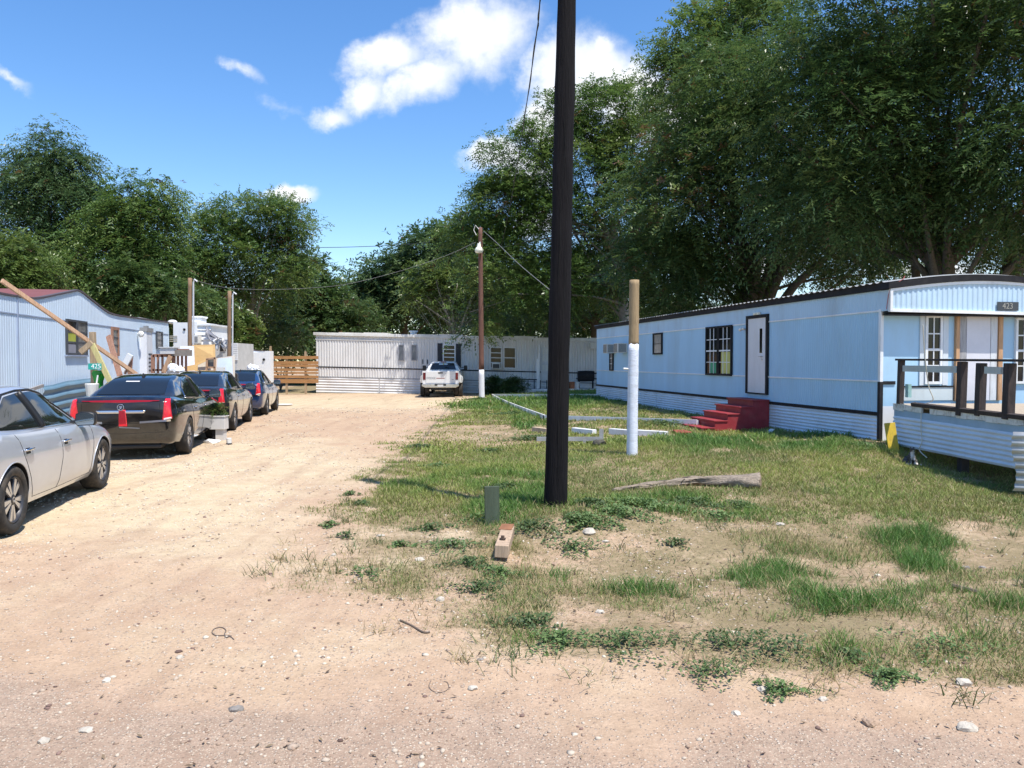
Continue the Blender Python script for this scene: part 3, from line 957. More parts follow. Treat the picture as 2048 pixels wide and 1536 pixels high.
    for px0, px1, py0, py1 in ((1223, 1235, 674, 693), (1245, 1257, 672, 693)):
        a, b_ = span(px0, px1); z0, z1 = 2.02, 2.37
        mid = (a + b_) / 2
        mb = MB(); fbox(mb, fr, mid - .22, mid + .22, .0, .38, z0, z1); ac = mb.build('air_conditioner', acm, R, bevel=.01)
        mb = MB()
        for k in range(9):
            z = z0 + .04 + k * (z1 - z0 - .08) / 8
            fbox(mb, fr, mid - .2, mid + .2, .379, .386, z - .008, z + .008)
        for k in range(8):
            z = z0 + .05 + k * (z1 - z0 - .1) / 7
            fbox(mb, fr, mid - .226, mid - .219, .06, .34, z - .008, z + .008)
        mb.build('grille', BLACK_TRIM, ac)
    # white door with a slit window
    a, b_ = span(1495, 1538); z0, z1 = Zp(1516, 788), Zp(1516, 630)
    mb = MB(); fw = .075
    fbox(mb, fr, a, a + fw, .0, .06, z0, z1); fbox(mb, fr, b_ - fw, b_, .0, .06, z0, z1); fbox(mb, fr, a + fw, b_ - fw, .0, .058, z1 - fw, z1); fbox(mb, fr, a + fw, b_ - fw, 0, .058, z0, z0 + .03)
    mb.build('door_frame', BLACK_TRIM, R)
    doorm = M_paint('white_door_paint', (.70, .70, .71), .45, (.4, .36, .32), .3, 2)
    mb = MB(); fbox(mb, fr, a + fw + .003, b_ - fw - .003, .0, .035, z0 + .032, z1 - fw - .003); D = mb.build('door', doorm, R)
    sw = S(1524)
    mb = MB(); fbox(mb, fr, sw - .06, sw + .06, .03, .038, Zp(1524, 706), Zp(1524, 657)); mb.build('slit_window', GLASS_DARK, D)
    mb = MB(); p = fr.p(S(1527), .035, Zp(1527, 713)); q = fr.p(S(1527), .085, Zp(1527, 713))
    mb.tube([p, q], .015, 8); mb.tube([q, q + fr.s * .1], .011, 8); mb.tube([p + Vector((0, 0, -.07)), p + Vector((0, 0, -.07)) + fr.t * .02], .022, 10); mb.build('handle', ALU, D)
    mb = MB(); sm = (a + b_) / 2
    fbox(mb, fr, sm - .14, sm + .14, .02, .07, z1 + .001, z1 + .06); mb.ico(fr.p(sm, .09, z1 + .03), .035, 0, 2); mb.build('porch_light', mat('lamp_glass_white', (.8, .78, .65), .3), R)
    mb = MB(); p = fr.p(S(1491), .02, Zp(1491, 658)); mb.tube([p, p + fr.t * .1], .025, 8); mb.ico(p + fr.t * .13 + Vector((0, 0, -.01)), .05, 0, 2); mb.ico(p + fr.t * .1 + fr.s * -.09, .04, 0, 2); mb.build('flood_light', PLASTIC_W, R)
    # ---- end wall towards the viewer
    E = end
    mb = MB(); fbox(mb, E, 0.03, BW, -.02, .0, .9, ZE - .03); mb.build('end_wall', BLUE, R)
    mb = MB(); fbox(mb, E, 0.035, BW, -.022, .002, .12, .90); mb.build('end_skirting', WHITE_TRIM, R)
    mb = MB(); fbox(mb, E, 0.03, .30, .0, .02, Z1 - .06, Z1 + .0); mb.build('end_trim', BLACK_TRIM, R)
    T_ = E.s_at
    oh = .26
    # arched ribbed gable panel, its white border and black edge
    fz0 = 2.655
    arch = lambda s: ZE - .03 + .18 * max(0, math.sin(math.pi * (s + .06) / (BW + .16)))
    sag = lambda s: fz0 - .045 * s / BW
    mb = MB(); corrugated(mb, E, -.02, BW + .05, fz0, ZE, .105, .011, t0=oh, top=lambda s: arch(s) - .02, bottom=sag, prof='trap')
    mb.build('gable_panel', BLUE_TOP, R)
    mb = MB()
    for k in range(24):
        s0 = -.03 + (BW + .1) * k / 24; s1 = -.03 + (BW + .1) * (k + 1) / 24
        for lo, hi, t0, t1 in ((-.02, .03, oh - .02, oh + .03),):
            mb.add([E.p(s0, t0, arch(s0) - .05), E.p(s0, t1, arch(s0) - .05), E.p(s0, t1, arch(s0) + .0), E.p(s0, t0, arch(s0) + .0),
                    E.p(s1, t0, arch(s1) - .05), E.p(s1, t1, arch(s1) - .05), E.p(s1, t1, arch(s1) + .0), E.p(s1, t0, arch(s1) + .0)],
                   [(0, 1, 2, 3), (7, 6, 5, 4), (1, 5, 6, 2), (0, 4, 5, 1), (3, 2, 6, 7), (0, 3, 7, 4)])
    for k in range(1):
        s0, s1 = -.03, BW + .07
        t0, t1 = oh - .03, oh + .032
        mb.add([E.p(s0, t0, fz0 - .04), E.p(s0, t1, fz0 - .04), E.p(s0, t1, fz0 + .015), E.p(s0, t0, fz0 + .015),
                E.p(s1, t0, fz0 - .085), E.p(s1, t1, fz0 - .085), E.p(s1, t1, fz0 - .03), E.p(s1, t0, fz0 - .03)],
               [(0, 3, 2, 1), (4, 5, 6, 7), (1, 2, 6, 5), (0, 1, 5, 4), (3, 7, 6, 2), (0, 4, 7, 3)])
    fbox(mb, E, -.032, .02, oh - .031, oh + .034, fz0 - .02, ZE - .05)
    mb.build('gable_border', WHITE_TRIM, R)
    mb = MB(); fbox(mb, E, .0, BW, .005, oh - .032, fz0 - .06, fz0 - .045); fbox(mb, E, -.0, BW, .005, oh - .032, fz0 - .095, fz0 - .075)
    mb.build('soffit', BLACK_TRIM, R)
    mb = MB(); fbox(mb, E, -.02, .0, 0.0, oh - .03, fz0 - .02, ZE - .04); mb.build('overhang_side', BLUE_TOP, R)
    mb = MB()
    for k in range(24):
        s0 = -.08 + (BW + .2) * k / 24; s1 = -.08 + (BW + .2) * (k + 1) / 24
        z0, z1 = arch(s0) + .003, arch(s1) + .003
        t0, t1 = -.0, oh + .05
        mb.add([E.p(s0, t0, z0), E.p(s0, t1, z0), E.p(s0, t1, z0 + .11), E.p(s0, t0, z0 + .11), E.p(s1, t0, z1), E.p(s1, t1, z1), E.p(s1, t1, z1 + .11), E.p(s1, t0, z1 + .11)],
               [(0, 1, 2, 3), (7, 6, 5, 4), (1, 5, 6, 2), (0, 4, 5, 1), (3, 2, 6, 7), (0, 3, 7, 4)])
    mb.build('roof_edge', BLACK_TRIM, R)
    # windows in the end wall
    BLUEGREY = M_paint('bluish_white_trim', (.62, .67, .70), .5, (.35, .33, .3), .4, 3)
    def espan(x0, x1): return T_(x0), T_(x1)
    def zE(px, py):
        q = E.p(T_(px), 0, 0); return at(px, py, q.y).z
    a, b_ = espan(1847, 1881)
    zb, zt = 1.30, 2.58
    window(E, R, a, b_, zb, zt, WHITE_TRIM, GLASS_DARK, fw=.05, cols=2, rows=4, split=True, t=.02, label='tall white sash window left of the end door', munw=.022)
    mb = MB(); fbox(mb, E, a - .10, a - .004, 0.0, .025, zb - .02, zt + .02); fbox(mb, E, b_ + .03, b_ + .14, .0, .025, zb - .02, zt); mb.build('window_casing', BLUEGREY, R)
    a, b_ = espan(2027, 2062)
    window(E, R, a, b_, zb, zt - .03, WHITE_TRIM, GLASS_DARK, fw=.045, cols=2, rows=4, split=True, t=.02, label='tall white sash window right of the end door', munw=.022)
    # boarded door between raw and weathered boards
    RAW = M_wood('raw_pine', (.52, .30, .16)); GREYW = M_wood('weathered_grey_board', (.36, .35, .35), var=.4); PEEL = mat('peeling_white_board', (.66, .68, .69), .7, var=.1, stain=(.33, .31, .29), stain_amt=.7, stain_scale=7, stretch=(2, 2, .3))
    zb = .99
    a, b_ = espan(1930, 1977); mb = MB(); fbox(mb, E, a, b_, .0, .03, zb, 2.56); mb.build('end_door', mat('lilac_white_door', (.66, .65, .69), .5, var=.06, stain=(.5, .48, .47), stain_amt=.3), R)
    for u0, u1 in ((1907, 1914), (1992, 2000)):
        a, b_ = espan(u0, u1); mb = MB(); fbox(mb, E, a, b_, .0, .06, zb, 2.585); mb.build('door_stud', RAW, R)
    a, b_ = espan(1914, 1929); mb = MB(); fbox(mb, E, a + .003, b_ - .003, .0, .035, zb, 2.58); mb.build('weathered_board', GREYW, R)
    a, b_ = espan(1978, 1991); mb = MB(); fbox(mb, E, a, b_, .0, .032, zb, 2.56); a, b_ = espan(1931, 1991); fbox(mb, E, a, b_, .031, .045, 2.561, 2.585); mb.build('peeling_board', PEEL, R)
    a, b_ = espan(1806, 1905); mb = MB(); fbox(mb, E, a, b_, .0, .018, 1.0, 1.24); mb.build('wall_panel', M_paint('grey_white_panel', (.60, .66, .66), .5), R)
    mb = MB(); fbox(mb, E, a, b_, .0, .03, 1.243, 1.27); mb.build('panel_strip', BLACK_TRIM, R)
    # number plate
    a, b_ = espan(1966, 2009); zz0, zz1 = zE(1987, 621) , zE(1987, 604)
    mb = MB(); fbox(mb, E, a + .02, b_ + .0, oh + .022, oh + .034, zz0 - .02, zz1 - .02); P = mb.build('number_plate', mat('charcoal_plate', (.05, .055, .06), .5, var=.2), R)
    c = E.p((a + b_) / 2, oh + .035, (zz0 + zz1) / 2 - .02)
    text('house_number', '423', .155, frame_M(c, E.s, (0, 0, 1), E.t), mat('pale_numerals', (.30, .29, .25), .5), P)
    # thin red wire over the corner
    mb = MB(); p = [E.p(-.05, oh - .05, 2.66), E.p(-.04, oh - .02, 2.9), E.p(-.02, oh + .02, 3.06), E.p(.2, oh + .06, 3.2), E.p(.35, oh - .1, 3.27)]
    mb.tube(p, .006, 6); mb.build('red_wire', mat('red_wire', (.4, .08, .07), .5), R)
    return end
END = build_blue_home()

# ================================================================== porch deck in front of the end wall
def build_deck():
    DX0, DX1 = 6.86, 6.80
    ya, yb = 13.85, 9.6
    D = Frame((DX0, ya), (DX1 - DX0, yb - ya), (-1, -.014))
    L = 3.75
    R = empty('porch_deck', (8.5, 12, .2), 0, 'raised porch deck with black posts and white corrugated skirt beside the blue end door', 'deck')
    black = mat('charred_black_wood', (.035, .026, .024), .8, var=.5, vscale=5, stretch=(6, 6, .8), bump=.4, bscale=20, stain=(.12, .07, .05), stain_amt=.5, stain_scale=4)
    plank = M_wood('worn_deck_plank', (.42, .34, .25))
    mb = MB()
    for k in range(26):
        s0 = k * L / 26
        fbox(mb, D, s0 + .003, s0 + L / 26 - .003, -3.6, .02 + .012 * math.sin(k * 2.3), .935, .97)
    mb.build('floor_boards', plank, R)
    edge = mat('chipped_white_edge', (.70, .69, .64), .7, var=.12, stain=(.2, .15, .1), stain_amt=.9, stain_scale=7)
    mb = MB()
    rr = random.Random(3)
    s = 0.0
    while s < L - .05:
        w = rr.uniform(.1, .3)
        if not (.9 < s < 1.05):
            mb = MB(); fbox(mb, D, s, min(s + w, L) - .006, .023, .035 + rr.uniform(0, .012), .865 + rr.uniform(-.01, .01), .975 + rr.uniform(-.012, .008)); mb.build('edge_board', edge, R)
        s += w
    mb = MB(); fbox(mb, D, 0, L, -.03, .022, .74, .868); mb.build('rim_joist', mat('dusty_blue_board', (.30, .43, .55), .6, var=.12, stain=(.45, .5, .55), stain_amt=.4), R)
    bot = lambda s: .235 + .012 * s
    mb = MB(); corrugated(mb, D, 0, L, .235, .76, .072, .02, t0=.024, horizontal=True, bottom=bot, wob=.008)
    mb.build('skirt', SKIRT_M, R)
    Sx = lambda px: D.s_at(px)
    mb_post = []
    for px, z0, z1, w in ((1802, .975, 1.74, .10), (1924, .90, 1.72, .118), (1962, .93, 1.70, .118), (2019, .93, 1.70, .125)):
        s = Sx(px); m = MB(); m.beam(D.p(s, .01, z0), D.p(s + .012, .0, z1), w, w * .9, up=D.t); m.build('post', black, R, bevel=.008)
    m = MB(); m.beam(D.p(Sx(1795), .0, 1.755), D.p(L, .0, 1.735), .10, .035); m.build('top_rail', black, R, bevel=.004)
    m = MB(); m.beam(D.p(Sx(1809) + .01, .02, 1.60), D.p(Sx(1918), .02, 1.60), .04, .105)
    m.beam(D.p(Sx(1974), .02, 1.60), D.p(Sx(2007), .02, 1.595), .04, .1)
    m.build('mid_rail', M_paint('grey_white_rail', (.50, .53, .50), .6, (.3, .28, .25), .5, 4), R)
    m = MB(); m.beam(D.p(Sx(1830), .03, .995), D.p(L, .03, .985), .07, .06, roll=.2); m.build('bottom_rail', black, R)
    # legs and dark joists below
    for s in (.15, 1.9, 3.6):
        for t in (-.15, -1.8, -3.4):
            m = MB(); p = D.p(s, t, 0); m.box((p.x - .06, p.y - .06, H(p.x, p.y) - .05), (p.x + .06, p.y + .06, .94)); m.build('leg', black, R)
    m = MB()
    for k in range(7):
        fbox(m, D, .1 + k * .58, .14 + k * .58, -3.6, -.035, .77, .93)
    m.build('joist', plank, R)
    # mint green hose holder bits and socket
    m = MB(); fbox(m, D, Sx(1812), Sx(1818), -.05, .01, 1.1, 1.33); m.build('switch_box', mat('mint_plastic', (.25, .42, .40), .5, var=.3, vscale=20), R)
    return D
DECK = build_deck()

def build_deck_things():
    D = DECK
    # loose corrugated sheet at the deck corner
    a = at(2027, 862, 9.95); 
    F = Frame((a.x - .01, 9.93), (.95, -.32), (-.32, -.95))
    mb = MB(); mb_rows = []
    n = 8
    z0, z1 = .06, .82
    for k in range(n * 8 + 1):
        f = k / (n * 8); d = .5 * (1 - math.cos(2 * math.pi * f * n)) * .035
        mb_rows.append([F.p(s - .05 * f * 0 + .03 * math.sin(6 * f), d, z0 + (z1 - z0) * f) for s in (0, .4, .8, 1.2)])
    mb.grid(mb_rows)
    o = mb.build('corrugated_sheet', mat('bare_zinc_sheet', (.62, .61, .57), .4, .35, var=.15, stain=(.35, .27, .2), stain_amt=.4), None, smooth=True)
    tag(o, 'loose bare metal corrugated sheet hanging at the corner of the porch deck', 'metal sheet')
    sol = o.modifiers.new('thick', 'SOLIDIFY'); sol.thickness = .004
    # yellow board
    yb = at(1788, 913, 13.3); yt = at(1779, 846, 13.45)
    yb.z = H(yb.x, yb.y) - .02
    mb = MB(); mb.beam(yb, yt, .17, .05, up=(-.25, -1, .1)); o = mb.build('yellow_board', mat('yellow_paint_chipped', (.60, .40, .02), .6, var=.2, vscale=8, stain=(.28, .2, .08), stain_amt=.7, stain_scale=9, stretch=(3, 3, .6)), None, bevel=.006)
    tag(o, 'short yellow painted board leaning against the white deck skirt', 'board')
    # extension cord hung over the rail
    pts = [at(1846, 650, 12.4), at(1848, 690, 12.5), at(1853, 742, 12.6), at(1858, 775, 12.65), at(1866, 800, 12.7), DECK.p(1.0, .03, 1.0), DECK.p(1.02, .06, .9), DECK.p(1.02, .06, .6), DECK.p(1.06, .06, .4), DECK.p(1.0, .07, .25), DECK.p(1.15, .02, .14)]
    sm = smooth_pts(pts, 6)
    mb = MB(); mb.tube(sm, .008, 6); o = mb.build('extension_cord', mat('off_white_cord', (.62, .58, .48), .5), None, smooth=True)
    tag(o, 'pale extension cord draped over the black porch railing and down the skirt', 'cord')

build_deck_things()

# red wooden steps
def build_red_steps():
    red = mat('oxblood_step_paint', (.29, .026, .032), .55, var=.25, vscale=4, stain=(.28, .12, .10), stain_amt=.35, stain_scale=5, bump=.1)
    a, b_ = fr.s_at(1536), fr.s_at(1495)
    s0, s1 = a - .12, a + 1.15
    R = empty('wooden_steps', fr.p((s0 + s1) / 2, .8, .2), 0, 'dark red wooden steps leading up to the white door of the blue mobile home', 'steps')
    n = 5; top = .83; base = .05; rise = (top - base) / n; run = .315
    t_end = n * run + .12
    # two side boards as stepped panels
    for s in (s0, s1 - .03):
        poly = [(0.03, base - .08)]
        poly.append((t_end, base - .08))
        t = t_end
        for k in range(n):
            z = base + rise * (k + 1) - .03
            poly.append((t, z))
            t = t - run if k < n - 1 else .03
            poly.append((t, z))
        mb = MB(); mb.prism(poly, s, s + .03, lambda u, v, w: fr.p(w, u, v)); mb.build('side_panel', red, R)
    t = t_end
    for k in range(n):
        z = base + rise * (k + 1)
        t2 = t - run if k < n - 1 else .03
        mb = MB(); fbox(mb, fr, s0 - .02, s1 + .02, t2, t + .03, z - .03, z); mb.build('tread', red, R, bevel=.004)
        mb = MB(); fbox(mb, fr, s0 + .031, s1 - .031, t - .025, t - .005, z - rise + .0, z - .031); mb.build('riser', red, R)
        t -= run
build_red_steps()

# ================================================================== white mobile home across the end of the drive
def build_white_home():
    Y = 46.5; th = math.radians(-1.35)
    lx = at(632, 722, Y).x
    W = M_paint('chalky_white_siding', (.70, .69, .68), .5, (.36, .33, .3), .45, .9)
    R = empty('mobile_home', (lx + 9, Y + 2, -.2), 0, 'long chalky white mobile home closing the far end of the dirt drive', 'mobile home')
    c, s_ = math.cos(th), math.sin(th)
    class F2(Frame):
        def p(self, s, t, z):
            return Vector((lx + s * c, Y - t, 1.73 + (z - 1.73) + s * s_))
        def T(self):
            return frame_M((lx, Y, 0), (c, 0, s_), (0, -1, 0), (-s_ * 0, 0, 1))
    F = F2((lx, Y), (1, 0), (0, -1))
    sx = lambda px: (at(px, 722, Y).x - lx) / c
    zz = lambda px, py: at(px, py, Y).z - sx(px) * s_
    Lw = 18.4
    mb = MB(); fbox(mb, F, .02, Lw - .02, -3.6, -.01, -.3, 3.28); mb.build('wall_core', W, R)
    zt, zm, zl = zz(632, 679), zz(632, 733.5), zz(632, 753)
    mb = MB(); corrugated(mb, F, 0, Lw, zm, zt, .16, .03); mb.build('siding', W, R)
    mb = MB(); corrugated(mb, F, 0, Lw, zl, zm - .02, .16, .03); mb.build('lower_siding', W, R)
    mb = MB(); fbox(mb, F, -.03, Lw, .0, .05, zt, zt + .07); corrugated(mb, F, 0, Lw, zt + .07, 3.3, .16, .02); mb.build('upper_band', W, R)
    mb = MB(); fbox(mb, F, 0, Lw, .0, .035, zm - .035, zm + .035); mb.build('trim_strip', BLACK_TRIM, R)
    mb = MB(); fbox(mb, F, 0, Lw, .0, .03, zl - .03, zl + .02); mb.build('skirt_trim', mat('grey_trim', (.3, .3, .31), .6), R)
    mb = MB()
    for a, b_ in ((0, 3.75), (3.83, 9), (9.05, Lw)):
        corrugated(mb, F, a, b_, -.35, zl - .03, .16, .03, horizontal=True, wob=.012)
    mb.build('skirting', M_paint('white_metal_skirt', (.72, .71, .70), .4, (.42, .38, .33), .35, 1.2), R)
    mb = MB(); fbox(mb, F, -.12, Lw + .1, -3.7, .12, 3.28, 3.42)
    for k in range(12): fbox(mb, F, -.12 + k * 1.5, -.12 + k * 1.5 + 1.42, -3.65, .10, 3.421, 3.45 + .03 * ((k * 7) % 3))
    mb.build('roof', mat('white_roof_coating', (.72, .71, .68), .6, var=.12, stain=(.3, .26, .22), stain_amt=.55, stain_scale=.8), R)
    p = F.p(sx(822), -1.2, 3.42); mb = MB(); mb.tube([p, p + Vector((0, 0, .22))], .2, 12); mb.tube([p + Vector((0, 0, .22)), p + Vector((0, 0, .3))], .28, 12); mb.build('roof_vent', WHITE_TRIM, R)
    GW = mat('grey_slit_glass', (.13, .14, .16), .2, var=.2, spec=.6)
    for a, b_ in ((797, 808), (823, 834)):
        window(F, R, sx(a), sx(b_), zz(a, 721), zz(a, 689), mat('grey_frame', (.3, .3, .33), .5), GW, fw=.05, t=.05, label='narrow grey slit window')
    window(F, R, sx(886), sx(911), zz(890, 724), zz(890, 689), WHITE_TRIM, GLASS_DARK, fw=.06, rows=4, t=.05, munw=.05, label='window between black shutters')
    shut = mat('black_shutter', (.02, .022, .03), .6, var=.2)
    for a, b_ in ((875.5, 885), (912, 922)):
        mb = MB(); fbox(mb, F, sx(a), sx(b_), .03, .075, zz(890, 735), zz(890, 687))
        for k in range(14):
            z = zz(890, 735) + .06 + k * .098
            fbox(mb, F, sx(a) + .04, sx(b_) - .04, .075, .085, z, z + .05)
        mb.build('shutter', shut, R)
    window(F, R, sx(980), sx(1004), zz(990, 737), zz(990, 694), WHITE_TRIM, GLASS_DARK, fw=.06, rows=4, t=.05, munw=.05, label='left sash of the double window')
    window(F, R, sx(1007), sx(1032), zz(1010, 737), zz(1010, 694), WHITE_TRIM, GLASS_DARK, fw=.06, rows=2, t=.05, munw=.05, label='right sash of the double window')
    mb = MB(); fbox(mb, F, sx(984), sx(1001), .05, .42, zz(990, 737), zz(990, 726)); ac = mb.build('air_conditioner', PLASTIC_W, R)
    mb = MB(); fbox(mb, F, sx(986), sx(999), .42, .43, zz(990, 736), zz(990, 728)); mb.build('grille', mat('dark_grille', (.06, .06, .06), .6), ac)
    mb = MB(); fbox(mb, F, sx(1082), sx(1098), .035, .08, zz(1090, 761), zz(1090, 695)); D = mb.build('door', mat('grey_white_door', (.62, .62, .63), .5), R)
    mb = MB()
    for zc in (zz(1090, 702), zz(1090, 716), zz(1090, 735)):
        fbox(mb, F, sx(1085), sx(1089), .08, .088, zc - .2, zc + .15); fbox(mb, F, sx(1091), sx(1095), .08, .088, zc - .2, zc + .15)
    mb.build('door_panel', PLASTIC_W, D)
    # porch post, rail and low deck
    mb = MB(); p = F.p(sx(1074), 1.3, 0); mb.box((p.x - .08, p.y - .08, -.2), (p.x + .08, p.y + .08, 1.85)); p = F.p(sx(1078), .3, 0); mb.box((p.x - .05, p.y - .05, -.2), (p.x + .05, p.y + .05, 2.7)); mb.build('porch_post', WHITE_TRIM, R)
    mb = MB()
    mb.box((lx + sx(1007), Y - 2.2, -.22), (lx + sx(1195), Y - 2.15, .10)); mb.box((lx + sx(1007), Y - 2.15, .08), (lx + sx(1195), Y - .06, .12)); mb.build('porch_floor', M_paint('white_porch_board', (.66, .66, .66), .5), R)
    mb = MB()
    for k in range(8):
        x = lx + sx(1018) + k * .36; mb.box((x, Y - 1.6, .12), (x + .05, Y - 1.55, .62))
    mb.box((lx + sx(1015), Y - 1.62, .62), (lx + sx(1072), Y - 1.5, .68)); mb.build('porch_rail', BLACK_TRIM, R)
    mb = MB(); fbox(mb, F, sx(1179), sx(1192), .05, .45, 2.85, 3.2); mb.build('junction_box', PLASTIC_W, R)
    # numerals / hooks "11" on the wall
    mb = MB()
    for px in (845, 854): fbox(mb, F, sx(px), sx(px + 1.6), .03, .06, zz(850, 728), zz(850, 719))
    mb.build('wall_hook', BLACK_TRIM, R)
    # barbecue and clutter on the porch
    G = empty('barbecue_grill', (lx + sx(1168), Y - 1.2, .12), 0, 'black barbecue grill standing on the porch of the white mobile home', 'grill')
    mb = MB(); bx = lx + sx(1168)
    T = Matrix.Translation((bx, Y - 1.2, .85)) @ Matrix.Rotation(math.pi / 2, 4, 'Y')
    mb.lathe([(.05, -.5), (.3, -.48), (.32, 0), (.3, .48), (.05, .5)], 16, T); mb.build('lid', BLACK_TRIM, G, smooth=True)
    mb = MB(); mb.box((bx - .55, Y - 1.5, .66), (bx + .75, Y - .9, .72))
    mb.build('shelf', BLACK_TRIM, G)
    for dx in (-.4, .4):
        mb = MB(); mb.box((bx + dx - .03, Y - 1.4, .12), (bx + dx + .03, Y - 1.34, .66)); mb.box((bx + dx - .03, Y - 1.06, .12), (bx + dx + .03, Y - 1.0, .66)); mb.build('leg', BLACK_TRIM, G)
    for px, col, lab in ((1141, (.35, .12, .05), 'small rusty red box in the clutter on the white home porch'), (1150, (.5, .5, .48), 'small white bucket in the clutter on the white home porch'), (1130, (.12, .1, .08), 'dark pile of odds and ends at the left of the porch clutter')):
        mb = MB(); x = lx + sx(px); mb.lathe([(.16, .12), (.2, .5), (.17, .52)], 10, Matrix.Translation((x, Y - 1.3, 0))); mb.box((x - .3, Y - 1.05, .12), (x + .15, Y - .8, .36))
        o = mb.build('storage_tub' if px != 1150 else 'bucket', mat('clutter_%d' % px, col, .7, var=.3), None); tag(o, lab, 'tub' if px != 1150 else 'bucket')
build_white_home()

# ================================================================== blue-white mobile home on the left
fl = Frame((-10.5, 15.9), (-0.184, 0.983), (0.983, 0.184))
def build_left_home():
    R = empty('mobile_home', fl.p(5, -2, 0), 0, 'pale blue mobile home with red gabled roof behind the parked cars', 'mobile home')
    W = M_paint('powder_blue_siding', (.60, .71, .82), .5, (.45, .48, .55), .3, .9)
    SA, SB, DW = -5.0, 13.75, 3.9
    S, Zp = fl.s_at, fl.z_at
    def top(s):
        pts = [(-5, 3.10), (.5, 3.10), (1.6, 3.12), (2.0, 3.16), (4.5, 3.57), (6.3, 3.20), (6.8, 3.12), (7.4, 3.09), (8, 3.09), (13.75, 3.17)]
        return float(np.interp(s, [p[0] for p in pts], [p[1] for p in pts]))
    mb = MB(); fbox(mb, fl, SA, SB - .01, -DW, -.02, .2, 3.06); mb.build('wall_core', W, R)
    mb = MB()
    n = 60
    poly = [(SA, 3.0)] + [(SB, 3.0)] + [(SB - (SB - SA) * k / n, top(SB - (SB - SA) * k / n)) for k in range(n + 1)]
    mb.prism(poly, -.06, -.004, lambda u, v, w: fl.p(u, w, v)); mb.build('parapet', W, R)
    zb = 2.75
    mb = MB(); corrugated(mb, fl, SA, SB, zb, 3.1, .11, .006, t0=.010, top=lambda s: top(s) - .012, prof='rib'); mb.build('upper_siding', W, R)
    mb = MB(); corrugated(mb, fl, SA, SB, .7, zb, .11, .006, prof='rib'); mb.build('siding', W, R)
    mb = MB(); fbox(mb, fl, SA, SB, .0, .016, zb - .025, zb + .0); mb.build('trim_strip', mat('blue_grey_trim', (.30, .36, .48), .6), R)
    mb = MB(); s = S(36); fbox(mb, fl, s - .02, s + .02, .0, .03, .6, top(s)); mb.build('seam_strip', mat('blue_grey_trim', (.30, .36, .48), .6), R)
    # roof edges
    mb = MB()
    for k in range(n):
        s0 = SA + (SB - SA) * k / n; s1 = SA + (SB - SA) * (k + 1) / n
        mb.add([fl.p(s0, -.07, top(s0)), fl.p(s0, .04, top(s0)), fl.p(s0, .04, top(s0) + .04), fl.p(s0, -.07, top(s0) + .04), fl.p(s1, -.07, top(s1)), fl.p(s1, .04, top(s1)), fl.p(s1, .04, top(s1) + .04), fl.p(s1, -.07, top(s1) + .04)],
               [(0, 1, 2, 3), (7, 6, 5, 4), (1, 5, 6, 2), (0, 4, 5, 1), (3, 2, 6, 7), (0, 3, 7, 4)])
    mb.build('roof_edge', mat('dark_edge_metal', (.10, .08, .09), .6), R)
    redm = mat('rusty_red_roof', (.20, .065, .055), .6, var=.2, vscale=2, stain=(.12, .05, .05), stain_amt=.5)
    mb = MB()
    rows = []
    for k in range(41):
        s = SA + (8.2 - SA) * k / 40
        z = top(s) + .035
        rows.append([fl.p(s, .0 - .03, z), fl.p(s, -DW * .5, max(z, 3.12) + .01 * (k % 2)), fl.p(s, -DW, z)])
    mb.grid(rows); mb.build('gable_roof', redm, R)
    mb = MB(); mb.grid([[fl.p(s, -.05, 3.10), fl.p(s, -DW / 2, 3.16), fl.p(s, -DW, 3.1)] for s in (8.0, SB)]); fbox(mb, fl, 11.2, 13.6, -1.6, -.3, 3.2, 3.24)
    mb.build('flat_roof', mat('grey_roofing', (.45, .44, .43), .7, var=.25), R)
    p = fl.p(S(203), -.3, top(S(203))); mb = MB(); mb.tube([p, p + Vector((0, 0, .12))], .06, 8); mb.tube([p + Vector((0, 0, .12)), p + Vector((0, 0, .15))], .13, 10); mb.build('roof_vent', PLASTIC_W, R)
    # windows
    FR = mat('dark_window_frame', (.06, .065, .075), .5)
    curt = mat('lime_curtain', (.42, .44, .06), .8, var=.15)
    a, m_, b_ = S(131.5), S(152), S(172.5)
    for k, (u, v) in enumerate(((a, m_ - .01), (m_ + .01, b_))):
        w = window(fl, R, u, v, Zp(150, 710), Zp(150, 640), FR, GLASS_DULL if k else GLASS_DARK, fw=.05, rows=3, mun=FR, t=.025, munw=.05)
        if k == 0:
            mb = MB(); fbox(mb, fl, u + .06, v - .06, .0295, .034, Zp(140, 686) , Zp(140, 665)); mb.build('curtain', curt, w)
            mb = MB(); fbox(mb, fl, u + .06, v - .06, .0295, .034, Zp(140, 706) , Zp(140, 688)); mb.build('blind', mat('grey_blind', (.28, .28, .32), .7), w)
    mb = MB(); fbox(mb, fl, a - .05, b_ + .05, .0, .06, Zp(150, 713), Zp(150, 710) - .002); mb.build('window_sill', mat('blue_grey_trim', (.3, .36, .48)), R)
    BRN = M_wood('reddish_cedar', (.34, .18, .12))
    a, b_ = S(222), S(236); window(fl, R, a, b_, Zp(228, 712), Zp(228, 654), BRN, GLASS_DULL, fw=.09, rows=3, mun=FR, t=.03, munw=.05, label='tall window in reddish wooden trim')
    a, b_ = S(312), S(324); window(fl, R, a, b_, Zp(318, 697), Zp(318, 663), FR, GLASS_DULL, fw=.06, rows=2, mun=FR, t=.025)
    # meter column with conduit
    a, b_ = S(280), S(292); zt = Zp(286, 656)
    mb = MB(); fbox(mb, fl, a, b_, .0, .22, .6, zt); MC = mb.build('meter_column', M_paint('white_meter_box', (.76, .77, .80), .45), R)
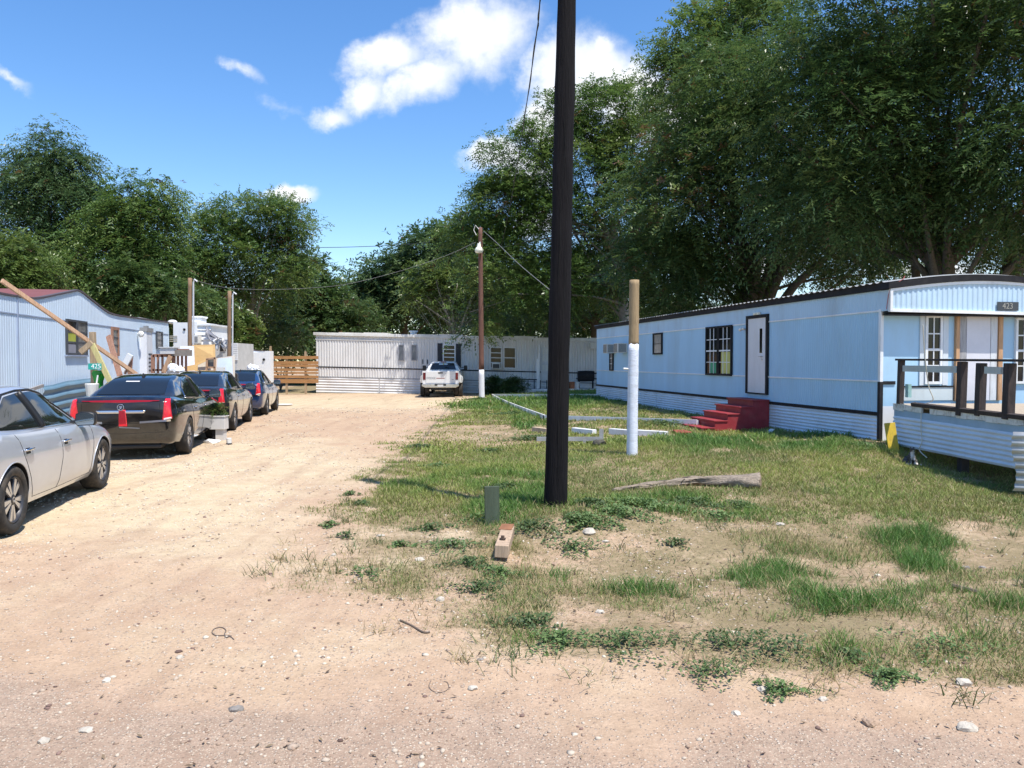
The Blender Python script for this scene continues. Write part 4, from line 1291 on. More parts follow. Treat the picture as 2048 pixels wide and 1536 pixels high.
    mb = MB(); fbox(mb, fl, a - .03, b_ + .03, -.0, .25, zt - .12, zt - .0); fbox(mb, fl, (a + b_) / 2 - .1, (a + b_) / 2 + .15, .06, .16, zt, zt + .07); mb.build('cap', mat('grey_metal_cap', (.28, .28, .28), .6), MC)
    mb = MB()
    for k in range(5):
        z = Zp(286, 708 + k * 8); fbox(mb, fl, a + .2, b_ - .1, .221, .232, z - .035, z + .02)
    mb.build('meter_slot', FR, MC)
    p = fl.p(S(275), .12, Zp(275, 668)); mb = MB(); mb.ico(p, .1, .1, 2); mb.tube([p, p - fl.t * .1], .04, 6); mb.build('wall_light', PLASTIC_W, R)
    # end-shadowed far corner
    mb = MB(); fbox(mb, fl, SB, SB + .03, -DW, .02, .3, 3.0); mb.build('end_wall', W, R)
    # faded blue corrugated skirting sheets along the bottom
    skm = M_paint('faded_teal_sheet', (.13, .235, .32), .5, (.30, .40, .47), .5, 1.5)
    mb = MB(); corrugated(mb, fl, S(74), S(178) , -.05, 1.15, .19, .05, t0=.10, horizontal=True, top=lambda s: 1.12 + .05 * (s > 3) + .02 * s, wob=.02)
    mb.build('skirting_sheet', skm, R)
    mb = MB(); fbox(mb, fl, SA, S(74), .0, .05, .0, .78); fbox(mb, fl, S(180), SB, .0, .04, .0, .7); mb.build('skirting', mat('dull_blue_skirt', (.36, .46, .55), .6, var=.2), R)
    mb = MB(); mb.beam(fl.p(S(15), .1, 1.0), fl.p(S(72), .14, 1.17), .04, .07); mb.build('loose_batten', M_wood('grey_batten', (.3, .28, .27)), R)
build_left_home()
# ------------------------------------------------------------------ trees
LEAF_M = leafy_material('tree_leaf', .38, .38)
BARK = mat('grey_brown_bark', (.13, .105, .08), .9, var=.45, vscale=6, stretch=(5, 5, 1), bump=.8, bscale=12)
BARK_PALE = mat('pale_bare_bark', (.30, .27, .22), .9, var=.3, vscale=8, bump=.3)

def EL(px, py, Y, rpx, rpy, dy=None):
    c = at(px, py, Y); k = Y / FPX
    return (c.x, c.y, c.z, rpx * k, (dy if dy is not None else rpx * k), rpy * k)

def crown_arrays(ells, clumps, fronds, clump_r, frond_len, leaf, pairs, seed, droop=.35, cols=None, shell=.5, low_cut=-.75, sparse=0.0):
    R = np.random.default_rng(seed)
    E = np.array(ells)
    w = (E[:, 3] * E[:, 4] * E[:, 5]) ** (2 / 3); w /= w.sum()
    ei = R.choice(len(E), clumps, p=w)
    d = R.normal(size=(clumps, 3)); d /= np.linalg.norm(d, axis=1, keepdims=True)
    flip = d[:, 2] < low_cut
    d[flip, 2] *= -1
    rr = 1 - shell * R.random(clumps) ** 1.6
    rr *= 1 + .10 * np.sin(7 * d[:, 0] + 5 * d[:, 2] + ei) + .07 * np.sin(13 * d[:, 1] + 11 * d[:, 2])
    rr *= .90
    cen = E[ei, :3] + d * rr[:, None] * E[ei, 3:6]
    allc = (E[:, :3] * w[:, None]).sum(0)
    out = d.copy()
    n = clumps * fronds
    ci = np.repeat(np.arange(clumps), fronds)
    cr = clump_r * (.6 + .8 * R.random(clumps))
    off = R.normal(size=(n, 3)) * np.array([1, 1, .66]) * .45
    base = cen[ci] + off * cr[ci][:, None]
    dirv = off / (np.linalg.norm(off, axis=1, keepdims=True) + 1e-6) * .75 + out[ci] * .7 + R.normal(size=(n, 3)) * .4
    dirv[:, 2] += .15
    dirv /= np.linalg.norm(dirv, axis=1, keepdims=True)
    L = frond_len * (.6 + .8 * R.random(n))
    up = np.zeros((n, 3)); up[:, 2] = 1; up += R.normal(size=(n, 3)) * .35
    side = np.cross(dirv, up); side /= (np.linalg.norm(side, axis=1, keepdims=True) + 1e-6)
    ccol = R.random(clumps); fcol = R.random(n)
    C0, C1, C2 = [np.array(c) for c in (cols or ((.028, .058, .018), (.060, .105, .028), (.115, .150, .040)))]
    VV, CC = [], []
    for k in range(pairs):
        t = (k + 1) / pairs
        p = base + dirv * (L * t)[:, None]; p[:, 2] -= droop * L * t * t
        for sg in (-1, 1):
            ld = dirv * .55 + side * sg * .8 + R.normal(size=(n, 3)) * .22
            ld[:, 2] -= droop * .6
            ld /= np.linalg.norm(ld, axis=1, keepdims=True)
            wv = np.cross(ld, up); wv /= (np.linalg.norm(wv, axis=1, keepdims=True) + 1e-6)
            ll = leaf * (.7 + .6 * R.random(n)); lw = ll * .36
            a = p; b = p + ld * (ll * .45)[:, None] + wv * (lw * .5)[:, None]; c = p + ld * ll[:, None]; e = p + ld * (ll * .45)[:, None] - wv * (lw * .5)[:, None]
            VV.append(np.stack([a, b, c, e], 1).reshape(-1, 3))
            q = np.clip(.05 + .62 * ccol[ci] + .38 * fcol + R.normal(0, .1, n), 0, 1)
            col = np.where((q < .5)[:, None], C0 + (C1 - C0) * (q * 2)[:, None], C1 + (C2 - C1) * (q * 2 - 1)[:, None])
            col = np.where((fcol > .988)[:, None] | (ccol[ci] > .992)[:, None], np.array((.17, .095, .045)), col)
            CC.append(np.repeat(col, 4, 0))
    V = np.concatenate(VV); C = np.concatenate(CC)
    F = np.arange(len(V)).reshape(-1, 4)
    return V, F, C, cen

def limbs(mb, base, top, r0, cen, n, seed, fork=.45, twig=.02, tr=None):
    rr = random.Random(seed)
    base = Vector(base); top = Vector(top)
    mid = base.lerp(top, .5) + Vector((rr.uniform(-.25, .25), rr.uniform(-.2, .2), 0)) * (top - base).length * .25
    pts = smooth_pts([base, mid, top], 6)
    m = len(pts)
    mb.tube(pts, [r0 * (1.25 if i == 0 else 1) * (1 - .5 * i / (m - 1)) for i in range(m)], 12)
    idx = list(range(len(cen))); rr.shuffle(idx)
    for j in idx[:n]:
        e = Vector(cen[j]); t = fork + (1 - fork) * rr.random()
        s = pts[min(m - 1, int(t * (m - 1)))]
        k1 = s.lerp(e, .4) + Vector((rr.uniform(-.4, .4), rr.uniform(-.4, .4), rr.uniform(-.1, .5))) * (e - s).length * .18
        br = smooth_pts([s, k1, e], 5)
        q = r0 * (1 - .5 * t) * rr.uniform(.28, .5)
        mb.tube(br, [max(twig, q * (1 - .8 * i / (len(br) - 1))) for i in range(len(br))], 7)

def tree(name, label, base, top, r0, ells, clumps, fronds, clump_r, frond_len, leaf, pairs, seed, nl=16, group='trees around the mobile homes', cat='tree', bark=None, extra=None, **k):
    base = Vector(base); base.z = H(base.x, base.y) - .1
    R = empty(name, base, 0, label, cat, group)
    V, F, C, cen = crown_arrays(ells, clumps, fronds, clump_r, frond_len, leaf, pairs, seed, **k)
    np_mesh('crown', V, F, LEAF_M, R, col=C)
    mb = MB(); limbs(mb, base, top, r0, cen, nl, seed)
    if extra:
        for pts, ra, rb in extra:
            p = smooth_pts(pts, 6); mb.tube(p, [ra + (rb - ra) * i / (len(p) - 1) for i in range(len(p))], 10)
    mb.build('trunk', bark or BARK, R, smooth='all')
    return R

DARK = ((.036, .078, .026), (.082, .145, .042), (.16, .21, .060))
MIDG = ((.048, .102, .028), (.110, .190, .046), (.20, .26, .07))
BLUEG = ((.036, .080, .036), (.080, .145, .054), (.15, .205, .08))
LIME = ((.065, .115, .026), (.125, .19, .045), (.20, .25, .07))

def build_trees():
    # --- the big pecan over the blue home
    Y = 23
    tree('pecan_tree', 'huge pecan tree towering over the near end of the blue mobile home', at(1885, 560, Y), at(1880, 430, Y), .44,
         [EL(1740, 300, Y, 230, 170, 5), EL(1930, 180, Y, 260, 230, 7), EL(2130, 330, Y - 3, 250, 170, 6), EL(1790, 20, Y, 220, 170, 6), EL(1640, 215, Y + 1, 170, 165, 5), EL(1650, 420, Y, 190, 85, 4), EL(2080, 60, Y - 2, 260, 220, 6), EL(1960, 400, Y - 2, 150, 70, 4), EL(2060, 470, Y + 1, 120, 60, 3), EL(1985, 495, Y + 3, 85, 48, 3), EL(1700, 470, Y + 2, 110, 50, 3)],
         720, 46, 1.0, .46, .135, 5, 101, nl=26, cols=DARK, droop=.5, low_cut=-.9,
         extra=[([at(1880, 520, Y), at(1835, 480, Y), at(1815, 440, Y)], .2, .1), ([at(1885, 530, Y), at(1930, 490, Y), at(1990, 430, Y)], .28, .12), ([at(1885, 540, Y), at(1860, 470, Y), at(1800, 350, Y)], .26, .10), ([at(2020, 560, Y + 1), at(2030, 500, Y + 1), at(2000, 420, Y)], .35, .2), ([at(1832, 570, Y + 2), at(1828, 520, Y + 2), at(1800, 480, Y + 2)], .14, .1)])
    # --- second tree, behind the middle of the blue home
    Y = 31
    tree('pecan_tree', 'dark leaning multi stemmed tree behind the middle of the blue mobile home', at(1520, 600, Y), at(1516, 500, Y), .36,
         [EL(1480, 330, Y, 160, 150, 5), EL(1380, 420, Y, 150, 130, 5), EL(1620, 420, Y + 1, 150, 110, 5), EL(1330, 540, Y, 110, 70, 4), EL(1430, 230, Y, 120, 120, 4), EL(1690, 510, Y + 2, 110, 55, 4), EL(1400, 590, Y + 1, 130, 45, 3), EL(1650, 490, Y + 2, 110, 60, 3), EL(1725, 545, Y + 3, 80, 42, 3), EL(1440, 520, Y + 2, 90, 60, 3)],
         540, 40, 1.05, .50, .165, 5, 102, nl=22, cols=DARK, droop=.5,
         extra=[([at(1530, 610, Y), at(1560, 545, Y), at(1600, 500, Y)], .28, .14), ([at(1545, 640, Y), at(1590, 570, Y), at(1660, 510, Y)], .22, .1), ([at(1515, 600, Y), at(1550, 500, Y), at(1555, 420, Y)], .2, .1), ([at(1500, 620, Y), at(1505, 540, Y), at(1470, 470, Y)], .3, .14)])
    # --- bright tree poking above it
    Y = 36
    tree('hackberry_tree', 'bright green tree top reaching the sky beside the huge pecan', at(1460, 600, Y), at(1440, 260, Y), .3,
         [EL(1375, 95, Y, 60, 60, 2.4), EL(1360, 165, Y, 55, 55, 2.4), EL(1440, 180, Y, 110, 110, 3), EL(1520, 60, Y, 90, 95, 3), EL(1480, 20, Y, 60, 60, 2.5)], 200, 36, .95, .5, .18, 4, 103, cols=MIDG)
    # --- tall open tree left of it
    Y = 44.5
    tree('elm_tree', 'tall open crowned tree behind the white painted post', at(1237, 640, Y), at(1222, 430, Y), .36,
         [EL(1120, 250, Y, 75, 62, 2.2), EL(1225, 225, Y, 90, 55, 2.4), EL(1275, 290, Y, 65, 70, 2.4), EL(1050, 330, Y, 85, 70, 2.6), EL(1170, 330, Y, 110, 95, 3), EL(1010, 420, Y, 85, 65, 2.6), EL(1110, 460, Y, 130, 95, 3.4), EL(1260, 430, Y, 90, 110, 3.2), EL(1010, 560, Y - 1, 80, 85, 2.6), EL(1110, 590, Y, 90, 90, 3), EL(1200, 560, Y + 2, 100, 80, 3), EL(950, 480, Y + 1, 70, 60, 2.4), EL(955, 655, Y - 1.5, 42, 40, 1.0)],
         520, 54, .95, .52, .18, 4, 104, nl=26, cols=MIDG, droop=.4, bark=mat('pale_grey_bark', (.24, .22, .19), .9, var=.35, vscale=5, bump=.6, bscale=14),
         extra=[([at(1240, 560, Y), at(1215, 470, Y), at(1185, 420, Y)], .22, .1), ([at(1235, 560, Y), at(1255, 480, Y), at(1290, 420, Y)], .2, .08)])
    # --- fills between and behind
    Y = 56
    tree('oak_tree', 'shaded tree behind the right half of the white mobile home', at(1180, 640, Y), at(1180, 560, Y), .4,
         [EL(1090, 590, Y, 110, 80, 4), EL(1200, 600, Y, 110, 80, 4), EL(1010, 600, Y, 80, 75, 3), EL(1300, 560, Y, 110, 110, 4)], 240, 22, 1.3, .7, .34, 4, 105, cols=DARK)
    Y = 72
    tree('oak_tree', 'dark bluish rounded tree beyond the left half of the white mobile home', at(800, 650, Y), at(805, 590, Y), .5,
         [EL(800, 555, Y, 66, 48, 4), EL(855, 515, Y, 62, 55, 4), EL(908, 485, Y, 60, 50, 4), EL(760, 600, Y, 60, 48, 4), EL(850, 590, Y, 100, 75, 5), EL(735, 620, Y, 50, 50, 3), EL(930, 590, Y, 70, 85, 4)],
         330, 22, 1.5, .8, .42, 4, 106, cols=BLUEG)
    Y = 53
    R = tree('young_tree', 'small tree with bare pale branches showing above the white mobile home', at(915, 700, Y), at(912, 640, Y), .10,
         [EL(860, 560, Y, 55, 28, 1.6), EL(915, 545, Y, 50, 30, 1.6), EL(835, 600, Y, 38, 28, 1.2), EL(890, 590, Y, 60, 26, 1.6), EL(965, 600, Y, 30, 40, 1.2)], 95, 16, .8, .5, .26, 4, 107, cols=LIME, nl=34, bark=BARK_PALE,
         extra=[([at(912, 690, Y - .4), at(895, 630, Y - 1), at(862, 585, Y - 1)], .07, .02), ([at(912, 690, Y - .4), at(905, 620, Y - 1), at(915, 570, Y - 1.2)], .07, .02), ([at(912, 690, Y - .4), at(930, 630, Y - 1), at(945, 590, Y - 1.2)], .06, .02), ([at(905, 650, Y - .9), at(870, 625, Y - 1.3), at(832, 600, Y - 1.5)], .05, .015), ([at(900, 640, Y - .9), at(880, 590, Y - 1.3), at(872, 560, Y - 1.5)], .05, .015)])
    # --- left of the gap
    Y = 62
    tree('willow_tree', 'lower bushy tree at the left edge of the sky gap', at(665, 690, Y), at(660, 620, Y), .28,
         [EL(628, 575, Y, 42, 50, 2.4), EL(668, 622, Y, 36, 42, 2.4), EL(605, 570, Y, 42, 62, 2.6), EL(695, 655, Y, 36, 36, 2), EL(640, 650, Y, 60, 45, 2.6), EL(590, 640, Y, 50, 60, 2.6)], 230, 20, 1.1, .6, .32, 4, 108, cols=DARK)
    Y = 46
    tree('oak_tree', 'rounded dense tree with visible grey trunk left of the sky gap', at(512, 700, Y), at(508, 580, Y), .24,
         [EL(500, 440, Y, 95, 42, 3), EL(430, 480, Y, 70, 50, 2.8), EL(560, 450, Y, 52, 45, 2.4), EL(470, 530, Y, 130, 70, 3.6), EL(565, 540, Y, 50, 70, 2.4), EL(400, 570, Y, 60, 70, 2.6), EL(590, 500, Y, 24, 40, 1.2), EL(500, 600, Y + 1, 80, 40, 3)],
         310, 40, .95, .5, .18, 4, 109, nl=20, cols=MIDG, bark=mat('pale_grey_bark', (.24, .22, .19)))
    Y = 40
    tree('chinaberry_tree', 'tall feathery tree, highest of those behind the red roofed home', at(118, 640, Y), at(112, 470, Y), .26,
         [EL(95, 300, Y, 52, 36, 1.6), EL(135, 345, Y, 48, 38, 1.6), EL(55, 335, Y, 45, 30, 1.5), EL(100, 390, Y, 105, 50, 2.6), EL(170, 430, Y, 70, 50, 2.4), EL(60, 460, Y, 90, 60, 2.6), EL(140, 520, Y, 110, 60, 3), EL(30, 540, Y, 80, 60, 2.6)],
         300, 36, .85, .60, .17, 5, 110, nl=20, cols=BLUEG, droop=.7)
    Y = 38
    tree('chinaberry_tree', 'feathery tree with twin top plumes behind the red roofed home', at(262, 640, Y), at(262, 470, Y), .2,
         [EL(250, 385, Y, 26, 24, .9), EL(310, 390, Y, 28, 26, .9), EL(240, 440, Y, 60, 42, 1.8), EL(300, 450, Y, 45, 50, 1.6), EL(230, 510, Y, 90, 55, 2.4), EL(300, 540, Y, 60, 60, 2), EL(200, 580, Y, 80, 45, 2.2), EL(280, 600, Y, 55, 40, 2)],
         250, 36, .8, .60, .165, 5, 111, nl=18, cols=MIDG, droop=.75,
         extra=[([at(262, 620, Y), at(215, 560, Y - 1), at(150, 500, Y - 2)], .12, .04)])
    Y = 29
    tree('chinaberry_tree', 'low bright green tree at the left edge behind the red roof', at(10, 640, Y), at(15, 570, Y), .12,
         [EL(25, 515, Y, 55, 36, 1.3), EL(60, 550, Y, 45, 34, 1.2), EL(-10, 560, Y, 60, 50, 1.4), EL(40, 590, Y, 60, 28, 1.3)], 130, 22, .55, .5, .17, 5, 112, cols=LIME, droop=.6)
    Y = 36
    tree('hackberry_tree', 'drooping shaded tree just behind the flat end of the left home', at(330, 690, Y), at(330, 620, Y), .16,
         [EL(270, 570, Y, 55, 45, 1.8), EL(330, 600, Y, 60, 45, 1.8), EL(240, 610, Y, 50, 22, 1.4), EL(390, 620, Y + 3, 60, 50, 2)], 150, 22, .7, .5, .2, 5, 113, cols=DARK, droop=.6)
    # dead bare limb between the two left groups
    # --- bushes
    for (nm, px, py, Y, rx, ry, lab, cl) in (('shrub', 445, 665, 40, 26, 28, 'sunlit light green bush behind the tarpaulin', LIME), ('shrub', 482, 665, 43, 26, 36, 'small leafy bush beside the second utility post', MIDG), ('shrub', 560, 670, 50, 60, 36, 'dark bush above the slatted wooden fence', DARK),
                                         ('shrub', 1080, 640, 49, 70, 40, 'bush crowding the roof line of the white home', DARK), ('shrub', 715, 640, 60, 60, 40, 'dark bush behind the left end of the white home', DARK), ('shrub', 986, 774, 45, 14, 14, 'dark little bush growing at the foot of the lamp pole', DARK), ('shrub', 1030, 772, 44.2, 20, 9, 'low dark shrub under the double window', DARK)):
        e = EL(px, py, Y, rx, ry)
        V, F, C, cen = crown_arrays([e], 40, 18, e[3] * .35, .4, .2 if rx > 22 else .12, 4, 200 + px, cols=cl)
        b = Vector((e[0], e[1], 0)); b.z = H(e[0], e[1])
        R = empty(nm, b, 0, lab, 'bush', 'bushes between the homes')
        np_mesh('foliage', V, F, LEAF_M, R, col=C)
        mb = MB()
        rr = random.Random(px)
        for k in range(5):
            c = Vector(cen[k]); mb.tube(smooth_pts([b, b.lerp(c, .5) + Vector((0, 0, .1)), c], 3), [.035, .03, .028, .025, .02, .015, .01], 6)
        mb.build('stem', BARK, R)
    # far woods closing the view low down
    el = []
    rr = random.Random(5)
    for k in range(26):
        px = 250 + k * 46 + rr.uniform(-14, 14)
        if px > 1400: break
        Y = 84 + rr.uniform(-4, 4)
        el.append(EL(px, 655 + rr.uniform(-12, 20), Y, 44, 48 + rr.uniform(0, 22) - (10 if 690 < px < 740 else 0), 3))
    for k in range(10):
        el.append(EL(-60 + k * 46, 610, 60, 50, 70, 3))
    for k in range(26):
        el.append(EL(1420 + k * 60, 672, 92, 50, 44, 3))
    V, F, C, cen = crown_arrays(el, 1350, 14, 2.0, 1.0, .62, 4, 300, cols=DARK, shell=.4)
    tag(np_mesh('far_woods', V, F, LEAF_M, None, col=C), kind='stuff')
build_trees()

# ------------------------------------------------------------------ poles, posts and wires
def pole_mesh(base, top, r0, r1, seg=18, rows=26, seed=0, amp=.012):
    base = Vector(base); top = Vector(top)
    pts = [base.lerp(top, i / rows) for i in range(rows + 1)]
    mb = MB(); rr = random.Random(seed)
    mb.tube(pts, [r0 + (r1 - r0) * i / rows + rr.uniform(-amp, amp) * .3 for i in range(rows + 1)], seg)
    for i in range(len(mb.v)):
        v = mb.v[i]; mb.v[i] = v + Vector((math.sin(v.z * 3 + i % seg * 2.1), math.cos(v.z * 2.3 + i % seg * 1.7), 0)) * amp * .3
    return mb

def build_poles():
    creo = mat('creosoted_pole_wood', (.0075, .0065, .0075), .9, spec=.2, var=.5, vscale=7, stretch=(7, 7, .35), bump=.9, bscale=16, stain=(.020, .017, .018), stain_amt=.6, stain_scale=5)
    b = gnd(1110, 1012)
    z = H(b.x, b.y)
    top = b + (at(1133, 0, b.y) - b) * 1.55
    R = empty('utility_pole', (b.x, b.y, z), 0, 'tall near black creosoted utility pole rising out of the weeds in the foreground', 'utility pole', 'utility poles')
    pole_mesh((b.x, b.y, z - .3), top, .128, .092, 20, 40, 1).build('shaft', creo, R, smooth='all')
    crack = mat('deep_crack', (.004, .004, .004), 1, var=0)
    ax = (top - Vector((b.x, b.y, z))).normalized()
    for k, (t0, t1, a) in enumerate(((.02, .20, -1.45), (.18, .34, -1.25), (.24, .42, -1.75), (.40, .52, -1.5), (.03, .12, -1.1))):
        pts = []
        for i in range(9):
            t = t0 + (t1 - t0) * i / 8
            c = Vector((b.x, b.y, z)).lerp(top, t); r = .128 + (.092 - .128) * t
            aa = a + .06 * math.sin(i * 1.3 + k)
            pts.append(c + Vector((math.cos(aa), math.sin(aa), 0)) * (r - .001))
        mb = MB(); mb.tube(pts, [.0005 + .004 * math.sin(math.pi * i / 8) for i in range(9)], 6); mb.build('crack', crack, R)
    mb = MB(); c = Vector((b.x, b.y, z)).lerp(top, .535); mb.tube([c + Vector((-.11, -.02, 0)), c + Vector((-.15, -.02, .012))], .008, 6); mb.build('bolt', ALU, R)
    # lamp pole
    Y = 39.5
    p0 = at(963, 790, Y); g0 = H(p0.x, Y)
    R2 = empty('lamp_pole', (p0.x, Y, g0), 0, 'slim reddish brown lamp pole with a white painted foot near the pickup', 'utility pole', 'utility poles')
    zt = at(963, 455, Y).z; zw = at(963, 739, Y).z
    redw = mat('reddish_pole_wood', (.15, .07, .05), .85, var=.35, vscale=6, stretch=(6, 6, .5), bump=.4)
    pole_mesh((p0.x, Y, zw), (p0.x - .05, Y, zt), .135, .105, 14, 20, 2).build('shaft', redw, R2, smooth='all')
    pole_mesh((p0.x + .02, Y, g0 - .2), (p0.x, Y, zw), .150, .138, 14, 6, 3).build('painted_foot', M_paint('chalk_white_post_paint', (.72, .72, .74), .7, (.4, .36, .3), .5, 3), R2, smooth='all')
    lp = at(958, 498, Y - .3)
    mb = MB(); mb.lathe([(.02, .30), (.09, .28), (.10, .12), (.16, .05), (.21, -.02), (.21, -.12), (.16, -.2), (.02, -.22)], 16, Matrix.Translation(lp)); L = mb.build('lamp_head', mat('lamp_glass_white', (.8, .78, .65), .3), R2, smooth=True)
    mb = MB(); mb.tube([lp + Vector((0, 0, .2)), lp + Vector((.05, .1, .35)), Vector((p0.x, Y, lp.z + .35))], .03, 8); mb.build('arm', ALU, R2)
    mb = MB(); mb.tube([(p0.x - .12, Y - .1, zt - .1), (p0.x - .3, Y - .1, zt + .1), (p0.x - .38, Y - .1, zt - .15), (p0.x - .25, Y - .1, zt - .4)], .02, 6); mb.build('insulator_hook', PLASTIC_W, R2)
    # cable from the near pole to the lamp pole
    e = Vector((p0.x + .08, Y, at(967, 500, Y).z))
    def Pw(px, py, Yy): return at(px, py, Yy)
    cab = mat('black_cable', (.012, .012, .014), .5, var=0)
    P = [at(1108, -420, 8.6), at(1080, 0, 12.0), at(1072, 75, 13.5), at(1050, 230, 18.5), at(1028, 370, 26), at(1012, 450, 33), at(1003, 490, 37), at(990, 520, 39), at(976, 527, 39.4), at(967, 505, 39.5)]
    mb = MB(); sp = smooth_pts(P, 8)
    mb.tube(sp, .010, 8)
    tw = []
    for i, p in enumerate(sp): tw.append(p + Vector((math.cos(i * .9) * .014, 0, math.sin(i * .9) * .014)))
    mb.tube(tw, .007, 6)
    tag(mb.build('power_cable', cab, None, smooth=True), 'thick twisted black cable hanging from the foreground pole to the lamp pole', 'cable')
    mb = MB(); P = [at(967, 462, 39.5), at(995, 487, 37), at(1040, 530, 33), at(1100, 580, 29)]
    mb.tube(smooth_pts(P, 6), .012, 6); tag(mb.build('service_wire', mat('grey_wire', (.20, .20, .20), .6, var=0), None), 'thin grey wire sloping down right from the lamp pole top', 'wire')
    # two weathered posts with pipes on the left
    wood = mat('weathered_post_wood', (.24, .15, .085), .85, var=.35, vscale=5, stretch=(6, 6, .6), bump=.5, bscale=14)
    pipe = mat('pale_conduit', (.66, .67, .68), .4, var=.05)
    for px0, px1, ptop, pbot, Yp, lab in ((378, 380, 556, 745, 25.5, 'taller left brown post with pale conduit near the piled plywood'), (457, 459, 582, 745, 27.5, 'shorter right brown post with pale conduit beside the tarpaulin')):
        bt = at(px0, pbot, Yp); g0 = H(bt.x, Yp); tp = at(px1, ptop, Yp)
        Rp = empty('service_post', (bt.x, Yp, g0), 0, lab, 'post', 'service posts on the left')
        pole_mesh((bt.x, Yp, g0 - .2), tp, .078, .062, 12, 16, px0).build('shaft', wood, Rp, smooth='all')
        mb = MB(); mb.tube([(bt.x + .13, Yp - .03, g0), (tp.x + .125, Yp - .03, tp.z - .15), (tp.x + .17, Yp - .05, tp.z - .05), (tp.x + .26, Yp - .05, tp.z - .12)], .028, 8); mb.build('conduit', pipe, Rp, smooth=True)
    a = at(382, 558, 25.5); b2 = at(952, 484, 39.4)
    P = [a, at(450, 575, 28), at(530, 579, 31), at(620, 576, 33), at(700, 567, 35), at(800, 542, 37), at(890, 512, 38.6), b2]
    mb = MB(); mb.tube(smooth_pts(P, 5), .007, 6); tag(mb.build('overhead_wire', mat('grey_wire', (.2, .2, .2)), None), 'long sagging wire from the left brown post to the lamp pole', 'wire')
    P = [at(560, 494, 47), at(620, 495, 48), at(700, 494, 50), at(798, 490, 53), at(860, 484, 56)]
    mb = MB(); mb.tube(smooth_pts(P, 4), .02, 6); tag(mb.build('overhead_wire', cab, None), 'dark wire crossing the sky gap between the left and right trees', 'wire')
    # white painted post in the grass
    b = gnd(1264, 909); tp = at(1269, 560, b.y); zw = at(1266, 692, b.y).z
    R3 = empty('wooden_post', b, 0, 'stout bare topped post painted white up to shoulder height, standing in the grass', 'post')
    tl = lambda z: Vector((b.x + (tp.x - b.x) * (z - b.z) / (tp.z - b.z), b.y, z))
    pine = mat('weathered_yellow_pine', (.34, .24, .13), .85, var=.35, vscale=5, stretch=(6, 6, .5), bump=.5, bscale=14, stain=(.14, .10, .06), stain_amt=.6, stain_scale=5)
    pole_mesh(tl(zw), tp, .086, .082, 18, 14, 8, .008).build('bare_top', pine, R3, smooth='all')
    pf = pole_mesh(tl(b.z - .2), tl(zw + .03), .094, .0885, 18, 18, 9, .008)
    for i in range(len(pf.v) - 18, len(pf.v)):
        k = i % 18; pf.v[i] = pf.v[i] + Vector((0, 0, .035 * math.sin(k * 1.9) + .025 * math.sin(k * 4.3 + 1)))
    pf.build('painted_foot', mat('brushed_white_paint', (.70, .73, .80), .7, var=.07, vscale=9, stretch=(1, 1, 3), bump=.5, bscale=22, stain=(.35, .33, .28), stain_amt=.5, stain_scale=4), R3, smooth='all')
    mb = MB(); q = tl(at(1266, 738, b.y).z); mb.tube([q + Vector((-.08, -.02, 0)), q + Vector((-.17, -.03, .005))], .018, 8); mb.build('peg', PLASTIC_W, R3)
build_poles()

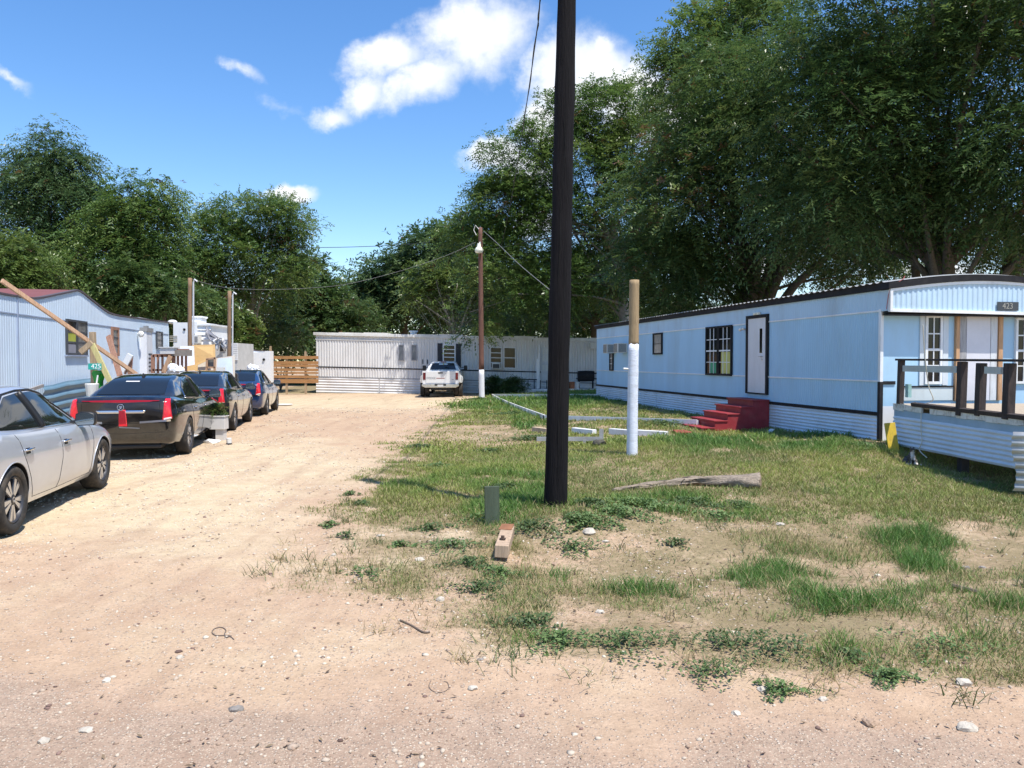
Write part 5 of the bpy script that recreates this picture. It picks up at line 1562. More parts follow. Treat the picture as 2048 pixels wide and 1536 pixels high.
# ------------------------------------------------------------------ yard things on the right
def build_yard():
    whb = M_paint('white_board_paint', (.74, .74, .73), .55, (.4, .36, .3), .4, 3)
    # low white board fence
    C = gnd(1090, 842); A = gnd(984, 794); Bq = gnd(1394, 853); Dq = gnd(1192, 797)
    for q in (A, C, Bq, Dq): q.z += .10
    R = empty('low_board_fence', (C.x, C.y, H(C.x, C.y)), 0, 'knee high white board fence enclosing the weeds beside the blue home', 'fence')
    for (p, q) in ((A, C), (C, Bq), (A, Dq)):
        mb = MB(); n = 6
        pts = [p.lerp(q, i / n) for i in range(n + 1)]
        if (p - A).length < .01 and (q - C).length < .01:
            for i in range(1, n): pts[i] = pts[i] + Vector((-.12 * math.sin(math.pi * i / n), 0, 0))
        for i in range(n):
            mb.beam(pts[i], pts[i + 1], .04, .13)
        mb.build('rail', whb, R)
        for i in range(0, n + 1, 1):
            mb = MB(); c = pts[i]; g0 = H(c.x, c.y); mb.box((c.x - .05, c.y + .025, g0 - .1), (c.x + .05, c.y + .11, c.z + .045)); mb.build('picket', whb, R)
    # white painted timbers lying in the grass
    for k, (x0, x1, py, lab, m_) in enumerate(((1147, 1188, 866, 'left white painted timber lying in the grass behind the black pole', whb), (1222, 1262, 868, 'middle white painted timber lying half behind the white post', whb), (1272, 1332, 871, 'right white painted timber lying nearest the red steps', whb), (1068, 1096, 864, 'bare wooden block left of the black pole', M_wood('bare_block_wood', (.5, .38, .26))))):
        a = gnd(x0, py); b_ = gnd(x1, py + 2)
        mb = MB(); mb.beam(a + Vector((0, 0, .06)), b_ + Vector((0, -.1, .05)), .14, .13)
        tag(mb.build('painted_timber' if k < 3 else 'wood_block', m_, None, bevel=.008), lab, 'timber' if k < 3 else 'block', 'timbers in the grass' if k < 3 else None)
    # grey steel frame on a rock
    a = gnd(1125, 893); b_ = gnd(1213, 893); st = mat('dull_grey_steel', (.40, .39, .38), .5, .3, var=.25, stain=(.2, .13, .08), stain_amt=.4)
    zb = at(1170, 880, a.y).z
    R = empty('metal_frame', (a + b_) / 2, 0, 'grey steel channel with an upright plate lying behind the foreground pole', 'metal frame')
    mb = MB(); mb.box((a.x - .5, a.y - .05, zb - .015), (b_.x, a.y + .04, zb)); mb.box((a.x - .5, a.y - .05, zb), (b_.x - .02, a.y - .035, zb + .05)); mb.box((a.x - .5, a.y + .025, zb), (b_.x - .02, a.y + .04, zb + .06)); mb.build('channel', st, R)
    mb = MB(); mb.box((b_.x - .07, a.y + .045, zb - .03), (b_.x + .01, a.y + .06, at(1208, 858, a.y).z)); mb.build('upright_plate', st, R)
    mb = MB(); x = at(1168, 880, a.y).x; mb.cbox((x, a.y - .06, zb - .03), (.06, .03, .07)); mb.build('bracket', st, R)
    mb = MB(); mb.cbox((a.x - .3, a.y, zb / 2 + .04), (.06, .06, zb - .05)); mb.build('support', st, R)
    c = gnd(1198, 893); mb = MB(); mb.ico(c + Vector((0, 0.02, .05)), .115, .22, 2, (1.15, .9, .75), 4); tag(mb.build('dark_stone', mat('dark_mossy_stone', (.07, .065, .05), .95, var=.6, vscale=14, bump=.9, bscale=25), None, smooth=True), 'dark lumpy stone propping up the grey steel channel', 'stone')
    # log
    bark = mat('grey_split_log', (.29, .235, .18), .9, var=.45, vscale=6, stretch=(1.2, 7, 7), bump=1.0, bscale=12, stain=(.12, .09, .07), stain_amt=.6, stain_scale=4)
    P = [gnd(1225, 984), gnd(1290, 977), gnd(1370, 971), gnd(1440, 972), gnd(1480, 974), gnd(1521, 976)]
    rs = [.026, .040, .058, .078, .094, .10]
    pts = smooth_pts(P, 5); rr = [float(np.interp(i, [k * 5 for k in range(6)], rs)) for i in range(len(pts))]
    pts = [p + Vector((0, 0, r * .75)) for p, r in zip(pts, rr)]
    mb = MB(); mb.tube(pts, rr, 16)
    for i in range(len(mb.v)):
        v = mb.v[i]; kk = .10 * min(1, (v.x - pts[0].x) / 1.2 + .25); mb.v[i] = v + Vector((0, (math.sin(i % 16 * 2.4 + v.x * 1.5) + .7 * math.sin(v.x * 9 + i % 16)) * .16 * kk, (math.cos(i % 16 * 3.1 + v.x * 4) + .8 * math.sin(v.x * 13 + i % 16 * 1.3)) * .16 * kk))
    R = empty('fallen_log', pts[12], 0, 'weathered grey split log lying across the grass right of the pole', 'log')
    mb.build('trunk', bark, R, smooth='all')
    e = pts[-1]; d = (pts[-1] - pts[-2]).normalized(); mb = MB(); mb.tube([e, e + d * .004], [.10, .095], 14); mb.build('cut_end', mat('dark_cut_wood', (.24, .17, .11), .9, var=.4, vscale=20), R)
    for i in (12, 9, 16):
        p = pts[i]; q = rr[i]
        mb = MB(); mb.tube([p + Vector((.03, math.cos(t) * -q * 1.03, math.sin(t) * q * 1.03)) + Vector((.05 * t, 0, 0)) for t in (.2, .6, 1.0, 1.4, 1.8)], .005, 6); mb.build('split', mat('deep_crack', (.004, .004, .004)), R)
    # wooden block with a bolt
    a = gnd(1003, 1124); b_ = gnd(1012, 1082)
    mb = MB(); mb.beam(a + Vector((0, 0, .09)), b_ + Vector((.02, 0, .10)), .12, .11, roll=.05)
    R = empty('timber_block', (a + b_) / 2, 0, 'short sawn timber block with a bolt lying in the ditch by the drive', 'timber')
    mb.build('block', M_wood('sawn_tan_timber', (.43, .31, .21), var=.35), R, bevel=.006)
    c = a.lerp(b_, .25) + Vector((0, 0, .155)); mb = MB(); mb.tube([c, c + Vector((0, 0, .03))], .018, 6); mb.tube([c + Vector((0, 0, .002)), c + Vector((0, 0, .007))], .03, 12); mb.build('bolt', mat('rusty_steel', (.12, .08, .06), .6, .4, var=.4), R)
    mb = MB(); d = (b_ - a); mb.beam(a + d * .74 + Vector((0, 0, .155)), a + d * 1.0 + Vector((.02, 0, .164)), .12, .006); mb.build('rust_stain', mat('rust_brown_stain', (.30, .13, .06), .9, var=.4), R)
    # dark green marker board
    a = gnd(985, 1050)
    mb = MB(); h = at(985, 973, a.y).z
    mb.beam((a.x - .002, a.y, a.z - .1), (a.x - .008, a.y + .02, h), .155, .035, up=(.25, -1, 0)); R = empty('marker_board', a, 0, 'short dark green upright board standing in the grass left of the pole', 'board')
    mb.build('board', mat('dark_green_board', (.055, .075, .045), .7, var=.35, vscale=3, stretch=(6, 6, .6), bump=.2), R, bevel=.006)
    # short red boards by the steps
    a = gnd(1352, 868); mb = MB()
    for k in range(4): mb.beam(a + Vector((0, .09 * k, .03 + .008 * k)), a + Vector((.36 - .03 * k, .05 + .09 * k, .035 + .006 * k)), .07, .022)
    tag(mb.build('broken_pallet', mat('faded_red_board', (.40, .10, .07), .7, var=.35, vscale=8), None), 'scrap of faded red boards lying flat in front of the red steps', 'boards')
    # paper scraps near the skirting
    for px, py, c_, lab in ((1537, 868, (.68, .67, .63), 'white scrap leaning at the right foot of the red steps'), (1578, 876, (.52, .42, .22), 'tan scrap lying under the white corrugated skirting')):
        p = gnd(px, py); mb = MB(); mb.beam(p + Vector((0, 0, .01)), p + Vector((.12, .1, .1 if px < 1550 else .03)), .11, .02); tag(mb.build('scrap_board', mat('scrap_%d' % px, c_, .7, var=.2), None), lab, 'scrap')
    # cord and wire loops on the dirt
    for pl, r, nm, lab in (([(468, 1280), (460, 1274), (452, 1276), (449, 1269), (452, 1262), (444, 1256), (430, 1258), (424, 1266), (432, 1272), (447, 1272), (463, 1273)], .0032, 'cord_scrap', 'dark looped cord lying on the dirt drive'),
                           ([(862, 1362), (858, 1374), (868, 1384), (886, 1385), (897, 1377), (895, 1366), (888, 1364)], .002, 'wire_loop', 'thin rusty wire loop lying on the road edge'),
                           ([(800, 1242), (822, 1252), (846, 1266), (860, 1266)], .006, 'dead_twig', 'dry twig lying at the edge of the drive'), ([(1905, 1176), (1925, 1181), (1955, 1189)], .016, 'dead_twig', 'short thick dark stick in the bare patch at the right'), ([(1085, 1085), (1100, 1078), (1130, 1075)], .005, 'dead_twig', 'pale thin twig below the foreground pole')):
        P = [gnd(*q) + Vector((0, 0, r * 1.2)) for q in pl]
        mb = MB(); mb.tube(smooth_pts(P, 4), r, 6); tag(mb.build(nm, mat(nm + '_m', (.13, .10, .08) if r < .005 else (.16, .12, .09), .8, var=.3), None, smooth=True), lab, nm.split('_')[1] if nm != 'dead_twig' else 'twig')
    # single stones
    ST = [(472, 1420, .036, 'grey rough stone on the dirt in the lower left', 0), (213, 1363, .028, 'pale pebble near the lower left corner', 1), (172, 1462, .03, 'whitish flat stone low at the left', 1), (88, 1484, .03, 'pale stone low in the left corner', 1), (945, 1378, .032, 'pale stone beside the wire loop', 1), (1740, 1448, .040, 'large tan stone on the road at the right', 2), (1933, 1458, .046, 'biggest knobbly pale stone on the road at the right', 1), (1646, 1400, .03, 'squarish pale stone at the grass edge', 1), (1526, 1381, .036, 'white stone beside the dark weed at the road edge', 1),
          (1928, 1368, .05, 'broad pale stone half in the grass at lower right', 1), (1472, 1428, .028, 'small white stone on the road below the grass', 1), (1932, 1138, .04, 'grey white stone in the bare right patch', 0), (1965, 1136, .03, 'darker stone beside the grey white one in the bare right patch', 0), (1178, 1060, .075, 'tan and white rock in the weeds below the pole', 1), (1005, 1074, .05, 'white stone behind the sawn timber block', 1), (1212, 1085, .035, 'small white stone right of the rock below the pole', 1), (840, 1121, .05, 'pale flat stone left of the timber block', 1),
          (880, 1200, .035, 'pale stone in the dry grass left of the ditch', 1), (1755, 1152, .03, 'white stone in the bare ground between grass clumps', 1), (1560, 1050, .05, 'pale broken stone above the tall grass', 1), (960, 1320, .018, 'tiny dark stone above the wire loop', 0), (668, 1111, .03, 'whitish stone at the drive edge', 1), (762, 1072, .035, 'pale stone on the gravel left of the weeds', 1), (1200, 1225, .03, 'small pale stone in the dry ditch', 1), (1110, 1130, .04, 'brown chip of wood coloured stone right of the block', 2), (360, 1316, .025, 'flat pale stone in the middle of the drive', 1), (975, 955, .05, 'reddish clod in the grass above the green board', 2)]
    cols = [(.24, .215, .19), (.47, .42, .345), (.36, .25, .17)]
    for k, (px, py, r, lab, ci) in enumerate(ST):
        c = gnd(px, py); rr = random.Random(k)
        r *= .78
        mb = MB(); mb.ico(c + Vector((0, 0, r * .18)), r, .22, 2, (rr.uniform(.95, 1.4), rr.uniform(.8, 1.2), rr.uniform(.5, .75)), k)
        o = mb.build('stone', mat('loose_stone_%s' % 'abc'[ci], cols[ci], .9, var=.3, vscale=18, bump=.7, bscale=40), None, smooth=True)
        tag(o, lab, 'stone', 'loose stones')
build_yard()

# ------------------------------------------------------------------ cat under the deck
def build_cat():
    p = gnd(1823, 931)
    k = .29 / .30
    e = empty('cat', p, 0, 'grey and white cat sitting in the shade under the porch deck', 'cat')
    me = bpy.data.meshes.new('body')
    J = [  # x, y (towards viewer negative), z, r
        (.03, .10, .065, .062), (.015, .06, .11, .07), (.005, .02, .155, .058), (0, .0, .19, .044), (0, -.01, .215, .036), (0, -.025, .25, .045), (0, -.055, .243, .03),
        (-.026, -.012, .285, .016), (-.032, -.010, .31, .005), (.026, -.012, .285, .016), (.032, -.010, .31, .005),
        (-.035, -.02, .13, .026), (-.036, -.035, .06, .019), (-.036, -.055, .014, .018), (.035, -.02, .13, .026), (.036, -.035, .06, .019), (.036, -.055, .014, .018),
        (-.075, .05, .06, .048), (-.07, -.01, .02, .022), (-.068, -.045, .014, .016), (.085, .05, .06, .048), (.08, -.01, .02, .022), (.078, -.045, .014, .016),
        (.10, .13, .03, .022), (.15, .09, .018, .018), (.16, .02, .016, .014), (.13, -.05, .016, .011)]
    Ed = [(0, 1), (1, 2), (2, 3), (3, 4), (4, 5), (5, 6), (5, 7), (7, 8), (5, 9), (9, 10), (2, 11), (11, 12), (12, 13), (2, 14), (14, 15), (15, 16), (0, 17), (17, 18), (18, 19), (0, 20), (20, 21), (21, 22), (0, 23), (23, 24), (24, 25), (25, 26)]
    me.from_pydata([(x * k, y * k, z * k) for x, y, z, r in J], [], [])
    me.edges.add(len(Ed)); me.edges.foreach_set('vertices', [i for q in Ed for i in q]); me.update()
    o = bpy.data.objects.new('tmp', me); COL.objects.link(o)
    o.modifiers.new('skin', 'SKIN')
    if not me.skin_vertices:
        bm = bmesh.new(); bm.from_mesh(me); bm.verts.layers.skin.verify(); bm.to_mesh(me); bm.free()
    for i, q in enumerate(J):
        me.skin_vertices[0].data[i].radius = (q[3] * k, q[3] * k)
    me.skin_vertices[0].data[0].use_root = True
    s_ = o.modifiers.new('sub', 'SUBSURF'); s_.levels = 2; s_.render_levels = 2
    dg = bpy.context.evaluated_depsgraph_get()
    m2 = bpy.data.meshes.new_from_object(o.evaluated_get(dg))
    bpy.data.objects.remove(o)
    n = len(m2.vertices); co = np.zeros(n * 3, np.float32); m2.vertices.foreach_get('co', co); co = co.reshape(-1, 3) / k
    col = np.tile(np.array((.085, .075, .068)), (n, 1))
    stripe = (np.sin(co[:, 2] * 170 + co[:, 0] * 30) > .2)
    col[stripe] *= .55
    x, y, z = co.T
    white = ((y < -.01) & (np.abs(x) < .032) & (z < .222) & (z > .09)) | ((z < .05) & (y < -.01)) | ((np.abs(x) < .016 + np.clip(.25 - z, 0, .02)) & (y < -.05) & (z < .262)) | ((z < .235) & (z > .2) & (y < -.03))
    col[white] = (.62, .58, .54)
    a = m2.color_attributes.new('col', 'FLOAT_COLOR', 'POINT'); c4 = np.ones((n, 4), np.float32); c4[:, :3] = col; a.data.foreach_set('color', c4.ravel())
    fur = bpy.data.materials.new('cat_fur'); fur.use_nodes = True
    N, L = fur.node_tree.nodes, fur.node_tree.links
    vc = N.new('ShaderNodeVertexColor'); vc.layer_name = 'col'; L.new(vc.outputs[0], N['Principled BSDF'].inputs['Base Color']); N['Principled BSDF'].inputs['Roughness'].default_value = .9
    m2.materials.clear(); m2.materials.append(fur)
    m2.polygons.foreach_set('use_smooth', [True] * len(m2.polygons))
    b = bpy.data.objects.new('body', m2); COL.objects.link(b); b.parent = e
    for sx in (-1, 1):
        mb = MB(); mb.ico((sx * .018 * k, -.066 * k, .262 * k), .0075 * k, 0, 2); q = mb.build('eye', mat('cat_eye', (.10, .12, .03), .1), e, smooth=True, inv=False)
    mb = MB(); mb.ico((0, -.086 * k, .246 * k), .006 * k, 0, 2); mb.build('nose', mat('cat_nose', (.03, .02, .02), .5), e, smooth=True, inv=False)
build_cat()

# ------------------------------------------------------------------ clutter on the left, around the pale blue home
def build_left_clutter():
    pine = M_wood('raw_pine_board', (.50, .31, .19)); tanw = M_wood('tan_lumber', (.40, .29, .18)); yel = M_wood('pale_yellow_lumber', (.58, .50, .22), var=.15); red = M_wood('reddish_cedar', (.34, .18, .12))
    # long leaning pole board
    a = at(3, 561, 14.6); b = at(262, 741, 17.2)
    mb = MB(); mb.beam(a, b + (b - a) * .12, .085, .045, up=(.5, -1, .6)); tag(mb.build('leaning_beam', pine, None, bevel=.004), 'long raw timber beam slanting across the front of the pale blue home', 'beam')
    # bracing post with the number sign
    p = at(191, 735, 15.9); zt = at(185, 664, 15.9).z; g0 = H(p.x, p.y)
    R = empty('wooden_post', (p.x, p.y, g0), 0, 'rough square timber post propping the slanting beam, number sign on it', 'post')
    mb = MB(); mb.beam((p.x, p.y, g0 - .1), (at(185, 664, 15.9).x, p.y, zt), .10, .10, up=(0, -1, 0)); mb.build('upright', tanw, R, bevel=.005)
    mb = MB(); mb.beam(at(161, 705, 15.7), at(184, 685, 15.7), .11, .05, up=(0, -1, 0)); mb.build('cross_block', tanw, R, bevel=.005)
    mb = MB(); mb.beam(at(184, 688, 15.7), at(224, 772, 15.7), .10, .045, up=(0, -1, 0)); mb.build('yellow_brace', yel, R)
    teal = mat('teal_sign', (.02, .36, .30), .5, var=.1)
    c = at(190, 733, 15.68)
    mb = MB(); mb.cbox(c, (.27, .015, .125)); sg = mb.build('number_sign', teal, R)
    text('sign_number', '425', .135, frame_M(c + Vector((.025, -.009, 0)), (1, 0, 0), (0, 0, 1), (0, -1, 0)), mat('white_numerals', (.85, .88, .86), .5), sg)
    # green plastic bag hanging there
    c = at(199, 757, 15.80)
    mb = MB(); prof = [(.03, .17), (.11, .16), (.13, .10), (.10, -.02), (.075, -.1), (.085, -.22), (.10, -.30), (.05, -.34)]
    mb.lathe(prof, 14, Matrix.Translation(c) @ Matrix.Diagonal((1, .6, 1, 1)))
    for i in range(len(mb.v)):
        v = mb.v[i]; mb.v[i] = v + Vector((.02 * math.sin(9 * v.z + i), .015 * math.cos(13 * v.z + i * 2), 0))
    R2 = empty('plastic_bag', c, 0, 'crumpled bright green plastic bag hanging under the number sign', 'bag')
    mb.build('bag', mat('glossy_green_plastic', (.025, .26, .03), .25, var=.5, vscale=7), R2, smooth=True)
    mb = MB(); c2 = c + Vector((.02, -.10, .07)); mb.beam(c2, c2 + Vector((-.03, -.01, -.2)), .03, .004, up=(0, -1, 0)); mb.build('white_strip', PLASTIC_W, R2)
    # white bucket at the foot of the post
    c = at(184, 778, 15.6); mb = MB(); mb.lathe([(.10, -.14), (.13, .1), (.12, .11)], 14, Matrix.Translation(c)); tag(mb.build('paint_bucket', PLASTIC_W, None), 'white bucket beside the propping post behind the silver car', 'bucket')
    # upright scrap boards against the wall
    mb = MB(); mb.beam(at(240, 752, 18.4), at(217, 672, 19), .12, .05, up=(0, -1, 0)); tag(mb.build('scrap_lumber', red, None), 'dark reddish board leaning under the wood trimmed window', 'board', 'scrap lumber by the left home')
    # porch with rail, stair stringer
    Yp = 23.5
    R = empty('wooden_porch', at(300, 770, Yp), 0, 'small reddish wooden porch with picket rails beside the meter column', 'porch')
    def P(px, py, Y=Yp): return at(px, py, Y)
    for a, b, w in (((306, 711), (348, 711), .09), ((306, 740), (348, 740), .06), ((348, 700), (378, 700), .07)):
        mb = MB(); mb.beam(P(*a), P(*b), .06, w); mb.build('rail', red, R)
    for px in (306, 316, 325, 336, 347, 356, 364, 372):
        mb = MB(); mb.beam(P(px, 760), P(px, 710 if px < 350 else 700), .10 if px in (306, 347) else .05, .06, up=(0, -1, 0)); mb.build('picket', red, R)
    mb = MB(); mb.beam(P(327, 745, 23.2), P(341, 712, 23.2), .13, .04, up=(0, -1, 0)); mb.build('slanted_board', pine, R)
    mb = MB(); q = P(255, 760, 21.5); mb.beam(P(243, 742, 21.5), P(261, 709, 21.5), .16, .05, up=(0, -1, 0)); mb.build('stair_stringer', WHITE_TRIM, R)
    mb = MB(); mb.beam(P(259, 748, 21.6), P(262, 712, 21.6), .10, .06, up=(0, -1, 0)); mb.beam(P(250, 748, 21.6), P(260, 722, 21.6), .05, .05, up=(0, -1, 0)); mb.build('stair_post', red, R)
    mb = MB(); mb.box((P(306, 760).x, Yp + .03, P(306, 758).z - .1), (P(378, 760).x, Yp + 1.4, P(306, 758).z)); mb.build('floor', red, R)
    mb = MB(); c = P(339, 700, 23.4); mb.box((c.x - .22, c.y - .15, c.z - .12), (c.x + .2, c.y + .15, c.z + .06)); mb.box((c.x - .25, c.y - .18, c.z + .061), (c.x + .23, c.y + .18, c.z + .09)); tag(mb.build('cooler_box', M_paint('grey_white_cooler', (.6, .6, .6)), None), 'greyish white box resting on the porch rail end', 'box')
    mb = MB(); c = P(355, 702, 23.4); mb.box((c.x - .14, c.y - .1, c.z - .15), (c.x + .4, c.y + .1, c.z + .03)); tag(mb.build('storage_bin', mat('grey_brown_bin', (.24, .21, .18), .7, var=.2), None), 'grey brown bin behind the white box on the porch', 'bin')
    # white camper with its siding, vents and air conditioner
    Yc = 32
    def C(px, py, Y=Yc): return at(px, py, Y)
    R = empty('camper_trailer', C(380, 775), 0, 'white camper trailer with ribbed siding and roof vent behind the posts', 'camper')
    cw = M_paint('chalk_white_camper', (.78, .78, .78), .4, (.5, .47, .42), .3, 1.2)
    x0, x1 = C(338, 0).x, C(386, 0).x
    zt, zb = C(0, 648).z, .2
    prof = [(x0, zb), (x1, zb), (x1, C(0, 644).z), (C(372, 0).x, C(0, 642).z), (C(367, 0).x, C(0, 645).z), (C(350, 0).x, C(0, 645).z), (x0, C(0, 644).z)]
    mb = MB(); mb.prism(prof, Yc, Yc + 2.4, lambda u, v, w: Vector((u, w, v))); mb.build('front_body', cw, R)
    mb = MB(); c = C(345, 644, Yc + .8); mb.ico(c, .19, 0, 3, (1, 1, .5)); mb.build('roof_dome', cw, R, smooth=True)
    mb = MB()
    for k in range(4): q = C(347, 672 + 3.5 * k); mb.box((q.x - .16, Yc - .015, q.z - .02), (q.x + .16, Yc, q.z + .012))
    mb.build('louvre_vent', mat('beige_louvre', (.5, .46, .36), .6), R)
    mb = MB(); q = C(369, 659); mb.tube([q, q + Vector((0, -.04, 0))], .05, 10); mb.build('marker_light', BLACK_TRIM, R)
    xs0, xs1 = C(386, 0).x + .003, C(413, 0).x
    mb = MB()
    zt2 = C(0, 651).z
    for k in range(14):
        z = .4 + (zt2 - .4) * k / 14; h = (zt2 - .4) / 14
        mb.add([(xs0, Yc + .1, z), (xs1, Yc + .1, z), (xs1, Yc + .055, z + .015), (xs0, Yc + .055, z + .015), (xs0, Yc + .1, z + h), (xs1, Yc + .1, z + h)], [(0, 1, 2, 3), (3, 2, 5, 4)])
    mb.box((xs0, Yc + .11, .3), (xs1, Yc + 2.3, zt2)); mb.box((xs0 - .05, Yc + .02, zt2), (xs1 + .08, Yc + 2.3, zt2 + .06)); mb.build('ribbed_side', cw, R)
    mb = MB(); c = C(396, 651, Yc + .9); mb.box((c.x - .25, c.y - .3, c.z), (c.x + .25, c.y + .3, c.z + .3)); mb.box((c.x - .29, c.y - .34, c.z + .301), (c.x + .3, c.y + .34, c.z + .38)); mb.build('roof_vent', cw, R, bevel=.03)
    mb = MB(); a = C(389, 687); b = C(402, 671); mb.box((a.x, Yc - .3, a.z), (b.x, Yc + .05, b.z)); ac = mb.build('air_conditioner', PLASTIC_W, R)
    mb = MB(); mb.box((a.x + .13, Yc - .31, a.z + .05), (b.x - .02, Yc - .3, b.z - .05)); mb.build('grille', mat('grey_grille', (.25, .25, .25)), ac)
    mb = MB(); a = C(386.5, 688); mb.box((a.x, Yc - .02, a.z), (a.x + .06, Yc + .05, C(0, 667).z)); mb.build('window_edge', BLACK_TRIM, R)
    # tarpaulin slung over the camper's low end
    tarp = mat('grey_blue_tarpaulin', (.16, .16, .18), .45, var=.5, vscale=3, bump=.5, bscale=6); wht = mat('white_plastic_sheet', (.55, .55, .57), .4, var=.35, vscale=6, bump=.5, bscale=8)
    rows = []
    L_ = [(410, 652), (418, 660), (428, 670), (438, 676), (450, 678), (456, 680)]; B_ = [(412, 672), (420, 682), (430, 688), (440, 690), (448, 696), (456, 700)]
    for j in range(6):
        f = j / 5
        rows.append([at(a[0] + (b[0] - a[0]) * f + 1.2 * math.sin(3 * i + j), a[1] + (b[1] - a[1]) * f, Yc - .1 - .5 * f + .12 * math.sin(2.1 * i + 1.7 * j)) for i, (a, b) in enumerate(zip(L_, B_))])
    mb = MB(); mb.grid(rows); o = mb.build('tarpaulin', tarp, None, smooth='all'); tag(o, 'dark grey tarpaulin slumped beside the ribbed camper siding', 'tarpaulin'); o.modifiers.new('t', 'SOLIDIFY').thickness = .02
    rows = []
    for j in range(7):
        f = j / 6
        rows.append([at(424 + 5.2 * i + 1.5 * math.sin(2 * j + i), 677 + 1.5 * math.sin(2.3 * i) + f * (9 + 9 * (i % 3)), Yc - .75 + .13 * math.sin(2.7 * i + 1.1 * j)) for i in range(7)])
    mb = MB(); mb.grid(rows); o = mb.build('plastic_sheet', wht, None, smooth='all'); tag(o, 'torn whitish plastic sheet draped under the dark tarpaulin', 'plastic sheet'); o.modifiers.new('t', 'SOLIDIFY').thickness = .01
    R = empty('storage_shed', C(447, 775), 0, 'low shed body under the tarpaulin beside the shorter brown post', 'shed')
    mb = MB(); a = C(412, 0); b = C(464, 0); mb.box((a.x + .02, Yc + .15, .0), (b.x, Yc + 2.2, C(0, 686).z)); mb.build('wall', mat('dull_white_shed', (.5, .5, .5), .7, var=.15), R)
    mb = MB()
    for k in range(8): z = C(0, 720).z + k * .09; mb.box((C(455, 0).x, Yc + .1, z), (C(466, 0).x, Yc + .149, z + .07))
    mb.build('louvre', WHITE_TRIM, R)
    mb = MB(); mb.box((C(430, 0).x, Yc + .12, C(0, 702).z), (C(441, 0).x, Yc + .149, C(0, 690).z)); mb.build('opening', DARK_IN, R)
    # leaning sheet goods
    osb = mat('orange_plywood', (.58, .37, .15), .7, var=.2, vscale=5, stretch=(1, 1, 3), stain=(.36, .2, .08), stain_amt=.5, stain_scale=5)
    dirtyw = mat('smeared_white_sheet', (.68, .70, .74), .5, var=.12, stain=(.45, .45, .46), stain_amt=.5, stain_scale=4)
    palew = mat('pale_tan_sheet', (.62, .56, .47), .6, var=.1)
    def sheet(nm, q, Y, m_, lab, grp='stacked sheet goods'):
        pts = [at(px, py, Y + (.25 if i >= 2 else 0)) for i, (px, py) in enumerate(q)]
        n = Vector((0, -.018, 0))
        mb = MB(); mb.add(pts + [p + n for p in pts], [(3, 2, 1, 0), (4, 5, 6, 7), (0, 1, 5, 4), (1, 2, 6, 5), (2, 3, 7, 6), (3, 0, 4, 7)])
        tag(mb.build(nm, m_, None), lab, 'sheet', grp)
    sheet('plywood_sheet', [(374, 740), (431, 714), (430, 689), (385, 690)], 24.6, osb, 'upper orange plywood sheet leaning between the brown posts')
    sheet('wall_panel', [(357, 736), (390, 736), (388, 692), (361, 692)], 24.3, dirtyw, 'smeared white panel leaning at the left of the plywood')
    sheet('plywood_sheet', [(362, 775), (394, 775), (396, 728), (366, 734)], 24.0, osb, 'lower orange plywood sheet behind the black car roof')
    sheet('wall_panel', [(393, 775), (470, 775), (470, 711), (394, 722)], 24.9, palew, 'wide pale tan panel behind the second car')
    sheet('wall_panel', [(433, 756), (466, 752), (464, 715), (436, 717)], 24.4, M_paint('pale_blue_panel', (.52, .6, .74)), 'pale bluish panel right of the framed opening')
    R = empty('window_frame', at(418, 735, 24.2), 0, 'raw wooden window frame standing among the leaning panels', 'frame')
    for a, b in (((413, 750), (414, 718)), ((429, 750), (430, 715)), ((413, 718), (431, 716)), ((414, 735), (430, 735))):
        mb = MB(); mb.beam(at(*a, 24.2), at(*b, 24.2), .055, .05, up=(0, -1, 0)); mb.build('frame_bar', pine, R)
    mb = MB(); a = at(414, 735, 24.27); b = at(429, 718, 24.27); mb.box((a.x, a.y, a.z), (b.x, a.y + .01, b.z)); mb.build('pane', GLASS_DULL, R)
    mb = MB(); c = at(442, 742, 24.0); mb.box((c.x - .1, c.y - .1, c.z - .25), (c.x + .1, c.y + .1, c.z + .12)); tag(mb.build('white_drum', PLASTIC_W, None), 'small white container in front of the pale bluish panel', 'container')
    for px, py, Y, lab in ((352, 741, 20.5, 'crumpled white plastic bag showing above the black car roof'), (506, 738, 29.5, 'crumpled white plastic bag showing above the blue car roof')):
        c = at(px, py, Y); mb = MB(); mb.ico(c, .20, .28, 3, (1, .8, .75), px); mb.ico(c + Vector((-.08, -.02, .08)), .12, .3, 2, (1, .8, .9), px + 1); mb.ico(c + Vector((.14, -.05, .0)), .11, .3, 2, (1, .8, .8), px + 2)
        o = mb.build('plastic_bag', mat('thin_white_plastic', (.74, .75, .76), .35, var=.15), None); tag(o, lab, 'bag')
        # what it rests on
        mb = MB(); mb.box((c.x - .3, c.y - .2, H(c.x, c.y)), (c.x + .3, c.y + .2, c.z - .12)); tag(mb.build('storage_crate', mat('brown_crate', (.22, .15, .1), .8, var=.3), None), 'brown crate under the %s white plastic bag' % ('left' if px < 400 else 'right'), 'crate')
    # second white camper body by the fence
    Yc2 = 37
    R = empty('camper_trailer', at(515, 780, Yc2), 0, 'small white camper end standing left of the slatted fence', 'camper')
    a = at(497, 0, Yc2); b = at(534, 0, Yc2); zt = at(0, 703, Yc2).z
    prof = [(a.x, .2), (b.x, .2), (b.x, at(0, 702, Yc2).z), (at(524, 0, Yc2).x, at(0, 702, Yc2).z), (at(519, 0, Yc2).x, at(0, 706, Yc2).z), (at(503, 0, Yc2).x, at(0, 705, Yc2).z), (a.x, at(0, 704, Yc2).z)]
    mb = MB(); mb.prism(prof, Yc2, Yc2 + .5, lambda u, v, w: Vector((u, w, v))); mb.build('front_body', cw, R)
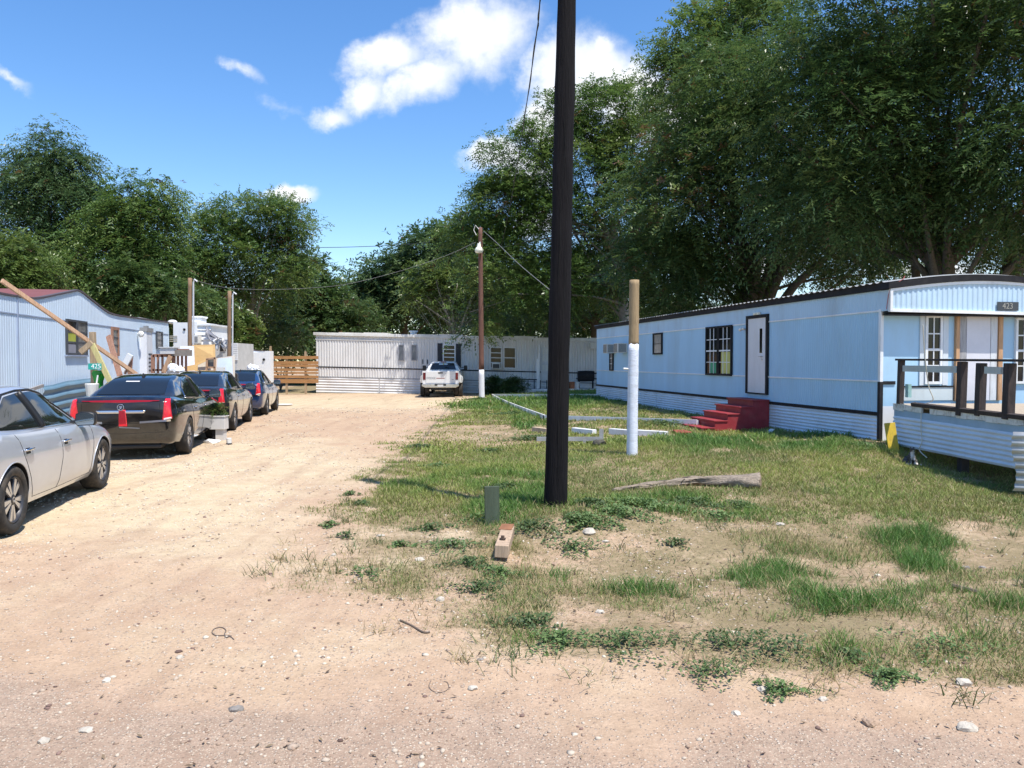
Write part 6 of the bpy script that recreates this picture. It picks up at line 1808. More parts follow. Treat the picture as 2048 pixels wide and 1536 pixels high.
    mb = MB(); c = at(504, 704, Yc2 + .7); mb.ico(c, .24, 0, 3, (1, 1, .45)); mb.build('roof_dome', cw, R, smooth=True)
    mb = MB(); q = at(528, 719, Yc2); mb.tube([q, q + Vector((0, -.05, 0))], .06, 10); mb.build('marker_light', BLACK_TRIM, R)
    mb = MB(); a2 = at(469, 0, Yc2); mb.box((a2.x, Yc2 + .2, .2), (a.x - .003, Yc2 + 2, at(0, 702, Yc2).z)); mb.build('side_body', M_paint('powder_blue_camper', (.58, .66, .78)), R)
    mb = MB(); mb.box((at(470, 0, Yc2).x, Yc2 + .16, at(0, 745, Yc2).z), (at(481, 0, Yc2).x, Yc2 + .199, at(0, 721, Yc2).z)); mb.build('window', GLASS_DULL, R)
    mb = MB(); mb.box((at(481, 0, Yc2).x, Yc2 + .17, at(0, 727, Yc2).z), (at(497, 0, Yc2).x, Yc2 + .199, at(0, 724, Yc2).z)); mb.box((a2.x - .05, Yc2 + .1, at(0, 702, Yc2).z), (a.x - .003, Yc2 + 2, at(0, 700, Yc2).z)); mb.build('trim', mat('dark_edge_metal', (.1, .08, .09)), R)
    # slatted fence
    Yf = 44.5
    R = empty('slatted_fence', at(585, 775, Yf), 0, 'orange brown horizontal slat fence between the camper and the white home', 'fence')
    slat = M_wood('orange_cedar_slat', (.40, .20, .075), var=.3, stretch=(.8, 9, 9))
    x0, x1 = at(537, 0, Yf).x, at(632, 0, Yf).x - .02
    ys = [(713, 719), (721.5, 727.5), (729.5, 734.5), (737, 742), (744.5, 748), (750.5, 756), (758, 766)]
    rr = random.Random(2)
    for a, b in ys:
        mb = MB(); za, zb = at(580, a, Yf).z, at(580, b, Yf).z
        mb.beam((x0, Yf, (za + zb) / 2 + rr.uniform(-.03, .03)), (x1, Yf, (za + zb) / 2 + rr.uniform(-.03, .03)), .03, za - zb); mb.build('slat', slat, R)
    for px, py in ((541, 692), (573, 712), (611, 703)):
        p = at(px, py, Yf + .08); mb = MB(); mb.box((p.x - .055, Yf + .02, -.25), (p.x + .055, Yf + .12, p.z)); mb.build('post', tanw, R)
build_left_clutter()

def build_planter():
    # narrow white planter with shrub in front of the second car, with scraps round its foot
    Y = 16.9
    c = at(434, 850, Y); g0 = H(c.x, c.y)
    R = empty('planter_box', (c.x, c.y, g0), 0, 'narrow white planter on a pedestal with a dark shrub, beside the black sedan', 'planter')
    wm = M_paint('white_planter', (.62, .60, .57), .6)
    zt = at(434, 833, Y).z; zm = at(434, 858, Y).z
    w = 38 * Y / FPX
    mb = MB(); mb.box((c.x - w / 2, Y - .13, zm), (c.x + w / 2, Y + .13, zt)); mb.box((c.x - w / 2 - .015, Y - .145, zt + .001), (c.x + w / 2 + .015, Y + .145, zt + .02)); mb.build('trough', wm, R, bevel=.004)
    mb = MB(); mb.box((c.x + .0, Y - .09, g0), (c.x + w / 2 - .03, Y + .09, zm - .002)); mb.build('pedestal', wm, R)
    mb = MB(); mb.box((c.x - .07, Y - .08, g0), (c.x - .003, Y + .08, zm - .003)); mb.build('dark_leg', BLACK_TRIM, R)
    mb = MB(); mb.box((c.x - w / 2 - .01, Y + .146, zm), (c.x + w / 2 + .01, Y + .165, at(434, 806, Y).z)); mb.build('back_board', BLACK_TRIM, R)
    V, F, C, cen = crown_arrays([(c.x, Y, (zt + at(0, 808, Y).z) / 2 + .02, w * .42, .12, .14)], 30, 10, .05, .07, .035, 3, 77, cols=MIDG)
    np_mesh('shrub', V, F, LEAF_M, R, col=C)
    p = gnd(424, 886); mb = MB(); mb.ico(p + Vector((0, 0, .03)), .13, .3, 2, (1.2, .7, .4), 3); tag(mb.build('plastic_bag', mat('thin_white_plastic', (.74, .75, .76)), None), 'flattened white plastic bag on the ground at the planter foot', 'bag')
    p = gnd(458, 889); mb = MB(); mb.lathe([(.05, 0), (.055, .13), (.05, .135)], 12, Matrix.Translation(p)); R2 = empty('tin_can', p, 0, 'white can with black base standing right of the planter foot', 'can'); mb.build('can', PLASTIC_W, R2)
    mb = MB(); mb.lathe([(.057, .0), (.057, .03)], 12, Matrix.Translation(p)); mb.build('base_band', BLACK_TRIM, R2)
    p = gnd(566, 811); mb = MB(); mb.lathe([(.02, .0), (.36, .02), (.4, .05), (.36, .06), (.02, .035)], 20, Matrix.Translation(p)); tag(mb.build('round_dish', PLASTIC_W, None, smooth=True), 'white round dish lying on the drive beside the last car', 'dish')
    # pale plank lying near the third car
    p = gnd(512, 829); mb = MB(); mb.beam(p + Vector((-.35, 0, .06)), p + Vector((.35, .1, .05)), .2, .07); tag(mb.build('kerb_block', M_paint('pale_grey_block', (.55, .53, .5)), None), 'pale block on the ground next to the blue sedan', 'block')
build_planter()
# ------------------------------------------------------------------ vehicles
def car_paint(name, rgb, metal=.0, rough=.3, coat=1.0):
    m = mat(name, rgb, rough, metal, var=.05, vscale=2, coat=coat, stain=(.35, .29, .22), stain_amt=.10, stain_scale=2.5)
    return m
RUBBER = mat('tyre_rubber', (.022, .021, .02), .8, var=.3, vscale=6, stain=(.22, .17, .12), stain_amt=.5, stain_scale=5)
PLASTK = mat('black_car_plastic', (.012, .012, .013), .45, var=.1)
CHROME = mat('chrome', (.72, .73, .75), .12, 1.0, var=.03)
ALLOY = mat('machined_alloy', (.60, .60, .61), .28, .85, var=.06)
ALLOYD = mat('dark_alloy', (.05, .05, .055), .4, .4, var=.1)
TAIL = mat('red_tail_lens', (.70, .016, .03), .15, var=.15, vscale=30, coat=.6)
CARGLASS = mat('tinted_car_glass', (.012, .014, .015), .03, var=.1, spec=.6)
SEAM = mat('panel_gap', (.006, .006, .006), .9, var=0)
REFLW = mat('clear_lens', (.75, .73, .70), .15, var=.1)

def pch(xs, ys, x):
    """monotone-ish cubic through points"""
    xs = np.asarray(xs, float); ys = np.asarray(ys, float); x = np.asarray(x, float)
    h = np.diff(xs); d = np.diff(ys) / h
    m = np.zeros(len(xs)); m[0] = d[0]; m[-1] = d[-1]
    for i in range(1, len(xs) - 1):
        m[i] = 0 if d[i - 1] * d[i] <= 0 else 2 * d[i - 1] * d[i] / (d[i - 1] + d[i])
    i = np.clip(np.searchsorted(xs, x) - 1, 0, len(h) - 1)
    t = np.clip((x - xs[i]) / h[i], 0, 1)
    return (2 * t ** 3 - 3 * t ** 2 + 1) * ys[i] + (t ** 3 - 2 * t ** 2 + t) * h[i] * m[i] + (-2 * t ** 3 + 3 * t ** 2) * ys[i + 1] + (t ** 3 - t ** 2) * h[i] * m[i + 1]

def catmull2(P, n):
    P = [Vector((p[0], p[1], 0)) for p in P]
    q = smooth_pts(P, 5)
    # resample by arc length
    L = [0]
    for a, b in zip(q, q[1:]): L.append(L[-1] + (b - a).length)
    out = []
    for k in range(n):
        s = L[-1] * k / (n - 1)
        j = min(max(np.searchsorted(L, s) - 1, 0), len(q) - 2)
        t = (s - L[j]) / max(L[j + 1] - L[j], 1e-9)
        p = q[j].lerp(q[j + 1], t); out.append((p.x, p.y))
    return out

def loft(sections):
    """sections: list of lists of (y,z) half profile from bottom centre to top centre, with x; mirrored and closed"""
    mb = MB(); rows = []
    for x, half in sections:
        full = [(x, -y, z) for y, z in half] + [(x, y, z) for y, z in reversed(half[1:-1])]
        rows.append(full)
    n = len(rows[0])
    V = [Vector(p) for r in rows for p in r]
    F = []
    for i in range(len(rows) - 1):
        for k in range(n):
            F.append((i * n + k, i * n + (k + 1) % n, (i + 1) * n + (k + 1) % n, (i + 1) * n + k))
    F.append(tuple(range(n))); F.append(tuple(reversed([(len(rows) - 1) * n + k for k in range(n)])))
    mb.add(V, F)
    return mb

def bvh_of(o):
    me = o.data
    return BVHTree.FromPolygons([v.co.copy() for v in me.vertices], [tuple(p.vertices) for p in me.polygons])

def patch(bvh, lower, upper, axis, sign, nu=14, nv=8, off=.004, depth=.0):
    """grid between two polylines in the 2-D plane across `axis`, projected on the body from outside. axis 'y': points (x,z); 'x': points (y,z)"""
    def samp(P, t):
        L = [0]
        for a, b in zip(P, P[1:]): L.append(L[-1] + math.dist(a, b))
        s = L[-1] * t
        for j in range(len(P) - 1):
            if s <= L[j + 1] + 1e-9:
                u = (s - L[j]) / max(1e-9, L[j + 1] - L[j]); return (P[j][0] + (P[j + 1][0] - P[j][0]) * u, P[j][1] + (P[j + 1][1] - P[j][1]) * u)
        return P[-1]
    rows = []
    last = None
    for j in range(nv + 1):
        r = []
        for i in range(nu + 1):
            a = samp(lower, i / nu); b = samp(upper, i / nu)
            u = a[0] + (b[0] - a[0]) * j / nv; z = a[1] + (b[1] - a[1]) * j / nv
            r.append(project(bvh, u, z, axis, sign, off))
        rows.append(r)
    # fill misses with neighbours
    for j in range(nv + 1):
        for i in range(nu + 1):
            if rows[j][i] is None:
                for dj, di in ((0, 1), (0, -1), (1, 0), (-1, 0), (1, 1), (-1, -1)):
                    a, b = j + dj, i + di
                    if 0 <= a <= nv and 0 <= b <= nu and rows[a][b] is not None: rows[j][i] = rows[a][b].copy(); break
    flat = [p for r in rows for p in r if p is not None]
    if not flat: return MB()
    rows = [[p if p is not None else flat[0] for p in r] for r in rows]
    mb = MB(); mb.grid(rows)
    return mb

def project(bvh, u, z, axis, sign, off):
    if axis == 'y':
        o = Vector((u, 3 * sign, z)); d = Vector((0, -sign, 0))
    elif axis == 'x':
        o = Vector((4 * sign, u, z)); d = Vector((-sign, 0, 0))
    else:
        o = Vector((u, z, 4)); d = Vector((0, 0, -1))
    hit, nrm, idx, dist = bvh.ray_cast(o, d)
    if hit is None: return None
    if nrm.dot(d) > 0: nrm = -nrm
    return hit + nrm * off

def seam(bvh, pts, axis, sign, r=.0035, off=.0, n=8):
    P = []
    for a, b in zip(pts, pts[1:]):
        for k in range(n):
            P.append((a[0] + (b[0] - a[0]) * k / n, a[1] + (b[1] - a[1]) * k / n))
    P.append(pts[-1])
    Q = [project(bvh, u, z, axis, sign, off) for u, z in P]
    Q = [q for q in Q if q is not None]
    mb = MB()
    if len(Q) > 1: mb.tube(Q, r, 5)
    return mb

def cut_arches(o, xs, r, plast):
    o.data.materials.append(plast)
    dg = bpy.context.evaluated_depsgraph_get()
    tmps = []
    for x in xs:
        mb = MB(); T = Matrix.Translation((x, 0, r - .02)) @ Matrix.Rotation(math.pi / 2, 4, 'X')
        mb.cur = 1
        mb.lathe([(r + .045, -1.3), (r + .045, 1.3)], 40, T)
        c = mb.build('cutter', [plast, plast], o.parent, inv=False); tmps.append(c)
        m = o.modifiers.new('arch', 'BOOLEAN'); m.operation = 'DIFFERENCE'; m.object = c; m.solver = 'EXACT'
    bpy.context.view_layer.update()
    dg = bpy.context.evaluated_depsgraph_get()
    me = bpy.data.meshes.new_from_object(o.evaluated_get(dg))
    o.modifiers.clear(); o.data = me
    for c in tmps: bpy.data.objects.remove(c)
    me.polygons.foreach_set('use_smooth', [True] * len(me.polygons))
    me.set_sharp_from_angle(angle=rad(32))

def wheel(par, x, y, r, w, style, name='wheel'):
    """wheel empty-less: tyre mesh as the wheel part, rim as its sub-part; y sign gives the outer side"""
    s = 1 if y > 0 else -1
    T = Matrix.Translation((x, y, r)) @ Matrix.Rotation(-s * math.pi / 2, 4, 'X')   # local z -> outward
    ri = r * .70
    mb = MB(); mb.lathe([(ri, -w / 2), (r * .93, -w / 2), (r * .985, -w / 2 + .02), (r, -w / 2 + .045), (r, w / 2 - .045), (r * .985, w / 2 - .02), (r * .94, w / 2), (r * .86, w / 2 + .006), (ri + .012, w / 2), (ri, w / 2 - .015)], 40, T, closed=True)
    ty = mb.build(name, RUBBER, par, smooth='all', inv=False)
    mb = MB()
    mb.lathe([(ri, w / 2 - .012), (ri - .012, w / 2 - .006), (ri - .03, w / 2 - .03), (ri - .035, -w / 2 + .02), (.02, -w / 2 + .03), (.02, -w / 2 + .02), (ri - .02, -w / 2 + .01), (ri, -w / 2 + .01)], 40, T, closed=True)
    mb.cur = 0
    # spokes
    zf = w / 2 - .018
    def spoke(a0, a1, r0, r1, z0, z1, mi):
        mb.cur = mi
        V = []
        for (aa, rr_, z) in ((a0[0], r0, z0), (a0[1], r0, z0), (a1[1], r1, z1), (a1[0], r1, z1)):
            V.append((rr_ * math.cos(aa), rr_ * math.sin(aa), z))
        V += [(v[0], v[1], v[2] - .03) for v in V]
        mb.add(V, [(0, 1, 2, 3), (7, 6, 5, 4), (0, 4, 5, 1), (1, 5, 6, 2), (2, 6, 7, 3), (3, 7, 4, 0)], T)
    if style == 'five_double':
        for k in range(10):
            a = 2 * math.pi * k / 10 + (.10 if k % 2 else -.10)
            spoke((a - .20, a + .20), (a - .135, a + .135), .055, ri - .022, zf - .0, zf - .004, 1)
            spoke((a - .34, a + .34), (a - .17, a + .17), .05, ri - .028, zf - .012, zf - .016, 2)
    elif style == 'multi':
        for k in range(9):
            a = 2 * math.pi * k / 9
            spoke((a - .16, a + .16), (a - .085, a + .085), .06, ri - .02, zf + .002, zf - .004, 1)
            spoke((a + .16, a + .30), (a + .12, a + .20), .12, ri - .02, zf - .006, zf - .008, 1)
    else:
        for k in range(8):
            a = 2 * math.pi * k / 8
            spoke((a - .3, a + .3), (a - .16, a + .16), .05, ri - .02, zf - .05, zf - .03, 1)
    mb.cur = 2; mb.lathe([(.004, zf + .006), (.035, zf + .006), (.055, zf - .004), (.065, zf - .03)], 20, T)
    if style == 'five_double':
        mb.cur = 1; mb.lathe([(.028, zf + .0062), (.028, zf + .009), (.022, zf + .009), (.022, zf + .0062)], 20, T, closed=True)
    rim = mb.build('rim', [ALLOYD, ALLOY, ALLOYD], ty, smooth=True, inv=False)
    return ty

def sedan(P, loc, heading, label, paint, group='cars parked along the drive', details='full'):
    """x forward, y left. P: dict of curves"""
    R = empty('parked_car', loc, heading, label, 'car', group, local=True)
    xs = np.array(P['st']); n = 64
    X = np.linspace(xs[0], xs[-1], n)
    X = np.unique(np.concatenate([X, xs[0] + (xs[1] - xs[0]) * np.array([.02, .06, .12, .2]), xs[-1] - (xs[-1] - xs[-2]) * np.array([.02, .06, .12, .2])]))
    zb = pch(xs, P['zb'], X); zt = pch(xs, P['zt'], X); wm = pch(xs, P['wm'], X); ws = pch(xs, P['ws'], X); cr = pch(xs, P['cr'], X)
    secs = []
    for i, x in enumerate(X):
        h = zt[i] - zb[i]
        pr = [(0, zb[i]), (wm[i] * .72, zb[i]), (wm[i] * .91, zb[i] + .035 * min(1, h * 3)), (wm[i] * .965, zb[i] + h * .20), (wm[i] * .988, zb[i] + h * .42), (wm[i] * 1.0, zb[i] + h * .62), (wm[i] * .99, zb[i] + h * .76),
              (ws[i] + .6 * (wm[i] - ws[i]), zb[i] + h * .90), (ws[i], zt[i] - .006), (ws[i] * .9, zt[i] + cr[i] * .25), (ws[i] * .5, zt[i] + cr[i] * .8), (0, zt[i] + cr[i])]
        secs.append((x, catmull2(pr, 30)))
    mb = loft(secs)
    body = mb.build('body', paint, R, inv=False)
    cut_arches(body, P['axles'], P['wr'], PLASTK)
    bv = bvh_of(body)
    # greenhouse
    gx = np.array(P['gst'])
    GX = np.linspace(gx[0], gx[-1], 46)
    zr = pch(gx, P['gz'], GX); wb = pch(gx, P['gwb'], GX); wr = pch(gx, P['gwr'], GX)
    belt = pch(xs, P['zt'], GX)
    secs = []
    for i, x in enumerate(GX):
        b = belt[i] - .05; t = max(zr[i], belt[i] + .004); h = t - b
        f = min(1, h / .42)
        wtop = wb[i] + (wr[i] - wb[i]) * f
        pr = [(0, b), (wb[i] * .6, b), (wb[i], b + .01), (wb[i] + (wtop - wb[i]) * .45, b + h * .5), (wtop, t - .07 * f - .004), (wtop * .93, t - .025 * f - .002), (wtop * .72, t - .004 * f), (0, t + .012 * f)]
        secs.append((x, catmull2(pr, 26)))
    gh = loft(secs).build('cabin', paint, R, smooth='all', inv=False)
    bg = bvh_of(gh)
    gl = P.get('glass', CARGLASS)
    # windows
    def win(name, lower, upper, axis, sign, m=gl, off=.005, nu=22, nv=10, trim=None):
        w = patch(bg, lower, upper, axis, sign, nu, nv, off)
        o = w.build(name, m, R, smooth='all', inv=False); return o
    sides = (-1, 1)
    for nm, lo, up in P['side_windows']:
        for s in sides:
            win(nm, lo, up, 'y', s)
    win('rear_window', *P['rear_window'], 'x', -1, off=.006)
    win('windscreen', *P['windscreen'], 'x', 1, off=.006)
    # dark strip between glass and pillars, bright lower trim
    for s in sides:
        for nm, pts, m, r in P.get('trim', ()):
            q = seam(bg if nm.startswith('cabin') else bv, pts, 'y', s, r, .004, 10)
            if q.v: q.build('window_trim', m, R, smooth='all', inv=False)
        for pts in P['seams']:
            q = seam(bv, pts, 'y', s)
            if q.v: q.build('panel_seam', SEAM, R, inv=False)
        for hx, hz in P['handles']:
            p = project(bv, hx, hz, 'y', s, .012)
            if p:
                mb = MB(); mb.tube([p + Vector((-.105, -s * .012, 0)), p + Vector((-.085, s * .018, .004)), p + Vector((0, s * .024, .006)), p + Vector((.085, s * .018, .004)), p + Vector((.105, -s * .012, 0))], [.010, .012, .014, .012, .010], 8)
                mb.build('door_handle', P.get('handle_mat', CHROME), R, smooth='all', inv=False)
                q = patch(bv, [(hx - .06, hz - .04), (hx + .06, hz - .04)], [(hx - .05, hz + .02), (hx + .05, hz + .02)], 'y', s, 6, 4, .003)
                q.build('handle_recess', P.get('recess', SEAM), R, smooth='all', inv=False)
        # mirror
        mx, mz = P['mirror']; w0 = P['gwb'][len(P['gwb']) - 2]
        y0 = s * (w0 + .02)
        mb = MB(); mb.tube([(mx, y0 - s * .06, mz - .06), (mx, y0 + s * .08, mz - .03)], .022, 8)
        mi = mb.build('side_mirror', PLASTK, R, inv=False)
        mb = MB()
        T = Matrix.Translation((mx + .0, y0 + s * .17, mz)) @ Matrix.Rotation(s * .12, 4, 'Z')
        prof = [(-.085, -.11), (-.05, -.125), (.06, -.115), (.085, -.05), (.088, .04), (.06, .11), (-.05, .125), (-.09, .10)]
        n_ = len(prof); V = []
        for k, (dx, sc) in enumerate(((-.05, .97), (-.042, 1.0), (.03, .92), (.065, .62), (.075, .2))):
            for (z_, y_) in [(q[0], q[1]) for q in prof]:
                V.append((dx, y_ * sc, z_ * sc))
        F = [tuple(range(n_))] + [(k * n_ + i, k * n_ + (i + 1) % n_, (k + 1) * n_ + (i + 1) % n_, (k + 1) * n_ + i) for k in range(4) for i in range(n_)] + [tuple(reversed([4 * n_ + i for i in range(n_)]))]
        mb.add(V, F, T); mb.build('mirror_shell', P.get('mirror_mat', paint), mi, smooth='all', inv=False)
        mb = MB(); V = [(-.053, y_ * .9, z_ * .86) for z_, y_ in prof]; mb.add(V, [tuple(range(n_))], T); mb.build('mirror_glass', mat('mirror_glass', (.35, .38, .36), .05, .9, var=0), mi, inv=False)
        for ax in P['axles']:
            wheel(R, ax, s * P['track'], P['wr'], .225, P['rim'])
    # sills and underbody
    q = MB(); q.box((P['axles'][0] + .45, -.72, .17), (P['axles'][1] - .45, .72, .30)); q.build('underbody', PLASTK, R, inv=False)
    return R, bv, bg, body

def R_seam(bv, R, pts, axis, sign, m=SEAM, r=.0035, name='panel_seam', off=0.0, n=8):
    q = seam(bv, pts, axis, sign, r, off, n)
    if q.v: return q.build(name, m, R, smooth='all', inv=False)

HEAD = math.atan2(1, -.187)        # parked pointing away from the viewer

SILVER = dict(
    st=[-2.52, -2.44, -2.2, -1.7, -.9, 0, .7, 1.15, 1.6, 2.0, 2.25, 2.36],
    zb=[.50, .36, .26, .20, .185, .185, .185, .185, .19, .20, .24, .34],
    zt=[.70, .98, 1.04, 1.03, .985, .955, .935, .925, .875, .79, .68, .56],
    wm=[.60, .76, .87, .915, .925, .925, .925, .925, .92, .86, .74, .55],
    ws=[.55, .68, .77, .815, .825, .83, .835, .82, .77, .69, .57, .42],
    cr=[.02, .04, .05, .05, .04, .03, .04, .05, .065, .07, .05, .03],
    axles=(-1.41, 1.42), wr=.34, track=.80, rim='five_double',
    gst=[-2.25, -1.85, -1.35, -.75, -.25, .15, .5, .85, 1.2], gz=[1.03, 1.19, 1.35, 1.435, 1.445, 1.415, 1.31, 1.13, .93],
    gwb=[.64, .72, .76, .77, .775, .775, .77, .755, .71], gwr=[.48, .52, .55, .56, .56, .56, .55, .54, .53],
    side_windows=[('rear_side_window', [(-1.40, 1.02), (-.80, .99), (-.34, .98)], [(-1.23, 1.16), (-.80, 1.335), (-.44, 1.365)]),
                  ('quarter_window', [(-1.76, 1.05), (-1.60, 1.035), (-1.46, 1.026)], [(-1.66, 1.085), (-1.50, 1.13), (-1.32, 1.16)]),
                  ('front_side_window', [(-.26, .977), (.34, .968), (.80, .958)], [(-.34, 1.365), (-.04, 1.365), (.26, 1.305)])],
    rear_window=([(-.52, 1.08), (.52, 1.08)], [(-.46, 1.36), (.46, 1.36)]), windscreen=([(-.62, 1.0), (.62, 1.0)], [(-.48, 1.36), (.48, 1.36)]),
    trim=[('cabin', [(-1.81, 1.04), (-1.38, 1.007), (-.78, .976), (-.18, .966), (.85, .95)], CHROME, .009), ('cabin_b', [(-1.23, 1.185), (-.80, 1.36), (-.43, 1.39), (-.06, 1.39), (.27, 1.33), (.58, 1.17), (.85, 1.0)], PLASTK, .013), ('cabin_p', [(-.30, .975), (-.39, 1.37)], PLASTK, .04), ('cabin_q', [(-1.43, 1.025), (-1.28, 1.16)], PLASTK, .016)],
    seams=[[(-.12, .94), (-.10, .6), (-.16, .34), (-.22, .27)], [(1.02, .90), (1.0, .6), (.97, .36), (.93, .29)], [(.93, .285), (-.2, .275), (-.9, .285)], [(-.9, .285), (-1.0, .5), (-1.18, .75), (-1.24, .98)], [(1.25, .875), (1.75, .80), (2.05, .72)]],
    handles=[(-1.08, .80), (.02, .785)], mirror=(.66, 1.0), mirror_mat=PLASTK)

BLACKCAR = dict(
    st=[-2.46, -2.42, -2.28, -1.75, -.9, 0, .7, 1.15, 1.6, 2.05, 2.3, 2.41],
    zb=[.38, .30, .25, .21, .19, .19, .19, .19, .19, .20, .25, .34],
    zt=[1.015, 1.06, 1.09, 1.07, 1.02, .985, .965, .955, .92, .84, .75, .64],
    wm=[.78, .83, .88, .915, .92, .92, .92, .92, .92, .88, .78, .66],
    ws=[.70, .74, .77, .80, .815, .82, .825, .815, .78, .72, .63, .52],
    cr=[.015, .025, .03, .035, .03, .03, .04, .05, .055, .06, .05, .03],
    axles=(-1.44, 1.44), wr=.345, track=.805, rim='multi',
    gst=[-1.98, -1.6, -1.15, -.6, -.1, .3, .65, 1.0, 1.32], gz=[1.08, 1.23, 1.385, 1.465, 1.475, 1.44, 1.33, 1.15, .96],
    gwb=[.70, .76, .79, .80, .805, .805, .80, .78, .74], gwr=[.54, .56, .58, .585, .585, .58, .575, .565, .55],
    side_windows=[('rear_side_window', [(-1.22, 1.055), (-.62, 1.02), (-.17, 1.01)], [(-1.02, 1.22), (-.62, 1.36), (-.27, 1.385)]),
                  ('front_side_window', [(-.10, 1.005), (.5, .995), (.96, .985)], [(-.18, 1.39), (.12, 1.385), (.42, 1.325)])],
    rear_window=([(-.57, 1.125), (.57, 1.125)], [(-.49, 1.40), (.49, 1.40)]), windscreen=([(-.62, 1.03), (.62, 1.03)], [(-.48, 1.38), (.48, 1.38)]),
    trim=[('cabin', [(-1.25, 1.04), (-.6, 1.005), (0, .992), (1.0, .975)], CHROME, .008), ('cabin_b', [(-1.25, 1.05), (-1.04, 1.235), (-.62, 1.385), (-.25, 1.41), (.12, 1.41), (.44, 1.35), (.98, 1.02)], CHROME, .008), ('cabin_p', [(-.135, 1.0), (-.225, 1.39)], PLASTK, .03)],
    seams=[[(-.12, .97), (-.10, .6), (-.16, .34), (-.22, .27)], [(1.02, .92), (1.0, .6), (.97, .36), (.93, .29)], [(.93, .285), (-.2, .275), (-.9, .285)], [(-.9, .285), (-1.0, .5), (-1.12, .72), (-1.2, 1.0)]],
    handles=[(-.86, .84), (.12, .825)], mirror=(.86, 1.03))

def put(P, side_px, side_py, axle, heading):
    """origin so that the outer foot of the right wheel on the given axle stands at that ground point"""
    g = gnd(side_px, side_py)
    f = Vector((math.cos(heading), math.sin(heading), 0)); l = Vector((-math.sin(heading), math.cos(heading), 0))
    o = g - f * P['axles'][axle] + l * (P['track'] + .11)
    o.z = H(o.x, o.y) * .5 + g.z * .5
    return o

def sedan_rear(R, bv, bg, lamp_m=TAIL, full=True):
    """tall upright tail lamps, spoiler lamp, crest, chrome bars"""
    for s in (-1, 1):
        lo = [(s * .665, .70), (s * .815, .725)]; up = [(s * .705, 1.065), (s * .775, 1.06)]
        if s > 0: lo, up = lo, up
        q = patch(bv, lo, up, 'x', -1, 8, 16, .014)
        # give the lens a rim by joining a second, lower sheet
        lens = q.build('tail_lamp', lamp_m, R, smooth='all', inv=False)
        sd = lens.modifiers.new('t', 'SOLIDIFY'); sd.thickness = .016; sd.offset = -1
        q = patch(bv, [(s * .69, .705), (s * .80, .728)], [(s * .692, .735), (s * .797, .755)], 'x', -1, 4, 2, .018); q.build('reversing_lamp', REFLW, lens, smooth='all', inv=False)
        mb = MB()
        for k in range(22):
            z = .76 + k * .0125
            a = project(bv, s * (.675 + .02 * k / 22), z, 'x', -1, .0165); b = project(bv, s * (.80 - .03 * k / 22), z, 'x', -1, .0165)
            if a and b: mb.tube([a, b], .0016, 4)
        if mb.v: mb.build('lens_rib', mat('dark_red_rib', (.25, .004, .008), .3), lens, inv=False)
        q = patch(bv, [(s * .30, .648), (s * .79, .678)], [(s * .30, .682), (s * .79, .712)], 'x', -1, 14, 2, .012)
        q.build('chrome_strip', CHROME, R, smooth='all', inv=False)
    q = patch(bv, [(-.62, 1.03), (0, 1.005), (.62, 1.03)], [(-.62, 1.036), (0, 1.045), (.62, 1.036)], 'x', -1, 24, 3, .012); q.build('spoiler_lamp', mat('dark_red_lens', (.28, .006, .012), .12, var=.1), R, smooth='all', inv=False)
    q = patch(bv, [(-.37, .825), (.37, .825)], [(-.40, .875), (.40, .875)], 'x', -1, 20, 3, .012); o = q.build('trunk_bar', CHROME, R, smooth='all', inv=False); o.modifiers.new('t', 'SOLIDIFY').thickness = .012
    # wreath and shield
    c = project(bv, 0, .93, 'x', -1, .014)
    if c:
        mb = MB(); T = Matrix.Translation(c) @ Matrix.Rotation(-math.pi / 2, 4, 'Y')
        mb.lathe([(.052, 0), (.058, .008), (.052, .012), (.046, .008)], 28, T, closed=True); e = mb.build('wreath_badge', CHROME, R, smooth='all', inv=False)
        mb = MB(); mb.prism([(-.026, .022), (.026, .022), (.024, -.006), (0, -.026), (-.024, -.006)], 0, .008, lambda u, v, w: Vector((c.x - w, c.y + u, c.z + v)))
        mb.build('shield', CHROME, e, inv=False)
        mb = MB()
        for (a, b, w_, h_) in ((-.018, .012, .014, .012), (.004, .012, .014, .012), (-.018, -.004, .014, .010), (.004, -.004, .014, .01)):
            mb.box((c.x - .0105, c.y + a, c.z + b - h_ / 2), (c.x - .0085, c.y + a + w_, c.z + b + h_ / 2))
        mb.build('shield_field', mat('badge_black', (.03, .01, .02), .3), e, inv=False)
    R_seam(bv, R, [(-.62, 1.0), (-.64, .72), (-.58, .66), (0, .645), (.58, .66), (.64, .72), (.62, 1.0)], 'x', -1)
    R_seam(bv, R, [(-.80, .50), (0, .47), (.80, .50)], 'x', -1, r=.003)
    # lower valance and exhausts
    mb = MB(); mb.box((-2.36, -.62, .20), (-2.0, .62, .27)); mb.build('rear_valance', PLASTK, R, inv=False, bevel=.02)
    # fin aerial on the roof
    mb = MB(); z = 1.475
    p = project(bg, -.95, 0, 'z', 1, 0)
    if p:
        mb.add([(p.x - .07, -.025, p.z - .01), (p.x + .07, -.03, p.z - .01), (p.x + .07, .03, p.z - .01), (p.x - .07, .025, p.z - .01), (p.x - .05, -.008, p.z + .06), (p.x + .0, -.008, p.z + .045), (p.x + .0, .008, p.z + .045), (p.x - .05, .008, p.z + .06)],
               [(0, 3, 2, 1), (4, 5, 6, 7), (0, 1, 5, 4), (1, 2, 6, 5), (2, 3, 7, 6), (3, 0, 4, 7)])
        mb.build('roof_aerial', PLASTK, R, inv=False)

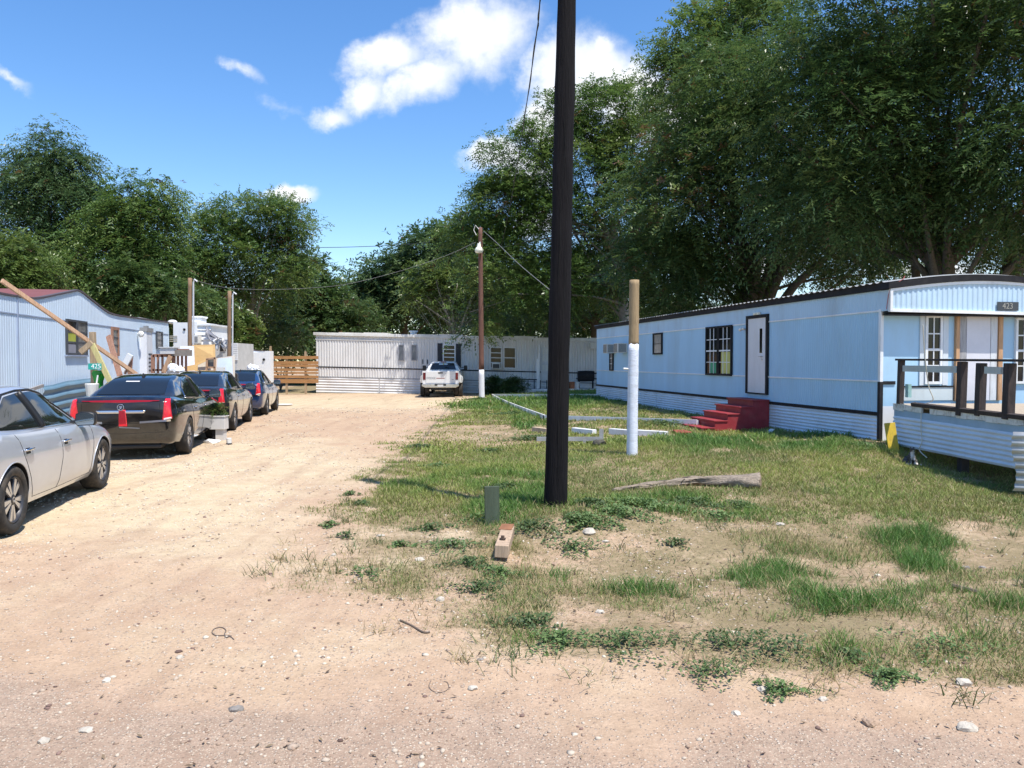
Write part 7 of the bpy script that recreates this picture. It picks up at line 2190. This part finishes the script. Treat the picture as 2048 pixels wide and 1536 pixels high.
def build_cars():
    def shelf(R, bg):
        q = patch(bg, [(-.02, 1.335), (.22, 1.335)], [(-.02, 1.35), (.22, 1.35)], 'x', -1, 6, 2, .0085); q.build('high_brake_lamp', REFLW, R, smooth='all', inv=False)
    silver = car_paint('silver_metallic', (.56, .58, .625), .4, .34)
    black = car_paint('black_gloss_paint', (.006, .006, .007), 0, .12)
    blue = car_paint('deep_blue_paint', (.012, .040, .12), .2, .16)
    # silver sedan
    g = gnd(205, 977)
    h = math.atan2(1, -.21)
    o = put(SILVER, 207, 977, 1, h)
    R, bv, bg, body = sedan(SILVER, o, h, 'silver sedan with two tone alloy wheels, nearest car at the left edge', silver)
    q = patch(bv, [(-.70, .68), (-.30, .64)], [(-.74, .78), (-.36, .74)], 'x', 1, 10, 4, .01); q.build('headlamp', REFLW, R, smooth='all', inv=False)
    q = patch(bv, [(.30, .64), (.70, .68)], [(.36, .74), (.74, .78)], 'x', 1, 10, 4, .01); q.build('headlamp', REFLW, R, smooth='all', inv=False)
    for s in (-1, 1):
        q = patch(bv, [(.95, .185), (0, .18), (-.95, .185)], [(.95, .215), (0, .21), (-.95, .215)], 'y', s, 20, 2, .004); q.build('sill_strip', PLASTK, R, smooth='all', inv=False)
        mb = MB()
        for ax in SILVER['axles']:
            P_ = []
            for k in range(24):
                a = math.pi * (-.02 + 1.04 * k / 23); p = project(bv, ax + math.cos(a) * .392, .32 + math.sin(a) * .392, 'y', s, .0)
                if p: P_.append(p)
            if len(P_) > 2: mb.tube(P_, .006, 6)
        if mb.v: mb.build('arch_lip', silver, R, smooth='all', inv=False)
    # black sedan
    h = math.atan2(1, -.20)
    o = put(BLACKCAR, 381, 907, 0, h)
    R, bv, bg, body = sedan(BLACKCAR, o, h, 'glossy black sedan with tall red tail lamps and round chrome badge', black)
    sedan_rear(R, bv, bg); shelf(R, bg)
    # extra red lamp low in the middle of the boot, with its chrome foot
    q = patch(bv, [(-.10, .60), (.035, .60)], [(-.075, .885), (.03, .885)], 'x', -1, 8, 16, .020); o_ = q.build('tail_lamp', TAIL, R, smooth='all', inv=False); o_.modifiers.new('t', 'SOLIDIFY').thickness = .018
    o_['label'] = 'odd upright red lamp in the middle of the boot'
    mb = MB()
    for k in range(20):
        z = .65 + .0115 * k; a = project(bv, -.09 + .001 * k, z, 'x', -1, .0225); b = project(bv, .03, z, 'x', -1, .0225); mb.tube([a, b], .0016, 4)
    mb.build('lens_rib', mat('dark_red_rib', (.25, .004, .008)), o_, inv=False)
    q = patch(bv, [(-.30, .555), (.03, .575)], [(-.30, .575), (.03, .597)], 'x', -1, 10, 2, .014); q.build('chrome_strip', CHROME, R, smooth='all', inv=False)
    q = patch(bv, [(.60, .73), (.70, .74)], [(.60, .755), (.70, .765)], 'x', -1, 4, 2, .01)
    c = project(bv, .56, .745, 'x', -1, .012)
    text('boot_lettering', 'CTS', .05, frame_M(c, (0, -1, 0), (0, 0, 1), (-1, 0, 0)), CHROME, R)
    # second dark sedan
    o = put(BLACKCAR, 466, 862, 0, h); o = o + Vector((-.02, .25, 0))
    R, bv, bg, body = sedan(BLACKCAR, o, h, 'second dark sedan half hidden behind the glossy black one', car_paint('dark_grey_gloss_paint', (.018, .02, .022), .1, .15))
    sedan_rear(R, bv, bg)
    # blue sedan
    h2 = math.atan2(1, -.19)
    o = put(BLACKCAR, 536, 829, 0, h2)
    R, bv, bg, body = sedan(BLACKCAR, o, h2, 'dark blue sedan, farthest of the four cars parked on the left', blue)
    sedan_rear(R, bv, bg)
build_cars()

# ------------------------------------------------------------------ white dually pickup
def build_truck():
    Y = 41.0
    p = at(881, 722, Y); g0 = H(p.x, Y)
    hd = math.pi / 2 + .03
    R = empty('pickup_truck', (p.x, Y, g0), hd, 'white pickup with wide rear fenders parked facing the white mobile home', 'pickup', local=True)
    W = car_paint('white_truck_paint', (.72, .71, .69), 0, .3)
    def sec_box(x0, x1, y, z0, z1, taper=0, r=.06):
        pr = [(0, z0), (y * .9, z0), (y, z0 + r), (y, z0 + (z1 - z0) * .6), (y - taper, z1 - r), (y - taper - r * .5, z1), (0, z1 + .01)]
        return catmull2(pr, 18)
    # bed with flared fenders
    xs = np.linspace(0, 2.35, 30); secs = []
    for x in xs:
        fl = .20 * math.exp(-((x - 1.05) / .52) ** 4)
        hw = .96; z0, z1 = .72, 1.40
        pr = [(0, z0), (hw * .9, z0), (hw + fl * .9, z0 + .03), (hw + fl, z0 + .22), (hw + fl * .92, z0 + .38), (hw + fl * .35, z0 + .48), (hw - .01, z1 - .05), (hw - .03, z1), (0, z1)]
        secs.append((x, catmull2(pr, 24)))
    mb = loft(secs); b = mb.build('bed', W, R, inv=False); cut_arches(b, (1.05,), .40, PLASTK)
    bv = bvh_of(b)
    mb = MB(); mb.box((-.03, -.78, .76), (.0 - .001, .78, 1.385)); tg = mb.build('tailgate', W, R, inv=False, bevel=.015)
    mb = MB(); mb.box((-.045, -.12, 1.27), (-.031, .12, 1.33)); mb.build('tailgate_handle', PLASTK, tg, inv=False)
    mb = MB(); mb.box((-.038, -.22, 1.0), (-.031, .22, 1.03)); mb.build('red_stripe', mat('faded_red_stripe', (.32, .06, .05), .5), tg, inv=False)
    text('tailgate_lettering', 'DODGE', .15, frame_M((-.034, .50, 1.02), (0, -1, 0), (0, 0, 1), (-1, 0, 0)), mat('grey_lettering', (.25, .25, .26), .4), tg, sx=.9)
    mb = MB(); mb.box((-.036, -.70, .93), (-.031, -.60, .955)); mb.build('badge', mat('grey_lettering', (.25, .25, .26)), tg, inv=False)
    for s in (-1, 1):
        mb = MB(); mb.box((-.02, s * .79 if s > 0 else -.93, .93), (.02, .93 if s > 0 else -.79, 1.31)); mb.build('tail_lamp', mat('deep_red_lens', (.13, .006, .010), .2), R, inv=False, bevel=.02)
    # cab
    gx = [2.36, 2.48, 2.75, 3.2, 3.9, 4.3, 4.9, 5.4]; gz = [1.42, 1.72, 1.88, 1.91, 1.90, 1.82, 1.42, 1.38]
    secs = []
    for x in np.linspace(2.36, 6.0, 40):
        z1 = float(pch(gx + [5.9, 6.0], gz + [1.25, 1.0], x)); hw = .97; z0 = .55
        tw = .97 - .28 * max(0, min(1, (z1 - 1.40) / .45))
        zb_ = min(z1 - .03, 1.38)
        pr = [(0, z0), (hw * .9, z0), (hw, z0 + .06), (hw + .01, 1.0), (hw - .01, zb_), (tw + .02, max(zb_ + .01, z1 - .08)), (tw - .05, z1 - .01), (0, z1 + .01)]
        secs.append((x, catmull2(pr, 26)))
    cb = loft(secs).build('cab', W, R, inv=False); cut_arches(cb, (5.0,), .40, PLASTK)
    bc = bvh_of(cb)
    q = patch(bc, [(-.73, 1.44), (.73, 1.44)], [(-.60, 1.80), (.60, 1.80)], 'x', -1, 18, 8, .012); rw = q.build('rear_window', CARGLASS, R, smooth='all', inv=False)
    q = patch(bc, [(-.24, 1.70), (.24, 1.70)], [(-.24, 1.775), (.24, 1.775)], 'x', -1, 6, 2, .02); q.build('window_sticker', mat('pale_sticker', (.55, .6, .6), .5, var=.4, vscale=40), rw, inv=False)
    q = patch(bc, [(-.05, 1.705), (.03, 1.705)], [(-.03, 1.77), (.01, 1.77)], 'x', -1, 3, 2, .024); q.build('window_sticker', mat('yellow_sticker', (.6, .45, .05), .5), rw, inv=False)
    q = patch(bc, [(-.16, 1.835), (.16, 1.835)], [(-.16, 1.87), (.16, 1.87)], 'x', -1, 6, 2, .02); q.build('brake_lamp', mat('dark_red_lens', (.28, .006, .012)), R, inv=False)
    for s in (-1, 1):
        q = patch(bc, [(2.8, 1.44), (3.6, 1.42), (4.5, 1.41)], [(2.85, 1.75), (3.6, 1.78), (4.15, 1.75)], 'y', s, 14, 6, .01); q.build('side_window', CARGLASS, R, smooth='all', inv=False)
        mb = MB(); yy = s * 1.22 if s > 0 else -1.22
        mb.cbox((4.15, s * 1.20, 1.52), (.10, .20, .30)); mi = mb.build('tow_mirror', PLASTK, R, inv=False, bevel=.03)
        mb = MB(); mb.tube([(4.2, s * .95, 1.42), (4.18, s * 1.15, 1.43)], .025, 6); mb.tube([(4.2, s * .95, 1.55), (4.18, s * 1.15, 1.56)], .02, 6); mb.build('mirror_arm', PLASTK, mi, inv=False)
        wheel(R, 1.05, s * 1.02, .40, .22, 'steel'); wheel(R, 1.05, s * .77, .40, .22, 'steel'); wheel(R, 5.0, s * .86, .40, .25, 'steel')
    # bumper, plate, hitch
    mb = MB(); V = []
    poly = [(-.98, .72), (.98, .72), (.98, .60), (.80, .52), (-.80, .52), (-.98, .60)]
    mb.prism(poly, -.16, .05, lambda u, v, w: Vector((w, u, v))); bp = mb.build('rear_bumper', mat('dull_chrome', (.55, .54, .52), .25, .9, var=.15), R, inv=False, bevel=.02)
    mb = MB(); mb.box((-.165, -.30, .62), (-.1605, .30, .715)); mb.build('step_pad', PLASTK, bp, inv=False)
    mb = MB(); mb.box((-.172, -.155, .565), (-.166, .155, .68)); mb.build('licence_plate', mat('grey_white_plate', (.6, .6, .58), .5, var=.3, vscale=30), bp, inv=False)
    mb = MB(); mb.box((-.18, -.05, .38), (.2, .05, .47)); mb.box((-.02, -.5, .44), (.1, .5, .52)); mb.build('hitch', PLASTK, R, inv=False)
    mb = MB(); mb.box((.1, -.45, .40), (5.6, .45, .62)); mb.build('chassis', PLASTK, R, inv=False)
    mb = MB(); mb.tube([(.05, .55, .38), (.6, .55, .40)], .05, 10); mb.tube([(.3, .3, .36), (.3, -.3, .36)], .05, 8); mb.build('exhaust', mat('dull_chrome', (.55, .54, .52)), R, inv=False)
build_truck()
